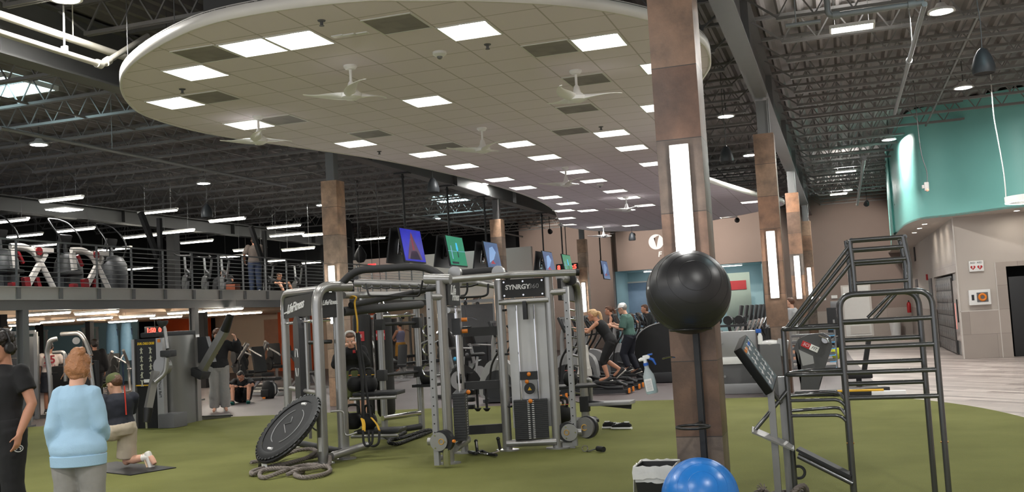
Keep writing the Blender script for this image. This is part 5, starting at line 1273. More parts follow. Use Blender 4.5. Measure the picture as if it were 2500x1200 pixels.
# ---------------------------------------------------------------- bin with liner, spray bottle
g = Zp(1612, 1262, T0); t = thing('waste_bin', 'black waste bin with a clear liner left of the blue ball', 'bin', (g.x, g.y, T0))
zt = Yp(1610, 1132, g.y).z-T0
def rr4(w_, d_, z): return (V((0, 0, z)), V((w_, 0, 0)), V((0, d_, 0)))
bx = MB()
outer = lambda w_, d_, z: [(sx*w_, sy*d_, z) for sx, sy in ((-1, -1), (1, -1), (1, 1), (-1, 1))]
vs = outer(.12, .13, 0)+outer(.155, .17, zt)+outer(.145, .16, zt)+outer(.112, .122, .02)
fs = [(0, 3, 2, 1)]+[(i, (i+1) % 4, 4+(i+1) % 4, 4+i) for i in range(4)]+[(4+i, 4+(i+1) % 4, 8+(i+1) % 4, 8+i) for i in range(4)]+[(8+i, 8+(i+1) % 4, 12+(i+1) % 4, 12+i) for i in range(4)]+[(12, 13, 14, 15)]
bx.mesh(vs, fs); bx.build('bin_body', 'black_plastic', t)
ln = MB(); n = 40; random.seed(5)
def sq_(a, w_, d_): 
    c, s = math.cos(a), math.sin(a); k = 1/max(abs(c), abs(s)); return c*k*w_, s*k*d_
prof = [(.148, .163, -.12), (.15, .166, .004), (.16, .176, .012), (.165, .181, -.03), (.163, .18, -.085)]
rgs = []
for w_, d_, dz in prof:
    rgs.append([ln.bm.verts.new((*[v+random.uniform(-.003, .003) for v in sq_(2*PI*j/n, w_, d_)], zt+dz+random.uniform(-.008, .008))) for j in range(n)])
for A, B_ in zip(rgs, rgs[1:]):
    for j in range(n): ln.bm.faces.new((A[j], A[(j+1) % n], B_[(j+1) % n], B_[j]))
mat('liner', (225, 225, 222), .3, 0, .06, 20, bump=.25, bs=25, alpha=.72)
ln.build('liner', 'liner', t)
lt = MB()
for k in range(6):
    x = -.165-.004*k; 
pts = [(-.17, -.1, zt-.08), (-.172, .06, zt-.08), (-.18, .08, .05), (-.185, -.13, .05)]
MB().mesh(pts+[(p[0]-.004, p[1], p[2]) for p in pts], [(0, 1, 2, 3), (7, 6, 5, 4), (0, 4, 5, 1), (1, 5, 6, 2), (2, 6, 7, 3), (3, 7, 4, 0)]).build('liner_tail', 'liner', t)
p = Yp(1593, 960, 8.15); t = thing('spray_bottle', 'clear spray bottle of pale blue liquid with blue trigger hooked beside the column', 'spray bottle', p, 0)
T = M.Rotation(R(-9), 4, 'Y')
def put(mb, nm, m, par=t): o = mb.build(nm, m, par); o.matrix_local = T; return o
put(MB().loft([(V((0, 0, z)), V((w_, 0, 0)), V((0, w_*.75, 0))) for w_, z in ((.042, 0), (.05, .012), (.05, .1), (.046, .15), (.03, .185), (.02, .21), (.019, .235))], 20), 'bottle', mat('bottle_plastic', (205, 215, 218), .2, 0, .03, alpha=.55))
put(MB().loft([(V((0, 0, z)), V((w_, 0, 0)), V((0, w_*.75, 0))) for w_, z in ((.039, .003), (.047, .014), (.047, .11))], 20), 'liquid', mat('liquid_teal', (140, 205, 210), .2, 0, .03))
put(MB().box((-.005, -.0385, .075), (.06, .004, .1)), 'bottle_label', 'white_plastic')
lab = MB()
for k in range(9): lab.box((-.005, -.041, .035+.009*k), (.045, .001, .003))
put(lab, 'label_print', 'silver_plastic')
put(MB().cyl((0, 0, .232), (0, 0, .255), .022, n=16), 'collar', 'blue_plastic')
put(MB().tube([(0, 0, .25), (0, 0, .285), (-.03, 0, .29), (-.05, 0, .285)], [.017, .02, .016, .012], 12).box((.015, 0, .3), (.06, .028, .035), bev=.01), 'spray_head', 'white_plastic')
put(MB().tube([(.03, 0, .29), (.065, 0, .27), (.08, 0, .225)], [.012, .012, .007], 10).box((.05, 0, .315), (.04, .026, .014), bev=.004), 'trigger', 'blue_plastic')
MB().tube(smooth_line([(.10, .0, .28), (.16, .04, .29), (.21, .06, .28)]), .006, 8).build('hook', 'chrome', t)
# ---------------------------------------------------------------- gym machines
def part(t): return lambda mb, name, m: mb.build(name, m, t)
def tb(pts, r=.03, bend=.1, n=10): return MB().tube(fil(pts, bend), r, n)
FL = .004
def elliptical(loc, rz, label, shroud='silver_plastic', grp='elliptical trainers in a row'):
    t = thing('elliptical_trainer', label, 'elliptical trainer', loc, rz, grp); p = part(t)
    for s in (-1, 1):
        p(MB().bar((s*.2, -1.0, .06), (s*.2, .5, .06), .1, .07), 'base_rail', 'charcoal')
        p(MB().box((s*.2, -1.02, .07), (.11, .03, .1), bev=.01), 'rail_tip', 'orange_plastic')
        p(MB().tube(smooth_line([(s*.2, -.9, .14), (s*.2, -.5, .22+.06*s), (s*.2, 0, .26-.06*s), (s*.17, .3, .4)]), .045, 10, flat=(1.2, .8)), 'foot_rail', 'charcoal')
        p(MB().box((s*.2, -.55, .3+.05*s), (.14, .42, .05), bev=.02), 'pedal', 'black_rubber')
        p(MB().tube(smooth_line([(s*.26, .42, .3), (s*.28, .34, .75), (s*.3, .12, 1.1), (s*.29, .06, 1.32), (s*.25, .16, 1.52)]), .022, 8), 'moving_handle', 'black_plastic')
    p(MB().box((0, -.98, .05), (.5, .06, .06)), 'rear_crossbar', 'charcoal'); p(MB().box((0, .52, .05), (.6, .08, .07), bev=.02), 'front_crossbar', 'charcoal')
    pr_ = [(.62, .1), (.66, .45), (.5, .78), (.25, .86), (-.02, .72), (-.1, .4), (-.05, .1)]
    pp = [(q.x, q.y) for q in smooth_line([(a, b, 0) for a, b in pr_], 3, True)]
    p(MB().prism(pp, -.14, .14, m=M(((0, 0, 1), (1, 0, 0), (0, 1, 0)))), 'drive_shroud', shroud)
    p(MB().prism([(a*.8+.05, b*.7+.04) for a, b in pp], -.15, .15, m=M(((0, 0, 1), (1, 0, 0), (0, 1, 0)))), 'shroud_panel', 'charcoal')
    p(tb([(0, .4, .7), (0, .38, 1.2), (0, .34, 1.35)], .045), 'mast', 'silver_plastic')
    c = p(MB().box((0, .32, 1.46), (.42, .06, .34), m=M.Rotation(R(-22), 3, 'X'), bev=.02), 'console', 'black_plastic')
    MB().box((0, .285, 1.465), (.34, .012, .25), m=M.Rotation(R(-22), 3, 'X')).build('screen', 'screen_dark', c)
    p(tb([(-.24, .1, 1.2), (-.16, .3, 1.18), (.16, .3, 1.18), (.24, .1, 1.2)], .018), 'fixed_handle', 'black_plastic')
    return t
def treadmill(loc, rz, label, grp='treadmills in the far row'):
    t = thing('treadmill', label, 'treadmill', loc, rz, grp); p = part(t)
    p(MB().box((0, -.25, .14), (.85, 1.9, .14), bev=.03), 'deck_frame', 'charcoal'); p(MB().box((0, -.3, .215), (.55, 1.7, .012)), 'belt', 'black_rubber')
    p(MB().loft([(V((0, .72, z)), V((a, 0, 0)), V((0, b, 0))) for a, b, z in ((.43, .2, .05), (.44, .22, .2), (.38, .16, .3))], 20), 'motor_hood', 'silver_plastic')
    for s in (-1, 1):
        p(MB().tube(fil([(s*.4, .6, .2), (s*.4, .45, 1.15), (s*.36, .1, 1.2)], .15), .04, 10), 'upright', 'silver_plastic')
    c = p(MB().box((0, .5, 1.28), (.85, .2, .2), bev=.04), 'console', 'charcoal')
    MB().box((0, .52, 1.55), (.5, .05, .36), m=M.Rotation(R(-15), 3, 'X'), bev=.01).build('screen', 'screen_dark', c)
    return t
def stepper(loc, rz, label, grp):
    """row machine with a tall black display and a silver slanting mast"""
    t = thing('climber_machine', label, 'cardio machine', loc, rz, grp); p = part(t)
    p(MB().box((0, 0, .12), (.6, 1.5, .2), bev=.05), 'base', 'charcoal')
    for s in (-1, 1): p(MB().bar((s*.22, .1, .3), (s*.18, .58, 1.25), .08, .05), 'slanting_arm', 'chrome')
    p(MB().box((0, .62, 1.45), (.5, .07, .42), m=M.Rotation(R(-12), 3, 'X'), bev=.02), 'display', 'black_plastic')
    p(MB().prism([(-.5, .2), (.6, .2), (.5, .9), (.2, .95)], -.14, .14, m=M(((0, 0, 1), (1, 0, 0), (0, 1, 0)))), 'shroud', 'charcoal')
    for s in (-1, 1): p(MB().tube(smooth_line([(s*.3, .5, .6), (s*.33, .35, 1.0), (s*.3, .3, 1.35)]), .02, 8), 'handle', 'black_plastic')
    return t
def upright_bike(loc, rz, label, grp='upright bikes behind the rig'):
    t = thing('exercise_bike', label, 'exercise bike', loc, rz, grp); p = part(t)
    p(MB().bar((0, -.6, .06), (0, .6, .06), .12, .07), 'base_beam', 'charcoal')
    for y in (-.6, .6): p(MB().box((0, y, .05), (.55, .1, .08), bev=.03), 'foot_bar', 'charcoal')
    p(MB().prism([(q.x, q.y) for q in smooth_line([(-.35, .1, 0), (.5, .1, 0), (.52, .5, 0), (.2, .72, 0), (-.1, .6, 0), (-.3, .4, 0)], 3, True)], -.1, .1, m=M(((0, 0, 1), (1, 0, 0), (0, 1, 0)))), 'drive_shroud', 'black_plastic')
    p(MB().cyl((-.11, .3, .38), (.11, .3, .38), .2, n=24), 'flywheel_cover', 'silver_plastic')
    for s in (-1, 1): p(MB().bar((s*.12, .02, .36), (s*.13, .02, .2 if s > 0 else .5), .02, .05).box((s*.18, .02, .2 if s > 0 else .5), (.1, .1, .03)), 'pedal_crank', 'black_plastic')
    p(MB().tube([(0, -.25, .4), (0, -.35, .85)], .03, 10), 'seat_post', 'silver_plastic')
    p(MB().loft([(V((0, y, .9)), V((w_, 0, 0)), V((0, 0, .04))) for y, w_ in ((-.5, .09), (-.42, .13), (-.3, .1), (-.15, .03))], 14), 'seat', 'black_rubber')
    p(MB().tube([(0, .35, .6), (0, .45, 1.12)], .04, 10), 'mast', 'silver_plastic')
    p(tb([(-.25, .0, 1.05), (-.26, .35, 1.08), (0, .44, 1.1), (.26, .35, 1.08), (.25, .0, 1.05)], .02), 'handlebar', 'rig_silver')
    c = p(MB().box((0, .48, 1.32), (.34, .05, .42), m=M.Rotation(R(-15), 3, 'X'), bev=.01), 'console', 'black_plastic')
    MB().box((0, .45, 1.33), (.28, .012, .34), m=M.Rotation(R(-15), 3, 'X')).build('screen', 'screen_dark', c)
    for s in (-1, 1): p(MB().ball((s*.2, .42, .85), .045, 12), 'bottle_cap', mat('cap_cyan', (60, 170, 220), .4) if s < 0 else MATS['mid_grey'])
    return t
def cable_tower(loc, rz, label, h=2.2, wd=.7, grp=None):
    t = thing('cable_machine', label, 'cable machine', loc, rz, grp); p = part(t)
    for s in (-1, 1): p(MB().bar((s*wd/2, 0, .03), (s*wd/2, 0, h), .08, .06), 'upright', 'steel_grey')
    p(tb([(-wd/2, 0, h), (-wd/2+.05, .0, h+.12), (0, -.45, h+.1), (0, -.75, h)], .04, .2), 'top_arm', 'chrome')
    p(MB().bar((-wd/2, 0, h), (wd/2, 0, h), .08, .08), 'top_bar', 'steel_grey')
    p(MB().box((0, .12, .5), (wd*.6, .14, .85), bev=.01), 'weight_stack', 'charcoal')
    p(MB().box((0, .2, h/2), (wd, .02, h*.9)), 'rear_shroud', 'mid_grey')
    p(MB().cyl((0, -.78, h-.08), (0, -.7, h-.08), .06, n=16), 'pulley', 'black_plastic')
    p(MB().cyl((0, -.74, h-.1), (0, -.74, h-.55), .006, n=6), 'cable', 'black_plastic'); p(tb([(-.35, -.74, h-.62), (-.2, -.74, h-.55), (.2, -.74, h-.55), (.35, -.74, h-.62)], .015, .05), 'pull_bar', 'chrome')
    p(MB().box((0, -.5, .45), (.35, .4, .1), bev=.04), 'seat_pad', 'black_rubber'); p(MB().bar((0, -.5, 0), (0, -.5, .42), .08, .08), 'seat_post', 'steel_grey')
    p(MB().bar((0, -.8, .04), (0, .3, .04), .1, .07), 'base_beam', 'steel_grey')
    return t
def plate_loaded(loc, rz, label, grp='plate-loaded machines under the mezzanine'):
    t = thing('plate_loaded_machine', label, 'strength machine', loc, rz, grp); p = part(t)
    for s in (-1, 1):
        p(tb([(s*.4, -.7, .04), (s*.4, .6, .04), (s*.35, .75, .9), (s*.3, .2, 1.35)], .045), 'side_frame', 'rig_silver')
        for k in range(2): p(MB().cyl((s*(.5+.05*k), .55, .75+.25*k), (s*(.54+.05*k), .55, .75+.25*k), .2-.03*k, n=22), 'weight_plate', 'black_rubber')
        p(MB().cyl((s*.35, .55, .75), (s*.66, .55, .75), .025), 'plate_horn', 'chrome')
        p(tb([(s*.3, .1, 1.2), (s*.3, -.4, 1.05), (s*.28, -.55, 1.0)], .025), 'lever_arm', 'rig_silver')
    p(MB().box((0, -.1, .48), (.4, .45, .1), bev=.04), 'seat_pad', 'black_rubber'); p(MB().box((0, .18, .9), (.38, .1, .75), m=M.Rotation(R(-15), 3, 'X'), bev=.04), 'back_pad', 'black_rubber')
    p(MB().bar((-.4, .6, .04), (.4, .6, .04), .08, .06).bar((0, -.1, .04), (0, -.1, .44), .08, .08).bar((-.4, -.1, .04), (.4, -.1, .04), .06, .06), 'base_frame', 'rig_silver')
    return t
def bench(loc, rz, label, tilt=0, grp='weight benches'):
    t = thing('weight_bench', label, 'bench', loc, rz, grp); p = part(t)
    p(MB().box((0, -.3, .44), (.28, .4, .08), bev=.03), 'seat_pad', 'black_rubber')
    c, s = math.cos(R(tilt)), math.sin(R(tilt))
    p(MB().box((0, -.08+.42*c, .44+.42*s), (.28, .82, .08), m=M.Rotation(R(tilt), 3, 'X'), bev=.03), 'back_pad', 'black_rubber')
    p(MB().bar((0, -.6, .06), (0, .75, .06), .08, .06), 'base_beam', 'rig_silver')
    for y in (-.6, .75): p(MB().bar((-.25, y, .04), (.25, y, .04), .06, .06), 'foot_bar', 'rig_silver')
    p(MB().bar((0, -.45, .08), (0, -.3, .4), .06, .06).bar((0, .5, .08), (0, .1, .4), .06, .06), 'strut', 'rig_silver')
    return t
# -------- dual cable machine on the left
DC = V((-12.75, 15.75, TURF)); t = thing('dual_cable_machine', 'tall grey dual cable machine with a black exercise panel and two arms', 'cable machine', DC)
def dcp(px, py, Y): return Yp(px, py, Y)-DC
p = part(t)
l0, r0 = dcp(337, 1045, 15.5), dcp(392, 1045, 15.5); l0.z = r0.z = 0; zt = dcp(360, 826, 15.5).z
p(MB().bar((l0.x-.02, l0.y, 0), (l0.x-.02, l0.y, zt), .06, .12), 'upright', 'rig_silver'); p(MB().bar((r0.x+.06, r0.y, 0), (r0.x+.06, r0.y, zt), .14, .1), 'upright', 'rig_silver')
zb = dcp(360, 942, 15.5).z
pn = p(MB().box(((l0.x+r0.x)/2, l0.y, (zt+zb)/2), (r0.x-l0.x, .06, zt-zb)), 'exercise_panel', 'black_plastic')
p(MB().box(((l0.x+r0.x)/2, l0.y+.05, zb/2), (r0.x-l0.x, .1, zb)), 'lower_panel', 'black_matte')
MB().box(((l0.x+r0.x)/2, l0.y-.031, zb+.02), (r0.x-l0.x, .004, .022)).build('yellow_line', 'yellow_strap', pn)
text('DUAL CABLE CROSS', .062, mat('sign_yellow', (220, 180, 40), .5), pn, frame(((l0.x+r0.x)/2, l0.y-.033, zt-.09), (1, 0, 0), (0, 0, 1)), .002, .15, sx=.66, bold=.003)
random.seed(11)
for i in range(5):
    for j in (-1, 1):
        o3 = V(((l0.x+r0.x)/2+j*.1, l0.y-.033, zt-.22-.15*i)); fm = MB()
        fm.ball(o3+V((0, 0, .045)), .014, 8).tube([o3+V((0, 0, .03)), o3+V((0, 0, -.01))], .014, 6)
        for s in (-1, 1): fm.tube([o3+V((0, 0, .025)), o3+V((s*.035, 0, .02+random.uniform(-.03, .04)))], .007, 5).tube([o3+V((0, 0, -.01)), o3+V((s*.02, 0, -.055))], .009, 5)
        fm.build('exercise_figure', mat('figure_pale', (196, 196, 176), .6), pn)
MB().box(((l0.x+r0.x)/2+.02, l0.y-.033, zb+.1), (.16, .003, .06)).build('sticker', 'white_plastic', pn)
s1, s2 = dcp(400, 1035, 15.9), dcp(478, 1026, 16.7); s1.z = s2.z = 0
zs = dcp(440, 818, 16.3).z
for a, b, nm in ((s1, s2, 'tower_shroud'),):
    p(MB().loft([(V(((a.x+b.x)/2, (a.y+b.y)/2, z)), V(((b.x-a.x)*.5, (b.y-a.y)*.5, 0)), V((-.24, .14, 0))) for z in (0, zs)], 28), nm, mat('tower_grey', (122, 122, 120), .4, .5, .05, 3))
p(MB().bar((s2.x+.06, s2.y-.05, 0), (s2.x+.06, s2.y-.05, zs), .16, .12), 'upright', 'rig_silver')
p(MB().box(((l0.x+s2.x)/2, (l0.y+s2.y)/2+.1, zs+.04), ((s2.x-l0.x)+.5, .5, .09), rz=R(62)*0+math.atan2(s2.y-l0.y, s2.x-l0.x), bev=.03), 'top_cap', 'charcoal')
p(MB().prism([(0, 0), (.34, 0), (.2, .5), (0, .5)], -.06, .06, m=frame(V((s2.x+.14, s2.y, zs-.55)), (1, 0, 0), (0, 0, 1))), 'side_fairing', 'charcoal')
text('LIFE FITNESS', .07, 'charcoal', t, frame(V((r0.x+.06, r0.y-.055, .75)), (0, 0, 1), (-1, 0, 0)), .002)
MB().box((r0.x+.06, r0.y-.056, zt-.05), (.06, .004, .06)).build('warning_sticker', 'orange_plastic', t)
# left arm
h0 = dcp(396, 893, 15.3)
p(MB().cyl(h0+V((0, .08, 0)), h0+V((0, -.05, 0)), .16, n=28), 'pivot_disc', 'rig_silver')
p(MB().box(dcp(411, 862, 15.15), (.22, .2, .12), bev=.03), 'arm_clamp', 'charcoal')
p(tb([dcp(409, 850, 15.15), dcp(402, 800, 15.2), dcp(398, 790, 15.2)], .03), 'counter_rod', 'silver_plastic'); p(MB().loft([(dcp(397, 793, 15.2)+V((0, 0, z)), V((a_, 0, 0)), V((0, a_, 0))) for z, a_ in ((-.06, .03), (.04, .1), (.08, .1))], 14), 'rod_head', 'charcoal')
p(tb([dcp(408, 872, 15.1), dcp(404, 910, 15.1), dcp(378, 932, 15.0)], .045), 'curved_tube', 'rig_silver')
p(MB().bar(dcp(380, 905, 15.1), dcp(362, 995, 14.95), .09, .12), 'cable_arm', 'rig_silver'); p(MB().tube([dcp(362, 995, 14.95), dcp(358, 1030, 14.9)], [.09, .06], 12), 'arm_head', 'black_plastic')
p(MB().tube([dcp(357, 1028, 14.9), dcp(358, 1045, 14.9)], .02, 8), 'cable_hook', 'chrome')
# right arm
p(MB().bar(dcp(490, 908, 16.5), dcp(551, 802, 16.2), .12, .15), 'cable_arm', 'rig_silver'); p(MB().tube([dcp(549, 806, 16.2), dcp(562, 770, 16.15)], [.09, .07], 14), 'arm_head', 'black_plastic')
p(MB().box(dcp(489, 910, 16.5), (.26, .3, .16), m=M.Rotation(R(25), 3, 'Y'), bev=.03), 'arm_clamp', 'charcoal')
p(MB().cyl(dcp(496, 880, 16.75), dcp(496, 880, 16.9), .17, n=26), 'pivot_disc', 'rig_silver')
e1, e2 = dcp(432, 1032, 16.6), dcp(562, 1017, 17.3); e1.z = e2.z = .03
p(MB().bar(e1, e2, .2, .06), 'base_foot', 'rig_silver'); p(MB().bar(e1+V((.45, .2, .04)), e2, .24, .02), 'foot_tread', 'black_rubber')
p(MB().box((r0.x+.2, r0.y+.1, .13), (.35, .4, .26), bev=.03), 'base_box', 'mid_grey')
# -------- strength machines under the mezzanine
cable_tower((-17.4, 17.6, FL), R(25), 'silver-framed pulldown machine behind the mezzanine post at far left', 1.95)
q = Zp(150, 1010, FL); t = thing('chest_press_machine', 'silver chest press machine with curved arms in front of the jersey wearer', 'strength machine', (-16.9, 18.0, FL)); p = part(t); o_ = V((-16.9, 18.0, FL))
def mp(px, py, Y): return Yp(px, py, Y)-o_
p(tb([mp(126, 1005, 17.9), mp(122, 918, 17.9), mp(114, 860, 17.9), mp(122, 830, 17.9), mp(140, 826, 18.0)], .055), 'press_arm', 'rig_silver')
p(tb([mp(150, 815, 18.4), mp(195, 812, 18.4), mp(208, 830, 18.4), mp(222, 868, 18.4)], .05), 'top_arch', 'rig_silver')
p(tb([mp(218, 868, 18.4), mp(228, 950, 18.4), mp(230, 1010, 18.4)], .05), 'side_tube', 'rig_silver')
p(MB().bar(mp(216, 880, 18.5), mp(219, 990, 18.5), .5, .1, up=(0, 1, 0)), 'stack_cover', 'charcoal')
p(tb([mp(130, 860, 18.3), mp(158, 858, 18.3), mp(160, 930, 18.3)], .04), 'inner_frame', 'rig_silver')
p(MB().box(mp(150, 935, 18.5), (.45, .12, .8), bev=.04), 'back_pad', 'black_rubber'); p(MB().cyl(mp(186, 831, 18.2), mp(186, 831, 18.35), .08), 'cam_disc', 'silver_plastic')
p(MB().bar(mp(128, 912, 17.8), mp(140, 912, 17.8), .04, .04), 'grip', 'black_rubber')
p(tb([mp(68, 930, 17.4), mp(76, 1035, 17.4)], .05), 'floor_leg', 'rig_silver')
p(MB().bar((-1.0, .1, .04), (.7, .5, .04), .1, .08), 'base_beam', 'rig_silver')
for (px, py, Y, rz, l) in ((642, 950, 24.5, 60, 'plate-loaded machine left of the tall rig arch, nearest of the group'), (600, 945, 26.5, 80, 'plate-loaded machine behind the person seated on the floor'), (676, 945, 29.8, 40, 'plate-loaded machine with round plates before the tan wall'), (262, 960, 23.6, 70, 'dark strength machine behind the kneeling man'), (275, 930, 25.5, 30, 'dark plate machine left of the tall cable machine'), (200, 930, 28.2, 110, 'dark strength machine behind the woman in blue'), (20, 960, 20.5, 20, 'strength machine at the far left behind the headphone wearer')):
    c = Yp(px, py, Y); plate_loaded((c.x, c.y, FL), R(rz), l)
q = Zp(655, 945, FL); bench((-14.6, 22.9, FL), R(85), 'flat black bench behind the backpack')
bench((Yp(530, 930, 24.2).x, 25.4, FL), R(60), 'upright bench behind the hooded man', 60)
q = Zp(655, 972, FL); t = thing('backpack', 'black backpack slumped on the floor before the flat bench', 'backpack', (q.x, q.y, FL))
MB().loft([(V((0, .05*z, z)), V((a, 0, 0)), V((0, b, 0))) for a, b, z in ((.15, .1, 0), (.18, .13, .08), (.17, .12, .28), (.12, .08, .4), (.05, .04, .44))], 18).build('bag_body', 'black_matte', t)
MB().box((-.02, -.11, .14), (.22, .06, .18), bev=.03).build('front_pocket', 'black_rubber', t)
MB().tube(smooth_line([(.1, -.04, .42), (.26, -.05, .36), (.28, -.05, .15), (.16, -.05, .03)]), .018, 8, flat=(1.6, .5)).build('shoulder_strap', 'black_rubber', t)
MB().box((-.03, -.145, .03), (.08, .02, .04)).build('buckle', 'orange_plastic', t)
# blue stretch frames before the left back wall
for i, (px, l) in enumerate(((275, 'pale blue tall fabric pod beside the dark post, left one'), (310, 'pale blue tall fabric pod beside the dark post, right one'))):
    c = Yp(px, 850, 31); t = thing('fabric_pod', l, 'equipment', (c.x, 31, FL), 0, 'pale blue pods at the back of the low room')
    MB().loft([(V((0, 0, z)), V((a, 0, 0)), V((0, a*.7, 0))) for a, z in ((.24, .9), (.26, 1.5), (.24, 2.0), (.18, 2.3))], 16).build('fabric_shell', mat('pod_blue', (120, 160, 186), .6), t)
    for s in (-1, 1): MB().tube([(s*.2, 0, 0), (s*.22, 0, 2.1)], .03, 8).build('leg_tube', mat('pod_navy', (40, 60, 90), .5), t)
# -------- centre background
for (px, Y, rz, l) in ((1140, 20.6, -12, 'upright bike behind the rig, at left of the white stack panel'), (1192, 22.6, -14, 'upright bike behind the rig, nearest the white stack panel')):
    c = Yp(px, 960, Y); upright_bike((c.x, c.y, FL), R(rz+160), l)
cable_tower((Yp(1150, 800, 30.5).x, 30.5, FL), R(10), 'chrome cable station seen between the rig posts', 2.3, 1.6)
cable_tower((Yp(1195, 800, 32.5).x, 32.5, FL), R(-10), 'far chrome cable station behind the bikes', 2.3, 1.2)
t = thing('staircase', 'grey stairs with a slanted rail behind the bikes', 'stairs', (Yp(1180, 830, 35.5).x, 35.5, FL)); p = part(t)
for k in range(9): p(MB().box((.28*k-1.2, 0, .17*(k+1)), (.3, 1.1, .05)), 'tread', 'mid_grey')
for s in (-.55, .55):
    p(MB().bar((-1.4, s, .05), (1.2, s, 1.62), .06, .2), 'stringer', 'steel_grey'); p(MB().bar((-1.4, s, 1.0), (1.2, s, 2.5), .05, .05), 'handrail', 'steel_grey')
    for k in range(6): p(MB().bar((-1.35+.5*k, s, .1+.3*k), (-1.35+.5*k, s, 1.0+.29*k), .03, .03), 'baluster', 'steel_grey')
for (px, Y, rz, tl, l) in ((985, 27.5, 20, 45, 'inclined black bench beside the man in the tank top'), (1010, 29, -20, 0, 'flat bench behind the rear rig post'), (960, 30.5, 70, 30, 'bench left of the man in the tank top')):
    c = Yp(px, 950, Y); bench((c.x, c.y, FL), R(rz), l, tl)
for (px, Y, l) in ((960, 33.4, 'tall cable frame behind the man in the tank top'), (1022, 35.4, 'tall cable frame right of the man in the tank top'), (908, 31.4, 'tall cable frame behind the heavy bags')):
    c = Yp(px, 900, Y); cable_tower((c.x, c.y, FL), R(random.uniform(-20, 20)), l, 2.0, .7)
plate_loaded((Yp(890, 930, 27).x, 27, FL), R(30), 'plate machine seen behind the boxer and the heavy bags')
plate_loaded((Yp(1075, 930, 29).x, 29, FL), R(-30), 'plate machine behind the centre cable unit')
bench((Yp(745, 960, 25).x, 25, FL), R(80), 'bench seen through the left rig arch', 50)
t = thing('orange_pad', 'orange upright pad behind the boxer', 'padded post', (Yp(898, 760, 34).x, 34, FL)); MB().box((0, 0, 1.7), (.55, .2, .9), bev=.04).build('pad', 'wall_orange', t); MB().bar((0, .05, 0), (0, .05, 1.4), .1, .1).build('pad_post', 'steel_grey', t)
# -------- row of elliptical trainers, users facing the screens
wh = ['nearest of the row, used by the blonde woman', 'second of the row, between the blonde woman and white-capped man', 'third of the row, used by the man in white cap', 'fourth of the row, beyond the rounded black cover', 'fifth of the row', 'sixth of the row', 'seventh of the row', 'eighth of the row', 'ninth of the row', 'tenth of the row']
first = None
for i in range(10):
    y = [20.15, 21.2, 22.25, 25.2, 26.25, 27.3, 28.35, 29.4, 30.45, 31.5][i]; x = -5.25+.0*i
    lb = 'grey elliptical trainer, '+wh[i]
    if first is None: first = elliptical((x, y, FL), R(90), lb)
    else: dup(first, (x, y, FL), R(90), lb)
elliptical((-6.35, 18.95, FL), R(90), 'silver-shrouded trainer seen behind the rig pulley rail', 'rig_silver', None)
# dark rounded shroud of the machine left of the big column
c = Zp(1608, 932, FL); t = thing('cardio_shroud_machine', 'machine with a big rounded black cover left of the big column', 'cardio machine', (c.x, c.y, FL)); p = part(t)
pr_ = [(q.x, q.y) for q in smooth_line([(-.42, .25, 0), (-.5, .7, 0), (-.4, 1.08, 0), (-.1, 1.3, 0), (.35, 1.38, 0), (.5, 1.3, 0), (.5, .2, 0)], 4, True)]
p(MB().prism(pr_, -.15, .15, m=frame((0, 0, 0), (1, 0, 0), (0, 0, 1))), 'rounded_cover', 'black_plastic')
p(MB().tube([V((a, -.15, b)) for a, b in pr_[2:16]], .014, 6), 'cover_edge', 'silver_plastic'); p(MB().box((0, .3, .12), (.9, 1.3, .22), bev=.04), 'base', 'charcoal'); p(MB().bar((.2, .2, 1.2), (.2, .4, 1.6), .06, .06), 'mast', 'charcoal')
# -------- right half: grey tower and climber row
c = Zp(1806, 962, FL); t = thing('treadmill', 'big grey-fronted treadmill between the first two stone columns', 'treadmill', (c.x, c.y+.15, FL)); p = part(t)
zt = Yp(1800, 808, c.y).z
p(MB().box((0, 0, zt-.25), (.74, .2, .5), bev=.06), 'upper_hood', 'silver_plastic'); p(MB().box((0, -.02, zt-.55), (.76, .24, .14), bev=.04), 'hood_band', 'white_plastic'); p(MB().box((.02, .02, zt-.82), (.66, .2, .42), bev=.05), 'lower_hood', 'mid_grey')
for q in ((-.28, .1), (.28, .1), (-.25, .72), (.25, .72)): p(MB().cyl((q[0], -.14, zt-q[1]-.12), (q[0], -.1, zt-q[1]-.12), .022), 'screw_cap', 'silver_plastic')
p(MB().box((0, .05, .1), (.9, .3, .2), bev=.03), 'front_roller_cover', 'silver_plastic'); p(MB().box((0, .9, .12), (.8, 1.8, .12)), 'deck', 'charcoal')
for s in (-1, 1): p(MB().tube(fil([(s*.38, .1, .2), (s*.4, .5, 1.1), (s*.36, .8, 1.15)], .1), .035, 8), 'handrail', 'charcoal')
c = Zp(1885, 962, FL); t = thing('towel_station', 'grey wipe station tower with a clear bag on top', 'cleaning station', (c.x+.05, c.y-.2, FL)); p = part(t)
h = Yp(1870, 838, c.y).z
p(MB().box((0, 0, h/2), (.36, .35, h), bev=.03), 'tower', 'mid_grey'); p(MB().box((.2, 0, h-.08), (.2, .3, .3), m=M.Rotation(R(15), 3, 'Y'), bev=.04), 'side_bin', 'silver_plastic'); p(MB().ball((0, 0, h), (.2, .18, .07), 16), 'clear_bag', 'liner')
t = thing('spray_bottle', 'small spray bottle with blue trigger standing on the grey tower', 'spray bottle', (c.x-.12, c.y-.25, h+FL)); MB().lathe([(0, 0), (.045, 0), (.045, .14), (.02, .2), (0, .2)], n=14).build('bottle', 'white_plastic', t); MB().box((-.02, 0, .24), (.1, .04, .07), bev=.01).build('trigger', 'blue_plastic', t)
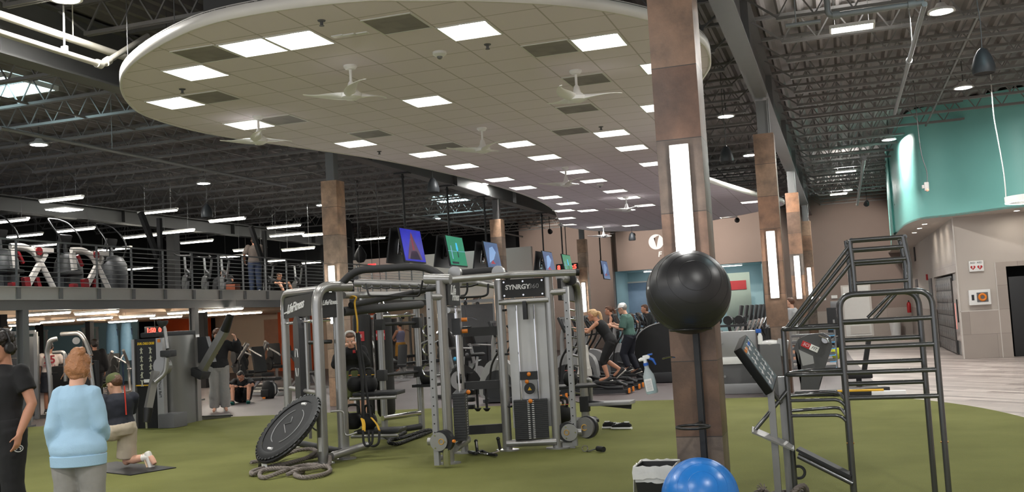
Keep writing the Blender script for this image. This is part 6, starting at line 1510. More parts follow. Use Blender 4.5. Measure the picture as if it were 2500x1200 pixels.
t = thing('drinks_bottle', 'black flask standing on the grey tower', 'bottle', (c.x+.02, c.y-.15, h+FL)); MB().lathe([(0, 0), (.05, 0), (.05, .28), (.03, .3), (0, .3)], n=16).build('flask', 'black_plastic', t); MB().lathe([(0, .3), (.035, .3), (.035, .34), (0, .34)], n=14).build('flask_cap', 'silver_plastic', t)
first = None
for i in range(9):
    y = 25.2+1.25*i; x = -3.05+.02*i
    lb = 'black climber with silver arms, %s of the row left of the second column' % ORD[i]
    if first is None: first = stepper((x, y, FL), R(-80), lb, 'climber machines in a row')
    else: dup(first, (x, y, FL), R(-80), lb)
for i in range(3):
    c = Yp(1766, 800+i*15, 31); 
t = thing('dumbbell_rack', 'dark rack of round weights seen right of the big column', 'rack', (Yp(1768, 820, 23.6).x, 23.6, FL)); p = part(t)
for k in range(3):
    p(MB().box((0, 0, .4+.4*k), (1.1, .4, .05)), 'rack_shelf', 'charcoal')
    for j in range(4): p(MB().cyl((-.4+.26*j, -.2, .53+.4*k), (-.4+.26*j, .15, .53+.4*k), .1, n=14), 'round_weight', 'black_rubber')
for s in (-.5, .5): p(MB().bar((s, 0, 0), (s, 0, 1.4), .06, .06), 'rack_post', 'charcoal')
# seated arm trainer behind the cage wing
SF = V((-.48, 18.3, FL)); t = thing('arm_trainer', 'dark grey seated trainer with a red and white badge behind the cage', 'exercise machine', SF); p = part(t)
def sfp(px, py, Y=18.25): v = Yp(px, py, Y)-SF; return v
ol = [(1938, 848), (1950, 826), (1975, 815), (2010, 812), (2028, 822), (2032, 845), (2020, 880), (2012, 905), (2003, 930), (2000, 950), (1955, 950), (1957, 905), (1950, 880), (1945, 862)]
hole = [(1950, 852), (1985, 868), (1988, 886), (1960, 892)]
F3 = frame((0, 0, 0), (1, 0, 0), (0, 0, 1))
p(MB().prism([(sfp(*q).x, sfp(*q).z) for q in ol], -.11, .11, m=F3), 'body_shell', mat('sci_grey', (66, 66, 68), .45, 0, .06))
p(MB().prism([(sfp(*q).x, sfp(*q).z) for q in hole], .1, .114, m=F3), 'window_recess', 'silver_plastic')
bq = sfp(1978, 845); bp2 = p(MB().box((bq.x, -.118, bq.z), (.3, .012, .1), m=M.Rotation(R(27), 3, 'Y')), 'badge', 'white_plastic')
xa = V((math.cos(R(27)), 0, -math.sin(R(27)))); 
MB().box(V((bq.x, -.121, bq.z))-xa*.075, (.15, .012, .1), m=M.Rotation(R(27), 3, 'Y')).build('badge_red', 'red_plastic', bp2)
text('SCI', .075, 'lettering_white', bp2, frame(V((bq.x, -.129, bq.z))-xa*.075, xa, (0, 0, 1)), .002, .2); text('FIT', .075, 'charcoal', bp2, frame(V((bq.x, -.126, bq.z))+xa*.075, xa, (0, 0, 1)), .002, .2)
p(MB().bar((-.1, 0, .05), (1.1, .5, .05), .2, .08), 'base_beam', 'charcoal'); p(MB().box((-.1, 0, .05), (.7, .2, .08), bev=.02), 'base_foot', 'charcoal')
p(MB().cyl(sfp(2015, 828)+V((0, -.16, 0)), sfp(2015, 828)+V((0, .2, 0)), .06), 'crank_hub', 'chrome'); p(tb([sfp(2000, 818, 18.1), sfp(2020, 826, 18.0), sfp(2024, 836, 17.98)], .02), 'crank_arm', 'chrome')
sx_ = Yp(2100, 880, 20.2)-SF
p(MB().box(sx_+V((-.05, 0, -.28)), (.5, .42, .09), bev=.03), 'seat_pad', 'black_rubber'); p(MB().box(sx_+V((.12, 0, .1)), (.09, .4, .62), m=M.Rotation(R(12), 3, 'Y'), bev=.035), 'backrest', 'black_rubber'); 
q = V((sx_.x-.05, sx_.y, 0)); p(MB().bar(q, q+V((0, 0, sx_.z-.3)), .1, .1), 'seat_post', 'charcoal')
# shelves of steps and rollers beyond it
t = thing('step_rack', 'low rack of stacked grey steps with blue edges beyond the seated trainer', 'rack', (Yp(1990, 900, 24.5).x, 24.5, FL)); p = part(t)
for k in range(7):
    b_ = p(MB().box((0, 0, .12+.15*k), (.95, .4, .06), bev=.02), 'step', 'mid_grey'); MB().box((.42, 0, .09+.15*k), (.14, .42, .02)).build('blue_edge', mat('sky_blue', (90, 170, 220), .5), b_)
for s in (-.5, .5): p(MB().bar((s, .15, 0), (s, .15, 1.2), .04, .04), 'rack_post', 'steel_grey')
c = Yp(2041, 848, 26); t = thing('soft_bell', 'yellow and black soft weight hanging beside the rack of steps', 'soft weight', (c.x, 25.4, c.z)); MB().ball((0, 0, -.1), (.12, .1, .16)).build('weight', mat('lime', (190, 200, 40), .6), t); MB().ball((0, 0, .14), (.12, .1, .14)).build('dark_half', 'black_rubber', t); MB().tube(fil([(0, 0, .2), (0, 0, .3), (.14, 0, .3), (.14, 0, -c.z+FL)], .05), .015, 8).build('stand', 'steel_grey', t)
c = Zp(2105, 967, FL); t = thing('balance_beam', 'low black and white beam with a yellow top at the turf edge', 'beam', (c.x+.1, c.y+.1, TURF)); MB().box((-.25, 0, .035), (.6, .12, .07), bev=.01).build('black_half', 'black_rubber', t); MB().box((.33, 0, .035), (.55, .12, .07), bev=.01).build('white_half', 'white_plastic', t); MB().box((-.12, .02, .085), (.75, .12, .03), bev=.008).build('yellow_top', 'yellow_strap', t)
# rolled machine front behind the second column
c = Yp(2000, 800, 40); t = thing('water_cooler', 'dark drinking fountain unit beyond the third column', 'fountain', (-.35, 38, FL)); MB().box((0, 0, .7), (.5, .45, 1.4), bev=.04).build('body', 'charcoal', t); MB().box((.05, -.1, 1.5), (.3, .25, .25), bev=.04).build('spout_head', 'silver_plastic', t)
# -------- mezzanine machines
ZM = 2.851
mat('arm_white', (196, 190, 184), .4, 0, .04); mat('arm_red', (120, 22, 28), .4, 0, .06)
def arm_machine(px0, X, label):
    t = thing('lever_machine', label, 'strength machine', (X, Xp(px0, 700, X).y, ZM), 0, 'white and red lever machines upstairs'); o_ = V(t.location); p = part(t)
    k = 1.0
    def q(dy, z): return V((0, dy, z))
    p(MB().tube(smooth_line([q(-.75, .95), q(-.4, .96), q(-.1, .85), q(.15, .55), q(.5, .02)], 5), .07, 10, flat=(.7, 1.1)), 'curved_arm', 'arm_white')
    p(MB().bar(q(-.72, .9), q(-.66, .5), .08, .12), 'front_strut', 'arm_white'); p(MB().bar(q(-.1, .9), q(.45, .92), .1, .12), 'top_arm', 'arm_white')
    p(MB().bar(q(.25, .85), q(-.3, .1), .08, .12), 'cross_arm', 'arm_white')
    p(MB().bar(q(-.55, .85), q(-.4, .6), .06, .06), 'red_link', 'arm_red'); p(MB().bar(q(-.35, .3), q(-.3, .02), .1, .16), 'red_foot', 'arm_red'); p(MB().bar(q(-.05, .3), q(.05, .02), .1, .1), 'red_leg', 'arm_red'); p(MB().box(q(-.7, .12), (.14, .16, .12), bev=.03), 'red_weight', 'arm_red')
    p(MB().cyl(q(.0, .88)-V((.08, 0, 0)), q(.0, .88)+V((.08, 0, 0)), .09), 'pivot', 'arm_red')
    p(MB().box((-.5, -.35, .45), (.5, .5, .1), bev=.04), 'seat_pad', 'black_rubber'); p(MB().bar((-.5, -.35, 0), (-.5, -.35, .4), .1, .1).bar((-.6, -.3, .04), (.1, .4, .04), .1, .08), 'base_frame', 'charcoal')
arm_machine(92, -16.9, 'white and red lever machine upstairs, left one'); arm_machine(232, -16.9, 'white and red lever machine upstairs, right one')
def shroud_trainer(px0, X, label):
    t = thing('elliptical_trainer', label, 'elliptical trainer', (X, Xp(px0, 700, X).y, ZM), R(90), 'dark trainers upstairs'); p = part(t)
    p(MB().loft([(V((0, 0, z)), V((a, 0, 0)), V((0, b, 0))) for a, b, z in ((.34, .3, .1), (.36, .33, .5), (.34, .3, .8), (.24, .2, .98), (.1, .08, 1.04))], 22), 'front_shroud', 'charcoal')
    p(MB().loft([(V((0, 0, z)), V((a, 0, 0)), V((0, a*.8, 0))) for a, z in ((.42, 0), (.4, .08), (.2, .16))], 20), 'base_cover', 'silver_plastic')
    p(MB().box((0, .1, 1.35), (.4, .06, .3), m=M.Rotation(R(20), 3, 'X'), bev=.02), 'console', 'black_plastic'); p(MB().bar((0, .05, .9), (0, .1, 1.3), .08, .06), 'mast', 'charcoal')
    for s in (-1, 1): p(MB().tube(smooth_line([(s*.3, .1, .7), (s*.36, -.1, 1.3), (s*.34, .2, 1.75), (s*.2, .4, 1.9), (0, .45, 1.92)]), .02, 8), 'moving_handle', 'black_plastic')
    p(MB().box((0, .9, .1), (.5, 1.2, .14), bev=.04), 'base', 'charcoal')
shroud_trainer(168, -18.1, 'dark trainer with looping handles upstairs, left of two'); shroud_trainer(280, -18.1, 'dark trainer with looping handles upstairs, right of two')
shroud_trainer(8, -18.1, 'dark trainer with looping handles at the far left upstairs')
def spin_bike(px0, X, label):
    t = thing('spin_bike', label, 'exercise bike', (X, Xp(px0, 700, X).y, ZM), R(55), 'spin bikes upstairs'); p = part(t)
    p(MB().cyl((-.03, .3, .27), (.03, .3, .27), .24, n=26), 'flywheel', 'silver_plastic'); p(MB().bar((0, .45, .1), (0, -.1, .5), .06, .08).bar((0, -.1, .5), (0, .2, .62), .06, .08), 'frame', 'charcoal')
    p(MB().bar((0, .2, .3), (0, .32, 1.02), .05, .06), 'head_post', 'silver_plastic'); p(tb([(-.22, .5, 1.1), (-.2, .3, 1.04), (.2, .3, 1.04), (.22, .5, 1.1)], .018), 'handlebar', 'black_plastic')
    p(MB().bar((0, -.08, .4), (0, -.3, .92), .05, .05), 'seat_post', 'silver_plastic'); p(MB().loft([(V((0, y, .97)), V((w_, 0, 0)), V((0, 0, .035))) for y, w_ in ((-.45, .08), (-.38, .11), (-.25, .07), (-.12, .025))], 12), 'seat', 'black_rubber')
    for y in (-.5, .55): p(MB().box((0, y, .04), (.5, .08, .07), bev=.02), 'foot_bar', 'charcoal')
    p(MB().bar((0, -.5, .07), (0, .55, .07), .05, .05), 'base_beam', 'charcoal')
for px, l in ((462, 'spin bike upstairs left of the orange crate, first'), (510, 'spin bike upstairs left of the orange crate, second'), (552, 'spin bike upstairs nearest the orange crate')): spin_bike(px, -16.9, l)
for px, l in ((660, 'dark spin bike upstairs right of the person'), (730, 'dark spin bike upstairs beside the left stone column')): spin_bike(px, -17.6, l)
c = Xp(569, 695, -16.4); tag(MB().box((-16.4, c.y, ZM+.11), (.3, .26, .22), bev=.01).build('storage_crate', mat('crate', (130, 64, 36), .6)), 'small orange-brown crate behind the railing upstairs', 'crate')
for px, l in ((392, 'tall dark pole with a leaning brace left of the spin bikes'), (648, 'tall dark pole with a leaning brace right of the person upstairs')):
    Xq = -16.6; c = Xp(px, 640, Xq); t = thing('support_pole', l, 'pole', (Xq, c.y, ZM), 0, 'dark poles upstairs'); MB().bar((0, 0, 0), (0, 0, 1.9), .1, .1).build('pole', 'black_matte', t); MB().bar((-.05, -.05, .9), (-.05, -.65, 2.0), .1, .14).build('brace', 'black_matte', t); MB().box((0, 0, .02), (.3, .3, .04)).build('pole_base', 'black_matte', t)
c = Yp(880, 622, 29.5); t = thing('speed_bag', 'black teardrop speed bag hanging above the far railing', 'punching bag', c)
MB().lathe([(0, -.26), (.1, -.24), (.19, -.12), (.2, 0), (.13, .16), (.05, .28), (0, .34)], n=22).build('bag', 'black_matte', t); MB().cyl((0, 0, .3), (0, 0, 6.5-c.z), .01, n=6).build('hanging_cord', 'black_matte', t)
# ---------------------------------------------------------------- people
CL = bpy.data.textures.new('cloth_folds', 'CLOUDS'); CL.noise_scale = .12; CL.noise_depth = 2
HT = bpy.data.textures.new('hair_locks', 'CLOUDS'); HT.noise_scale = .035; HT.noise_depth = 2
mat('skin_fair', (205, 158, 134), .5, 0, .05, 12, spec=.35); mat('skin_warm', (186, 134, 108), .5, 0, .05, 12, spec=.35); mat('skin_tan', (150, 104, 82), .5, 0, .05, 12, spec=.35)
mat('hair_dark', (34, 26, 22), .5, 0, .35, 60, bump=.5, bs=90); mat('hair_brown', (86, 56, 38), .5, 0, .3, 60, bump=.5, bs=90); mat('hair_ginger', (158, 108, 70), .5, 0, .3, 60, bump=.6, bs=90); mat('hair_blonde', (196, 160, 116), .5, 0, .25, 60, bump=.5, bs=90); mat('hair_grey', (150, 146, 140), .5, 0, .2, 60)
mat('cloth_black', (20, 20, 22), .85, 0, .15, 8); mat('cloth_navy', (24, 27, 38), .85, 0, .12, 8); mat('cloth_lightblue', (158, 192, 216), .9, 0, .05, 5, bump=.15, bs=150); mat('cloth_heather', (142, 140, 136), .9, 0, .08, 30); mat('cloth_sand', (176, 164, 146), .85, 0, .06, 8); mat('cloth_cream', (206, 192, 184), .85, 0, .05, 8); mat('cloth_olive', (78, 84, 48), .85, 0, .1, 8); mat('cloth_green', (70, 100, 92), .85, 0, .06, 8); mat('cloth_lilac', (128, 124, 146), .85, 0, .06, 8); mat('cloth_gold', (168, 120, 48), .85, 0, .08, 8); mat('cloth_denim', (34, 44, 66), .85, 0, .12, 20); mat('cloth_brown', (84, 74, 68), .85, 0, .08, 8); mat('cloth_grey', (150, 150, 152), .85, 0, .05, 8); mat('shoe_white', (205, 202, 196), .6, 0, .06); mat('shoe_dark', (40, 40, 42), .6, 0, .1); mat('sole_gum', (186, 160, 132), .6, 0, .06); mat('sock_white', (220, 216, 210), .8, 0, .03); mat('eye_white', (225, 222, 216), .2, 0, .02); mat('eye_dark', (30, 22, 18), .2, 0, .05); mat('lip', (150, 84, 76), .5, 0, .05); mat('sole_teal', (40, 130, 120), .6, 0, .05)
X_, Y_, Z_ = V((1, 0, 0)), V((0, 1, 0)), V((0, 0, 1))
DEF = dict(pel=(0, 0, .95), wai=(0, .005, 1.1), che=(0, .0, 1.28), nek=(0, -.02, 1.455), hed=(0, .015, 1.615), shR=(.18, -.015, 1.4), elR=(.235, -.04, 1.12), wrR=(.25, .05, .88), hiR=(.09, 0, .92), knR=(.1, .02, .5), anR=(.11, -.03, .085), toR=(.13, .15, .03))
for k in list(DEF):
    if k.endswith('R'): DEF[k[:-1]+'L'] = (-DEF[k][0],)+DEF[k][1:]
def remesh(o, vox, sm=4, disp=0, tex=None):
    m = o.modifiers.new('one_surface', 'REMESH'); m.mode = 'VOXEL'; m.voxel_size = vox; m.use_smooth_shade = True
    if disp:
        d = o.modifiers.new('folds', 'DISPLACE'); d.texture = tex; d.strength = disp; d.mid_level = .5; d.texture_coords = 'LOCAL'
    s = o.modifiers.new('soften', 'SMOOTH'); s.factor = .5; s.iterations = sm
    return o
class Human:
    def __init__(s, label, loc, rz, h=1.75, J=None, female=False, skin='skin_fair', vox=.012, hdir=None, group=None, slim=1.0):
        s.k = h/1.75; s.t = thing('person', label, 'person', loc, rz, group); s.f = female; s.vox = vox; s.skin = skin; s.slim = slim
        j = {a: V(b) for a, b in DEF.items()}
        if female:
            for q in 'RL': j['sh'+q].x *= .88; j['el'+q].x *= .92; j['wr'+q].x *= .95
        for a, b in (J or {}).items(): j[a] = V(b)
        s.j = {a: b*s.k for a, b in j.items()}
        s.hd = V(hdir).normalized() if hdir else Y_.copy()
    def spine(s):
        j = s.j; k = s.k; r0 = (j['hiR']-j['hiL']).normalized(); r1 = (j['shR']-j['shL']).normalized()
        u0 = (j['wai']-j['pel']).normalized(); u1 = (j['nek']-j['che']).normalized()
        P = [(j['pel']-u0*.1*k, .11, .09, 0), (j['pel']-u0*.03*k, .165, .115, 0), (j['pel']+u0*.03*k, .165, .112, .1), (j['wai'], .14 if not s.f else .122, .098, .3), ((j['wai']+j['che'])/2, .153 if not s.f else .135, .108, .55), (j['che'], .17 if not s.f else .148, .118, .75), (j['che'].lerp(j['nek'], .5), .168 if not s.f else .145, .108, .9), (j['nek'].lerp(j['che'], .16), .115, .082, 1), (j['nek'], .062, .062, 1)]
        out = []
        for i, (c, rx, ry, t) in enumerate(P):
            r = r0.lerp(r1, t).normalized(); u = u0.lerp(u1, t).normalized(); f = u.cross(r).normalized(); r = f.cross(u)
            out.append((c, r, f, rx*k*(s.slim if 2 < i < 8 else 1), ry*k*(s.slim if 2 < i < 8 else 1)))
        return out
    def hand(s, mb, q, curl=.5, spread=1.0):
        j = s.j; k = s.k; w_ = j['wr'+q]; d = (w_-j['el'+q]).normalized()
        hd = V(j['ha'+q]).normalized() if 'ha'+q in j else d
        side = V(j['pa'+q]).normalized() if 'pa'+q in j else ((-X_ if q == 'R' else X_)+Y_*.2)
        n = (side-hd*side.dot(hd)).normalized(); lat = hd.cross(n)*(1 if q == 'R' else -1)
        # lat points toward the thumb side
        mb.loft([(w_-d*.01*k, lat*.028*k, n*.022*k), (w_+hd*.035*k, lat*.038*k, n*.018*k), (w_+hd*.085*k, lat*.04*k, n*.015*k), (w_+hd*.098*k, lat*.034*k, n*.011*k)], 12)
        fr = max(.0085*k, s.vox*.85)
        for i, ln in enumerate((.072, .08, .075, .058)):
            b = w_+hd*.085*k+lat*(.03-.02*i)*k*spread; a = curl*(.55+.12*i)
            p1 = b+(hd*math.cos(a)+n*math.sin(a))*ln*.45*k; p2 = p1+(hd*math.cos(a*2.1)+n*math.sin(a*2.1))*ln*.33*k; p3 = p2+(hd*math.cos(a*2.9)+n*math.sin(a*2.9))*ln*.25*k
            mb.tube([b-hd*.02*k, b, p1, p2, p3], [fr, fr, fr*.95, fr*.88, fr*.7], 8)
        b = w_+hd*.025*k+lat*.03*k; p1 = b+(hd*.7+lat*.6+n*.35).normalized()*.038*k; p2 = p1+(hd*.85+lat*.2+n*.5).normalized()*.03*k
        mb.tube([b-lat*.015*k, b, p1, p2], [fr*1.3, fr*1.25, fr*1.05, fr*.75], 8)
    def body(s, curlR=.5, curlL=.5, bare_feet=False):
        j = s.j; k = s.k; mb = MB()
        mb.loft([(c, r*rx, f*ry) for c, r, f, rx, ry in s.spine()], 20)
        for q in 'RL':
            a, b, c = j['sh'+q], j['el'+q], j['wr'+q]
            m = 1 if not s.f else .86
            mb.tube([a.lerp(j['che'], .3), a, a.lerp(b, .35), b, b.lerp(c, .3), c], [.05*k*m, .056*k*m, .052*k*m, .04*k*m, .042*k*m, .027*k*m], 14)
            mb.ball(a, .058*k*m, 12); mb.ball(b, .041*k*m, 10)
            s.hand(mb, q, curlR if q == 'R' else curlL)
            a, b, c = j['hi'+q], j['kn'+q], j['an'+q]
            m = 1 if not s.f else 1.0
            bk = (c-b).normalized().cross((j['hiR']-j['hiL']).normalized())
            mb.tube([a.lerp(j['pel'], .4), a, a.lerp(b, .4), b, b.lerp(c, .3)+bk*0, c], [.085*k, .09*k*m, .078*k, .054*k, .056*k, .036*k], 14)
            mb.ball(b, .056*k, 10)
            t = j['to'+q]; d = (t-c); up = Z_ if abs(d.normalized().z) < .8 else Y_
            mb.tube([c, c.lerp(t, .5)-Z_*.0, t], [.036*k, .038*k, .03*k], 10)
        # neck and head
        h = j['hed']; f = s.hd; r = f.cross(Z_).normalized(); u = r.cross(f)
        mb.tube([j['nek']-Z_*.03*k, j['nek'], h-u*.05*k-f*.015*k], [.07*k, .056*k, .054*k], 14)
        HR = [(-.122, .022, .02, .05), (-.112, .04, .042, .04), (-.085, .054, .062, .022), (-.05, .065, .08, .008), (0, .074, .094, 0), (.045, .077, .1, -.004), (.085, .066, .088, -.006), (.108, .045, .06, -.008), (.12, .018, .025, -.008)]
        mb.loft([(h+u*z*k+f*o*k, r*rx*k, f*ry*k) for z, rx, ry, o in HR], 22)
        g = lambda x, y, z: h+r*x*k+f*y*k+u*z*k
        mb.tube([g(0, .088, .012), g(0, .1, -.015), g(0, .116, -.036), g(0, .1, -.046)], [.009*k, .011*k, .015*k, .008*k], 8)
        mb.ball(g(.014, .1, -.04), .01*k, 8); mb.ball(g(-.014, .1, -.04), .01*k, 8)
        for q in (-1, 1):
            mb.ball(g(q*.078, -.005, -.015), (.012*k, .022*k, .032*k), 10, m=M((r, f, u)).transposed())
            mb.tube([g(q*.012, .094, .028), g(q*.035, .09, .033), g(q*.056, .074, .026)], .009*k, 6)
        mb.tube([g(-.022, .092, -.068), g(0, .098, -.067), g(.022, .092, -.068)], .009*k, 8); mb.ball(g(0, .088, -.1), .02*k, 8)
        s.o = remesh(mb.build('body', s.skin, s.t), s.vox, 3)
        for q in (-1, 1):
            e = MB().ball(g(q*.032, .083, .006), .0125*k, 10).build('eye', 'eye_white', s.t); MB().ball(g(q*.032, .0915, .005), .0068*k, 8).build('iris', 'eye_dark', e)
        MB().tube([g(-.022, .099, -.0685), g(-.008, .105, -.065), g(.008, .105, -.065), g(.022, .099, -.0685)], [.004*k, .0065*k, .0065*k, .004*k], 8).build('mouth', 'lip', s.t)
        s.g = g; s.hf = (h, r, f, u)
        return s
    def shirt(s, m, hem=1, g=.02, sleeve=.5, name='shirt', disp=.012, cuff=0, neck=.012, vest=False, extra=0):
        """hem 1 = hip level, 2 = waist; sleeve = share of the arm covered"""
        k = s.k; mb = MB(); sp = s.spine()
        rg = []
        for i, (c, r, f, rx, ry) in enumerate(sp):
            if i < hem: continue
            if i == 0: rx, ry = .15*k, .105*k
            gg = g+(.022 if i < 3 and hem == 0 else 0) if i < 7 else g*.8 if i == 7 else neck
            if i == hem: gg = g+extra
            rg.append((c, r*(rx+gg*k), f*(ry+gg*k)))
        if not vest: rg[-1] = (rg[-1][0]+Z_*.012*k, rg[-1][1], rg[-1][2])
        else: rg = rg[:-1]
        mb.loft(rg, 24)
        if not vest:
            for q in 'RL':
                a, b, c = s.j['sh'+q], s.j['el'+q], s.j['wr'+q]; mm = 1 if not s.f else .88
                P = [a.lerp(s.j['che'], .35), a]; W_ = [(.05+g)*k, (.057*mm+g)*k]
                L1 = sleeve*2
                if L1 <= 1: P += [a.lerp(b, L1*.5), a.lerp(b, L1)]; W_ += [(.056*mm+g)*k, (.052*mm+g*1.15)*k]
                else: P += [a.lerp(b, .5), b, b.lerp(c, (L1-1)*.55), b.lerp(c, L1-1)]; W_ += [(.054*mm+g*1.05)*k, (.046*mm+g)*k, (.046*mm+g*1.1)*k, (.03*mm+g*.8+cuff*.3)*k]
                mb.tube(P, W_, 14); mb.ball(a, (.053*mm+g*.9)*k, 12)
                if L1 > 1: mb.ball(b, (.046*mm+g)*k, 10)
        o = remesh(mb.build(name, m, s.t), max(s.vox, .011), 5, disp, CL)
        return o
    def trousers(s, m, g=.02, length=2.0, name='trousers', disp=.012, flare=1.0):
        k = s.k; mb = MB(); sp = s.spine()[:4]
        mb.loft([(c, r*(rx+g*k), f*(ry+g*k)) for c, r, f, rx, ry in sp[:3]]+[(sp[2][0].lerp(sp[3][0], .4), sp[3][1]*(.15+g)*k, sp[3][2]*(.1+g)*k)], 22)
        for q in 'RL':
            a, b, c = s.j['hi'+q], s.j['kn'+q], s.j['an'+q]
            P = [a.lerp(s.j['pel'], .4), a]; W_ = [(.085+g)*k, (.092+g)*k]
            if length <= 1: P += [a.lerp(b, length*.5), a.lerp(b, length)]; W_ += [(.082+g*1.2)*k, (.066+g*1.9*flare)*k]
            else: P += [a.lerp(b, .45), b, b.lerp(c, (length-1)*.4), b.lerp(c, (length-1))]; W_ += [(.08+g)*k, (.06+g)*k, (.058+g*flare)*k, (.04+g*flare)*k]
            mb.tube(P, W_, 16)
            if length > 1: mb.ball(b, (.061+g)*k, 12)
        return remesh(mb.build(name, m, s.t), max(s.vox, .011), 5, disp, CL)
    def shoes(s, m='shoe_white', sole='shoe_white', sock=None, upv=None):
        k = s.k
        for q in 'RL':
            c, t, kn = s.j['an'+q], s.j['to'+q], s.j['kn'+q]
            f = (t-c).normalized(); u = (kn-c); u = (u-f*u.dot(f)).normalized(); 
            f0 = f; f = (f-u*f.dot(u)).normalized()
            if upv and q in upv: u = V(upv[q]).normalized(); f = (f0-u*f0.dot(u)).normalized()
            r = f.cross(u); b = c-u*.055*k
            ws = [(-.075, .03, .03, .028), (-.055, .038, .05, .03), (0, .04, .052, .03), (.06, .043, .038, .018), (.12, .048, .028, .008), (.165, .042, .022, .004), (.19, .02, .014, 0)]
            o = MB().loft([(b+f*x*k+u*z*k, r*w_*k, u*h_*k) for x, w_, h_, z in ws], 16).build('shoe', m, s.t)
            MB().loft([(b+f*x*k-u*.026*k, r*w_*k, u*.014*k) for x, w_ in ((-.08, .028), (-.06, .038), (0, .041), (.07, .047), (.13, .051), (.17, .044), (.196, .02))], 14).build('sole', sole, o)
            MB().tube([b+f*x*k+u*(.05-.018*i)*k+r*(.02 if i % 2 else -.02)*k for i, x in enumerate((.02, .04, .06, .08))], .005*k, 6).build('laces', 'shoe_white' if m != 'shoe_white' else 'silver_plastic', o)
            if sock: MB().tube([c-u*.02*k, c.lerp(kn, .18), c.lerp(kn, .3)], [.042*k, .044*k, .05*k], 14).build('sock', sock, s.t)
        return s
    def hair(s, m, style='short', disp=.02):
        h, r, f, u = s.hf; k = s.k; g = s.g; A = M((r, f, u)).transposed(); mb = MB()
        mb.ball(g(0, -.022, .03), (.083*k, .098*k, .1*k), 18, m=A); mb.ball(g(0, .012, .085), (.07*k, .085*k, .046*k), 14, m=A)
        if style == 'curly':
            mb.ball(g(0, .0, .07), (.1*k, .115*k, .085*k), 16, m=A); mb.ball(g(0, .075, .075), (.07*k, .04*k, .04*k), 12, m=A); mb.ball(g(0, -.05, .0), (.085*k, .075*k, .08*k), 12, m=A)
        if style == 'bun':
            mb.ball(g(0, -.035, -.01), (.094*k, .095*k, .092*k), 16, m=A); mb.ball(g(0, -.03, .05), (.092*k, .1*k, .085*k), 16, m=A)
            mb.ring(g(.012, -.085, .115), .034*k, .026*k, m=A @ M.Rotation(R(55), 3, 'X'), n=18, k=10); mb.ball(g(.012, -.085, .115), (.04*k, .04*k, .034*k), 12, m=A)
            mb.ball(g(0, -.06, -.07), (.05*k, .035*k, .04*k), 10, m=A)
        if style == 'ponytail':
            mb.tube(smooth_line([g(0, -.08, .04), g(0, -.14, .03), g(0, -.17, -.05), g(0, -.16, -.16), g(.01, -.14, -.26)]), [.03*k]*6+[.036*k]*6+[.034*k]*6+[.026*k]*6+[.01*k], 10)
        if style == 'back': mb.ball(g(0, -.05, -.03), (.075*k, .065*k, .075*k), 12, m=A)
        o = remesh(mb.build('hair', m, s.t), max(.006, s.vox*.7), 2, disp*k, HT)
        if style == 'bun':
            random.seed(4); w_ = MB()
            for i in range(46):
                a = random.uniform(0, 2*PI); b0 = g(.08*math.cos(a), -.03+.07*math.sin(a)*.6, random.uniform(-.05, .1)); d = (b0-h).normalized()
                w_.tube(smooth_line([b0, b0+d*.02*k+u*random.uniform(-.03, .02)*k, b0+d*random.uniform(.015, .05)*k-u*random.uniform(0, .06)*k], 3), .0016*k, 4)
            w_.build('loose_strands', m, o)
        return s
    def cap(s, m, peak=1):
        h, r, f, u = s.hf; k = s.k; g = s.g; A = M((r, f, u)).transposed()
        o = MB().lathe([(0, .135*k), (.05*k, .128*k), (.085*k, .1*k), (.1*k, .06*k), (.102*k, .025*k), (.096*k, .025*k), (.09*k, .06*k), (0, .1*k)], n=24, m=A @ M.Diagonal((.86, 1.06, 1))).build('cap', m, s.t); o.location = h-f*.006*k
        P = [(.08*math.sin(a), .075+.115*math.cos(a)) for a in [R(-90+15*i) for i in range(13)]]
        b = MB().mesh([g(x, y*peak, .028-.9*(x*x)-(.02 if y > .12 else 0)) for x, y in P]+[g(x, y*peak, .034-.9*(x*x)-(.02 if y > .12 else 0)) for x, y in P], [tuple(range(12, -1, -1)), tuple(range(13, 26))]+[(i, i+1, 14+i, 13+i) for i in range(12)]+[(12, 0, 13, 25)]).build('cap_peak', m, s.t)
        return o
    def headphones(s, m='black_plastic', band=None, band_up=.0):
        g = s.g; k = s.k
        hb = MB().tube(smooth_line([g(-.092, -.01, .0), g(-.095, -.005, .06), g(-.06, .0, .125+band_up), g(0, .0, .142+band_up), g(.06, .0, .125+band_up), g(.095, -.005, .06), g(.092, -.01, 0)]), .011*k, 8, flat=(1.5, .8)).build('headphone_band', band or m, s.t)
        for q in (-1, 1): MB().loft([(g(q*x, -.005, -.012), s.hf[2]*a*k, s.hf[3]*a*1.2*k) for x, a in ((.078, .03), (.084, .04), (.105, .042), (.116, .03))], 18).build('ear_cup', m, hb)
    def chest_frame(s, x, z, front=False, off=.02):
        """text frame on the back or the chest at lateral x and height share z between waist and neck"""
        sp = s.spine(); j = s.j
        c = j['wai'].lerp(j['nek'], z); r = (j['shR']-j['shL']).normalized(); u = (j['nek']-j['wai']).normalized(); f = u.cross(r)
        if front: return frame(c+r*x*s.k+f*(.12+off)*s.k, -r, u)
        return frame(c+r*x*s.k-f*(.115+off)*s.k, r, u)
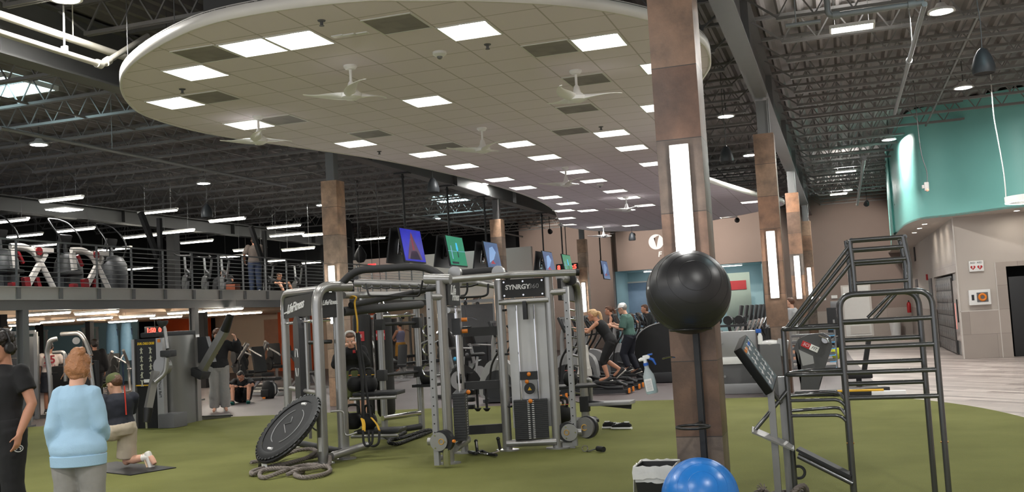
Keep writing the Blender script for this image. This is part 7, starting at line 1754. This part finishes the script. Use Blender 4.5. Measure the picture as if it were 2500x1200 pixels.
# 1 the man at the left edge
m1 = Human('man in black t-shirt and black trousers with headphones, cut by the left edge', (-6.75, 6.65, TURF), R(176), 1.78, dict(elL=(-.28, -.03, 1.14), wrL=(-.26, .08, .91), haL=(.1, .2, -1), elR=(.26, -.05, 1.12), anL=(-.13, -.02, .085)), skin='skin_warm', vox=.008, hdir=(.12, 1, -.05)).body(.5, .45)
m1.shirt('cloth_black', 1, .022, .3, disp=.014); m1.trousers('cloth_black', .03, 1.97, disp=.02, flare=1.2); m1.shoes('shoe_dark'); m1.hair('hair_dark', 'curly', .035); m1.headphones()
E0 = V((-.205, .043, .8)); En = V((-.94, .34, 0)); Et = V((-.34, -.94, 0))
em = MB().loft([(E0+En*q, Et*.038, Z_*.03) for q in (-.004, .008)], 20).build('oval_emblem', 'lettering_white', m1.t)
MB().loft([(E0+En*q, Et*.03, Z_*.022) for q in (.006, .011)], 18).build('emblem_field', 'cloth_navy', em)
MB().tube(smooth_line([E0+En*.012+Et*x+Z_*z for x, z in ((-.02, -.008), (-.012, .008), (.002, .01), (.018, .002), (.008, -.004), (.016, -.012))]), .0035, 6).build('emblem_head', 'lettering_white', em)
# 2 the woman in the pale blue sweatshirt
w2 = Human('woman with a ginger bun in pale blue sweatshirt and grey sweatpants, seen from behind', (-5.36, 5.95, TURF), R(20), 1.62, dict(shR=(.118, -.01, 1.365), shL=(-.118, -.01, 1.365), elL=(-.165, -.05, 1.13), wrL=(-.185, .05, .9), haL=(.1, .25, -1), elR=(.165, .0, 1.13), wrR=(.12, .18, 1.0), haR=(-.6, .7, .1), nek=(0, -.01, 1.43), hed=(.0, .05, 1.565)), True, vox=.008, hdir=(.0, 1, -.35), slim=.86).body(.9, .9)
o_sw = w2.shirt('cloth_lightblue', 0, .03, .985, 'sweatshirt', .02, .02, extra=-.004)
MB().loft([(w2.j['pel']+Z_*z, V((.196+q, 0, 0)), V((0, .15+q, 0))) for z, q in ((-.125, -.006), (-.12, .0), (-.05, .004), (-.035, -.02))], 28).build('hem_band', 'cloth_lightblue', o_sw)
for q in 'RL':
    a_, b_ = w2.j['el'+q], w2.j['wr'+q]; d_ = (b_-a_).normalized(); MB().tube([b_-d_*.055, b_-d_*.05, b_-d_*.005, b_], [.036, .043, .04, .034], 16).build('cuff', 'cloth_lightblue', o_sw)
w2.trousers('cloth_heather', .03, 1.99, disp=.02, flare=1.35); w2.shoes('shoe_white'); w2.hair('hair_ginger', 'bun', .022)
hb = w2.j['wrL']+V((.02, .04, -.1)); ph = thing('phone', 'blue-cased phone held in the hand of the woman in pale blue', 'phone', w2.t.matrix_basis @ hb if False else V((0, 0, 0)))
Mw = M.Translation(V((-5.36, 5.95, TURF))) @ M.Rotation(R(20), 4, 'Z'); ph.location = Mw @ hb
MB().box((0, 0, 0), (.075, .012, .15), m=M.Rotation(R(25), 3, 'Y') @ M.Rotation(R(35), 3, 'Z'), bev=.004).build('phone_case', mat('case_blue', (120, 150, 180), .3), ph); MB().box((.02, .0, .06), (.02, .02, .08), m=M.Rotation(R(15), 3, 'Y'), bev=.006).build('card_holder', 'red_plastic', ph)
# 3 the kneeling man and his mat
kj = dict(pel=(0, -.02, .5), wai=(0, .0, .63), che=(.0, .02, .78), nek=(0, .03, .93), hed=(-.01, .07, 1.065), shR=(.18, -.045, .87), shL=(-.155, .105, .87), elR=(.22, .06, .64), elL=(-.2, .26, .65), wrR=(.12, .27, .62), wrL=(-.08, .42, .66), hiR=(.095, -.02, .47), hiL=(-.095, 0, .47), knR=(.12, .03, .075), anR=(.13, -.36, .13), toR=(.13, -.43, .035), knL=(-.15, .4, .46), anL=(-.13, .4, .085), toL=(-.14, .58, .03), haR=(-.6, .8, .1), haL=(.5, .8, 0))
m3 = Human('man in olive cap, black t-shirt and sand shorts kneeling on one knee', (-8.93, 10.66, TURF+.012), R(84), 1.78, kj, skin='skin_fair', vox=.009, hdir=(-.1, 1, -.3)).body(.9, .9)
m3.shirt('cloth_navy', 1, .026, .42, disp=.02); m3.trousers('cloth_sand', .03, .9, 'shorts', .02); m3.shoes('shoe_white', 'sole_gum', 'sock_white', {'R': (0, -.6, .3)}); m3.hair('hair_brown', 'short', .008); m3.cap('cloth_olive')
st_ = MB()
for i in range(8): st_.box((.02, .005, -.17+.046*i), (.014, .012, .048))
so_ = st_.build('back_stripe', mat('stripe_red', (190, 50, 34), .6), m3.t)
F_ = m3.chest_frame(.02, .72, off=.022); so_.matrix_local = F_ @ M.Rotation(R(-90), 4, 'X')
g_ = Zp(300, 1143, TURF); tag(MB().box((g_.x, g_.y, TURF+.006), (.62, 1.5, .012), rz=R(68), bev=.004).build('exercise_mat', 'black_rubber'), 'thin black exercise mat under the kneeling man', 'mat')
# 4 jersey
m4_ = Human('man in cream football jersey number 25 and dark shorts, back view behind the press machine', (-18.3, 19.45, FL), R(40), 1.72, dict(elR=(.3, .1, 1.2), wrR=(.34, .32, 1.26), elL=(-.25, .05, 1.14)), skin='skin_tan').body()
sh = m4_.shirt('cloth_cream', 1, .035, .4, 'jersey'); m4_.trousers('cloth_navy', .04, .95, 'shorts'); m4_.shoes('shoe_dark'); m4_.hair('hair_dark', 'short', .01)
mat('jersey_red', (140, 32, 42), .6); text('25', .26, 'jersey_red', sh, m4_.chest_frame(0, .62, off=.055), .006, bold=.006, name='number'); text('M\u00dcLLER', .075, 'jersey_red', sh, m4_.chest_frame(0, .2, off=.06), .004);
# 5 hooded man
m5 = Human('man in black hooded top and grey sweatpants standing behind the dual cable machine', (-12.95, 18.6, FL), R(215), 1.8, dict(elR=(.42, .02, 1.22), wrR=(.3, .2, 1.3), elL=(-.4, .02, 1.28), wrL=(-.36, .2, 1.5), haL=(.2, .2, 1), haR=(-.5, .6, .2), hed=(0, .05, 1.6)), skin='skin_fair').body(.9, .9)
sh = m5.shirt('cloth_black', 1, .045, .96, 'hooded_top', .02); m5.trousers('cloth_heather', .042, 1.99, disp=.02, flare=1.4); m5.shoes('shoe_white'); m5.hair('hair_brown', 'curly', .02); m5.headphones()
MB().box((.06, .165, 1.28), (.1, .02, .06), bev=.01).build('chest_print', 'orange_plastic', sh)
# 6 seated on the floor
g_ = Zp(575, 985, FL)
sj = dict(pel=(0, -.1, .12), wai=(0, -.14, .26), che=(0, -.1, .43), nek=(0, -.02, .57), hed=(.02, .08, .66), shR=(.18, -.04, .53), shL=(-.18, -.04, .53), elR=(.28, .2, .42), elL=(-.28, .2, .42), wrR=(.08, .32, .42), wrL=(-.08, .34, .4), hiR=(.1, -.06, .12), hiL=(-.1, -.06, .12), knR=(.2, .3, .42), knL=(-.2, .3, .42), anR=(.18, .52, .08), anL=(-.18, .52, .08), toR=(.2, .72, .08), toL=(-.2, .72, .08), haR=(-1, .2, 0), haL=(1, .2, 0))
m6 = Human('person in black sitting on the floor hugging both knees, teal shoe soles', (g_.x, g_.y+.3, FL), R(208), 1.7, sj, skin='skin_warm', hdir=(.2, .8, -.5)).body(.5, .5)
m6.shirt('cloth_black', 1, .025, .4); m6.trousers('cloth_black', .03, .9, 'shorts'); m6.shoes('shoe_dark', 'sole_teal', None, {'R': (0, -.4, 1), 'L': (0, -.4, 1)}); m6.hair('hair_dark', 'short', .01)
# 7 boxer
m7 = Human('man with white headphones and raised fists boxing beside the heavy bags', (-7.53, 14.4, TURF), R(204), 1.68, dict(che=(0, .05, 1.22), nek=(0, .1, 1.38), hed=(0, .17, 1.5), shR=(.18, .08, 1.33), shL=(-.18, .08, 1.33), elR=(.26, .22, 1.12), wrR=(.1, .36, 1.36), elL=(-.25, .2, 1.1), wrL=(-.11, .34, 1.38), haR=(-.2, .2, 1), haL=(.2, .2, 1), knR=(.16, .1, .49), knL=(-.16, .12, .49), anR=(.17, -.08, .085), anL=(-.17, .12, .085), toR=(.21, .1, .03), toL=(-.19, .3, .03)), skin='skin_fair', hdir=(.05, 1, -.25)).body(1.6, 1.6)
sh = m7.shirt('cloth_black', 1, .03, .95, 'long_sleeve_top', .016); m7.trousers('cloth_olive', .035, .85, 'shorts'); m7.shoes('shoe_white', 'shoe_white', 'sock_white'); m7.hair('hair_brown', 'short', .014); m7.headphones('white_plastic', None, .01)
MB().box((-.06, .2, 1.26), (.06, .02, .05), bev=.01).build('chest_print', 'red_plastic', sh)
# 8 man in tank top
g_ = Zp(990, 905, FL)
m8 = Human('man in lilac tank top and gold shorts among the far machines, turned left', (g_.x, g_.y-.3, FL), R(70), 1.78, dict(elL=(-.24, .14, 1.16), wrL=(-.2, .4, 1.14), elR=(.25, .1, 1.14), wrR=(.2, .36, 1.1)), skin='skin_warm', vox=.014).body()
m8.shirt('cloth_lilac', 1, .02, .1, 'tank_top', vest=True); m8.trousers('cloth_gold', .035, .9, 'shorts'); m8.shoes('shoe_white'); m8.hair('hair_dark', 'short', .01)
# 9 blonde woman on the elliptical
ej = dict(pel=(0, -.2, 1.12), wai=(0, -.12, 1.26), che=(0, -.02, 1.42), nek=(0, .08, 1.56), hed=(0, .17, 1.695), shR=(.155, .06, 1.51), shL=(-.155, .06, 1.51), elR=(.2, .3, 1.38), wrR=(.16, .52, 1.4), elL=(-.2, .26, 1.34), wrL=(-.16, .48, 1.38), hiR=(.09, -.2, 1.08), hiL=(-.09, -.2, 1.08), knR=(.12, .0, .73), anR=(.13, -.34, .5), toR=(.13, -.18, .37), knL=(-.12, -.02, .7), anL=(-.13, -.12, .35), toL=(-.13, .08, .3), haR=(0, 1, .2), haL=(0, 1, .2))
m9 = Human('blonde woman in black sleeveless top and cropped leggings stepping on a trainer', (-4.78, 20.15, FL), R(90), 1.68, ej, True, 'skin_warm', .01, hdir=(0, 1, -.15)).body(.8, .8)
m9.shirt('cloth_black', 1, .018, .05, 'sleeveless_top', .008, vest=True); m9.trousers('cloth_black', .018, 1.25, 'cropped_leggings', .008); m9.shoes('shoe_dark', 'shoe_white'); m9.hair('hair_blonde', 'ponytail', .014)
# 10 man in cap
cj = dict(ej); cj.update(pel=(0, -.1, 1.16), wai=(0, -.08, 1.31), che=(0, -.06, 1.48), nek=(0, -.03, 1.64), hed=(0, .04, 1.79), shR=(.18, -.04, 1.58), shL=(-.18, -.04, 1.58), elR=(.24, .0, 1.33), wrR=(.18, .28, 1.42), elL=(-.24, .0, 1.32), wrL=(-.17, .28, 1.4), hiR=(.09, -.1, 1.12), hiL=(-.09, -.1, 1.12), knR=(.11, -.05, .72), anR=(.13, -.2, .36), toR=(.13, 0, .3), knL=(-.11, .05, .74), anL=(-.13, -.06, .42), toL=(-.13, .13, .34))
m10 = Human('older man in white cap, green t-shirt and dark trousers stepping on a trainer', (-4.72, 22.25, FL), R(84), 1.7, cj, skin='skin_fair', hdir=(0, 1, -.15)).body(.8, .8)
m10.shirt('cloth_green', 1, .03, .48); m10.trousers('cloth_navy', .03, 1.95); m10.shoes('shoe_dark'); m10.hair('hair_grey', 'short', .006); m10.cap(mat('cap_white', (235, 235, 233), .7))
# 11, 12 further users
g_ = Yp(1492, 800, 26.25)
m11 = Human('woman with brown ponytail in dark top on a trainer behind the blonde woman', (g_.x, 26.25, FL), R(95), 1.68, {k_: (v[0], v[1], v[2]-.0) for k_, v in cj.items()}, True, 'skin_warm', .014, hdir=(0, 1, -.1)).body(.8, .8)
m11.shirt('cloth_black', 1, .015, .05, 'sleeveless_top', .006, vest=True); m11.trousers('cloth_black', .018, 1.95, 'leggings', .006); m11.shoes('shoe_white'); m11.hair('hair_brown', 'ponytail', .012)
g_ = Yp(1580, 800, 28.35)
m12 = Human('person in black long-sleeved top on a trainer left of the black ball', (g_.x, 28.35, FL), R(110), 1.68, cj, True, 'skin_warm', .014, hdir=(0, 1, -.1)).body(.8, .8)
m12.shirt('cloth_black', 1, .025, .95, 'long_sleeve_top', .01); m12.trousers('cloth_black', .025, 1.95); m12.shoes('shoe_white'); m12.hair('hair_brown', 'back', .012)
# 13 grey shirt behind the second column
g_ = Yp(1934, 780, 27.5)
m13 = Human('man in grey t-shirt partly hidden by the second stone column', (g_.x, 27.5, FL), R(70), 1.8, dict(elR=(.24, .05, 1.13), wrR=(.2, .26, 1.05), elL=(-.24, .0, 1.12)), skin='skin_fair', vox=.014).body()
m13.shirt('cloth_grey', 1, .028, .45); m13.trousers('cloth_heather', .03, .95, 'shorts'); m13.shoes('shoe_white'); m13.hair('hair_brown', 'short', .012)
# 14, 15 upstairs
g_ = Xp(622, 650, -17.0)
m14 = Human('person in brown t-shirt and jeans upstairs, seen from behind at the railing', (-17.0, g_.y, ZM), R(40), 1.78, dict(elR=(.3, .05, 1.15), wrR=(.28, .25, 1.05), elL=(-.3, .02, 1.15), wrL=(-.26, .2, .98)), skin='skin_tan').body()
m14.shirt('cloth_brown', 1, .035, .4); m14.trousers('cloth_denim', .03, 1.97); m14.shoes('shoe_white'); m14.hair('hair_dark', 'back', .014)
g_ = Xp(680, 690, -17.9)
m15 = Human('person in dark clothes sitting on the floor upstairs behind the railing', (-17.9, g_.y, ZM), R(250), 1.7, sj, skin='skin_warm', hdir=(0, 1, -.3)).body()
m15.shirt('cloth_black', 1, .025, .4); m15.trousers('cloth_black', .03, .9, 'shorts'); m15.shoes('shoe_white'); m15.hair('hair_brown', 'short', .01)
g_ = Xp(548, 665, -17.7)
m16 = Human('person in black bending low beside the spin bikes upstairs', (-17.7, g_.y, ZM), R(200), 1.7, sj, skin='skin_warm', hdir=(0, 1, -.4)).body()
m16.shirt('cloth_black', 1, .025, .3); m16.trousers('cloth_black', .03, 1.9); m16.shoes('shoe_white'); m16.hair('hair_brown', 'short', .01)
# 17 dark figure left
g_ = Yp(232, 900, 21.5)
m17 = Human('person in a dark hooded coat standing behind the woman in blue', (g_.x, 21.5, FL), R(50), 1.72, {}, skin='skin_warm', vox=.014).body()
m17.shirt('cloth_black', 0, .055, .97, 'hooded_coat'); m17.trousers('cloth_black', .03, 1.97); m17.shoes('shoe_dark'); m17.hair('hair_dark', 'curly', .02)
# things they carry
t = thing('white_towel', 'white towel and blue bottle cap hanging on the trainer handle by the blonde woman', 'towel', Yp(1425, 880, 19.9)); 
tw = MB(); N_ = 9
tw.loft([(V((.01*math.sin(i*1.2), 0, .32-.08*i)), V((.1+.008*i, .02*math.sin(i), 0)), V((0, .035+.004*math.cos(i*2), 0))) for i in range(N_)], 18); remesh(tw.build('towel_cloth', 'shoe_white', t), .012, 3, .02, CL)
MB().lathe([(0, .33), (.035, .33), (.04, .4), (.02, .43), (0, .43)], n=14).build('bottle_cap', 'blue_plastic', t)
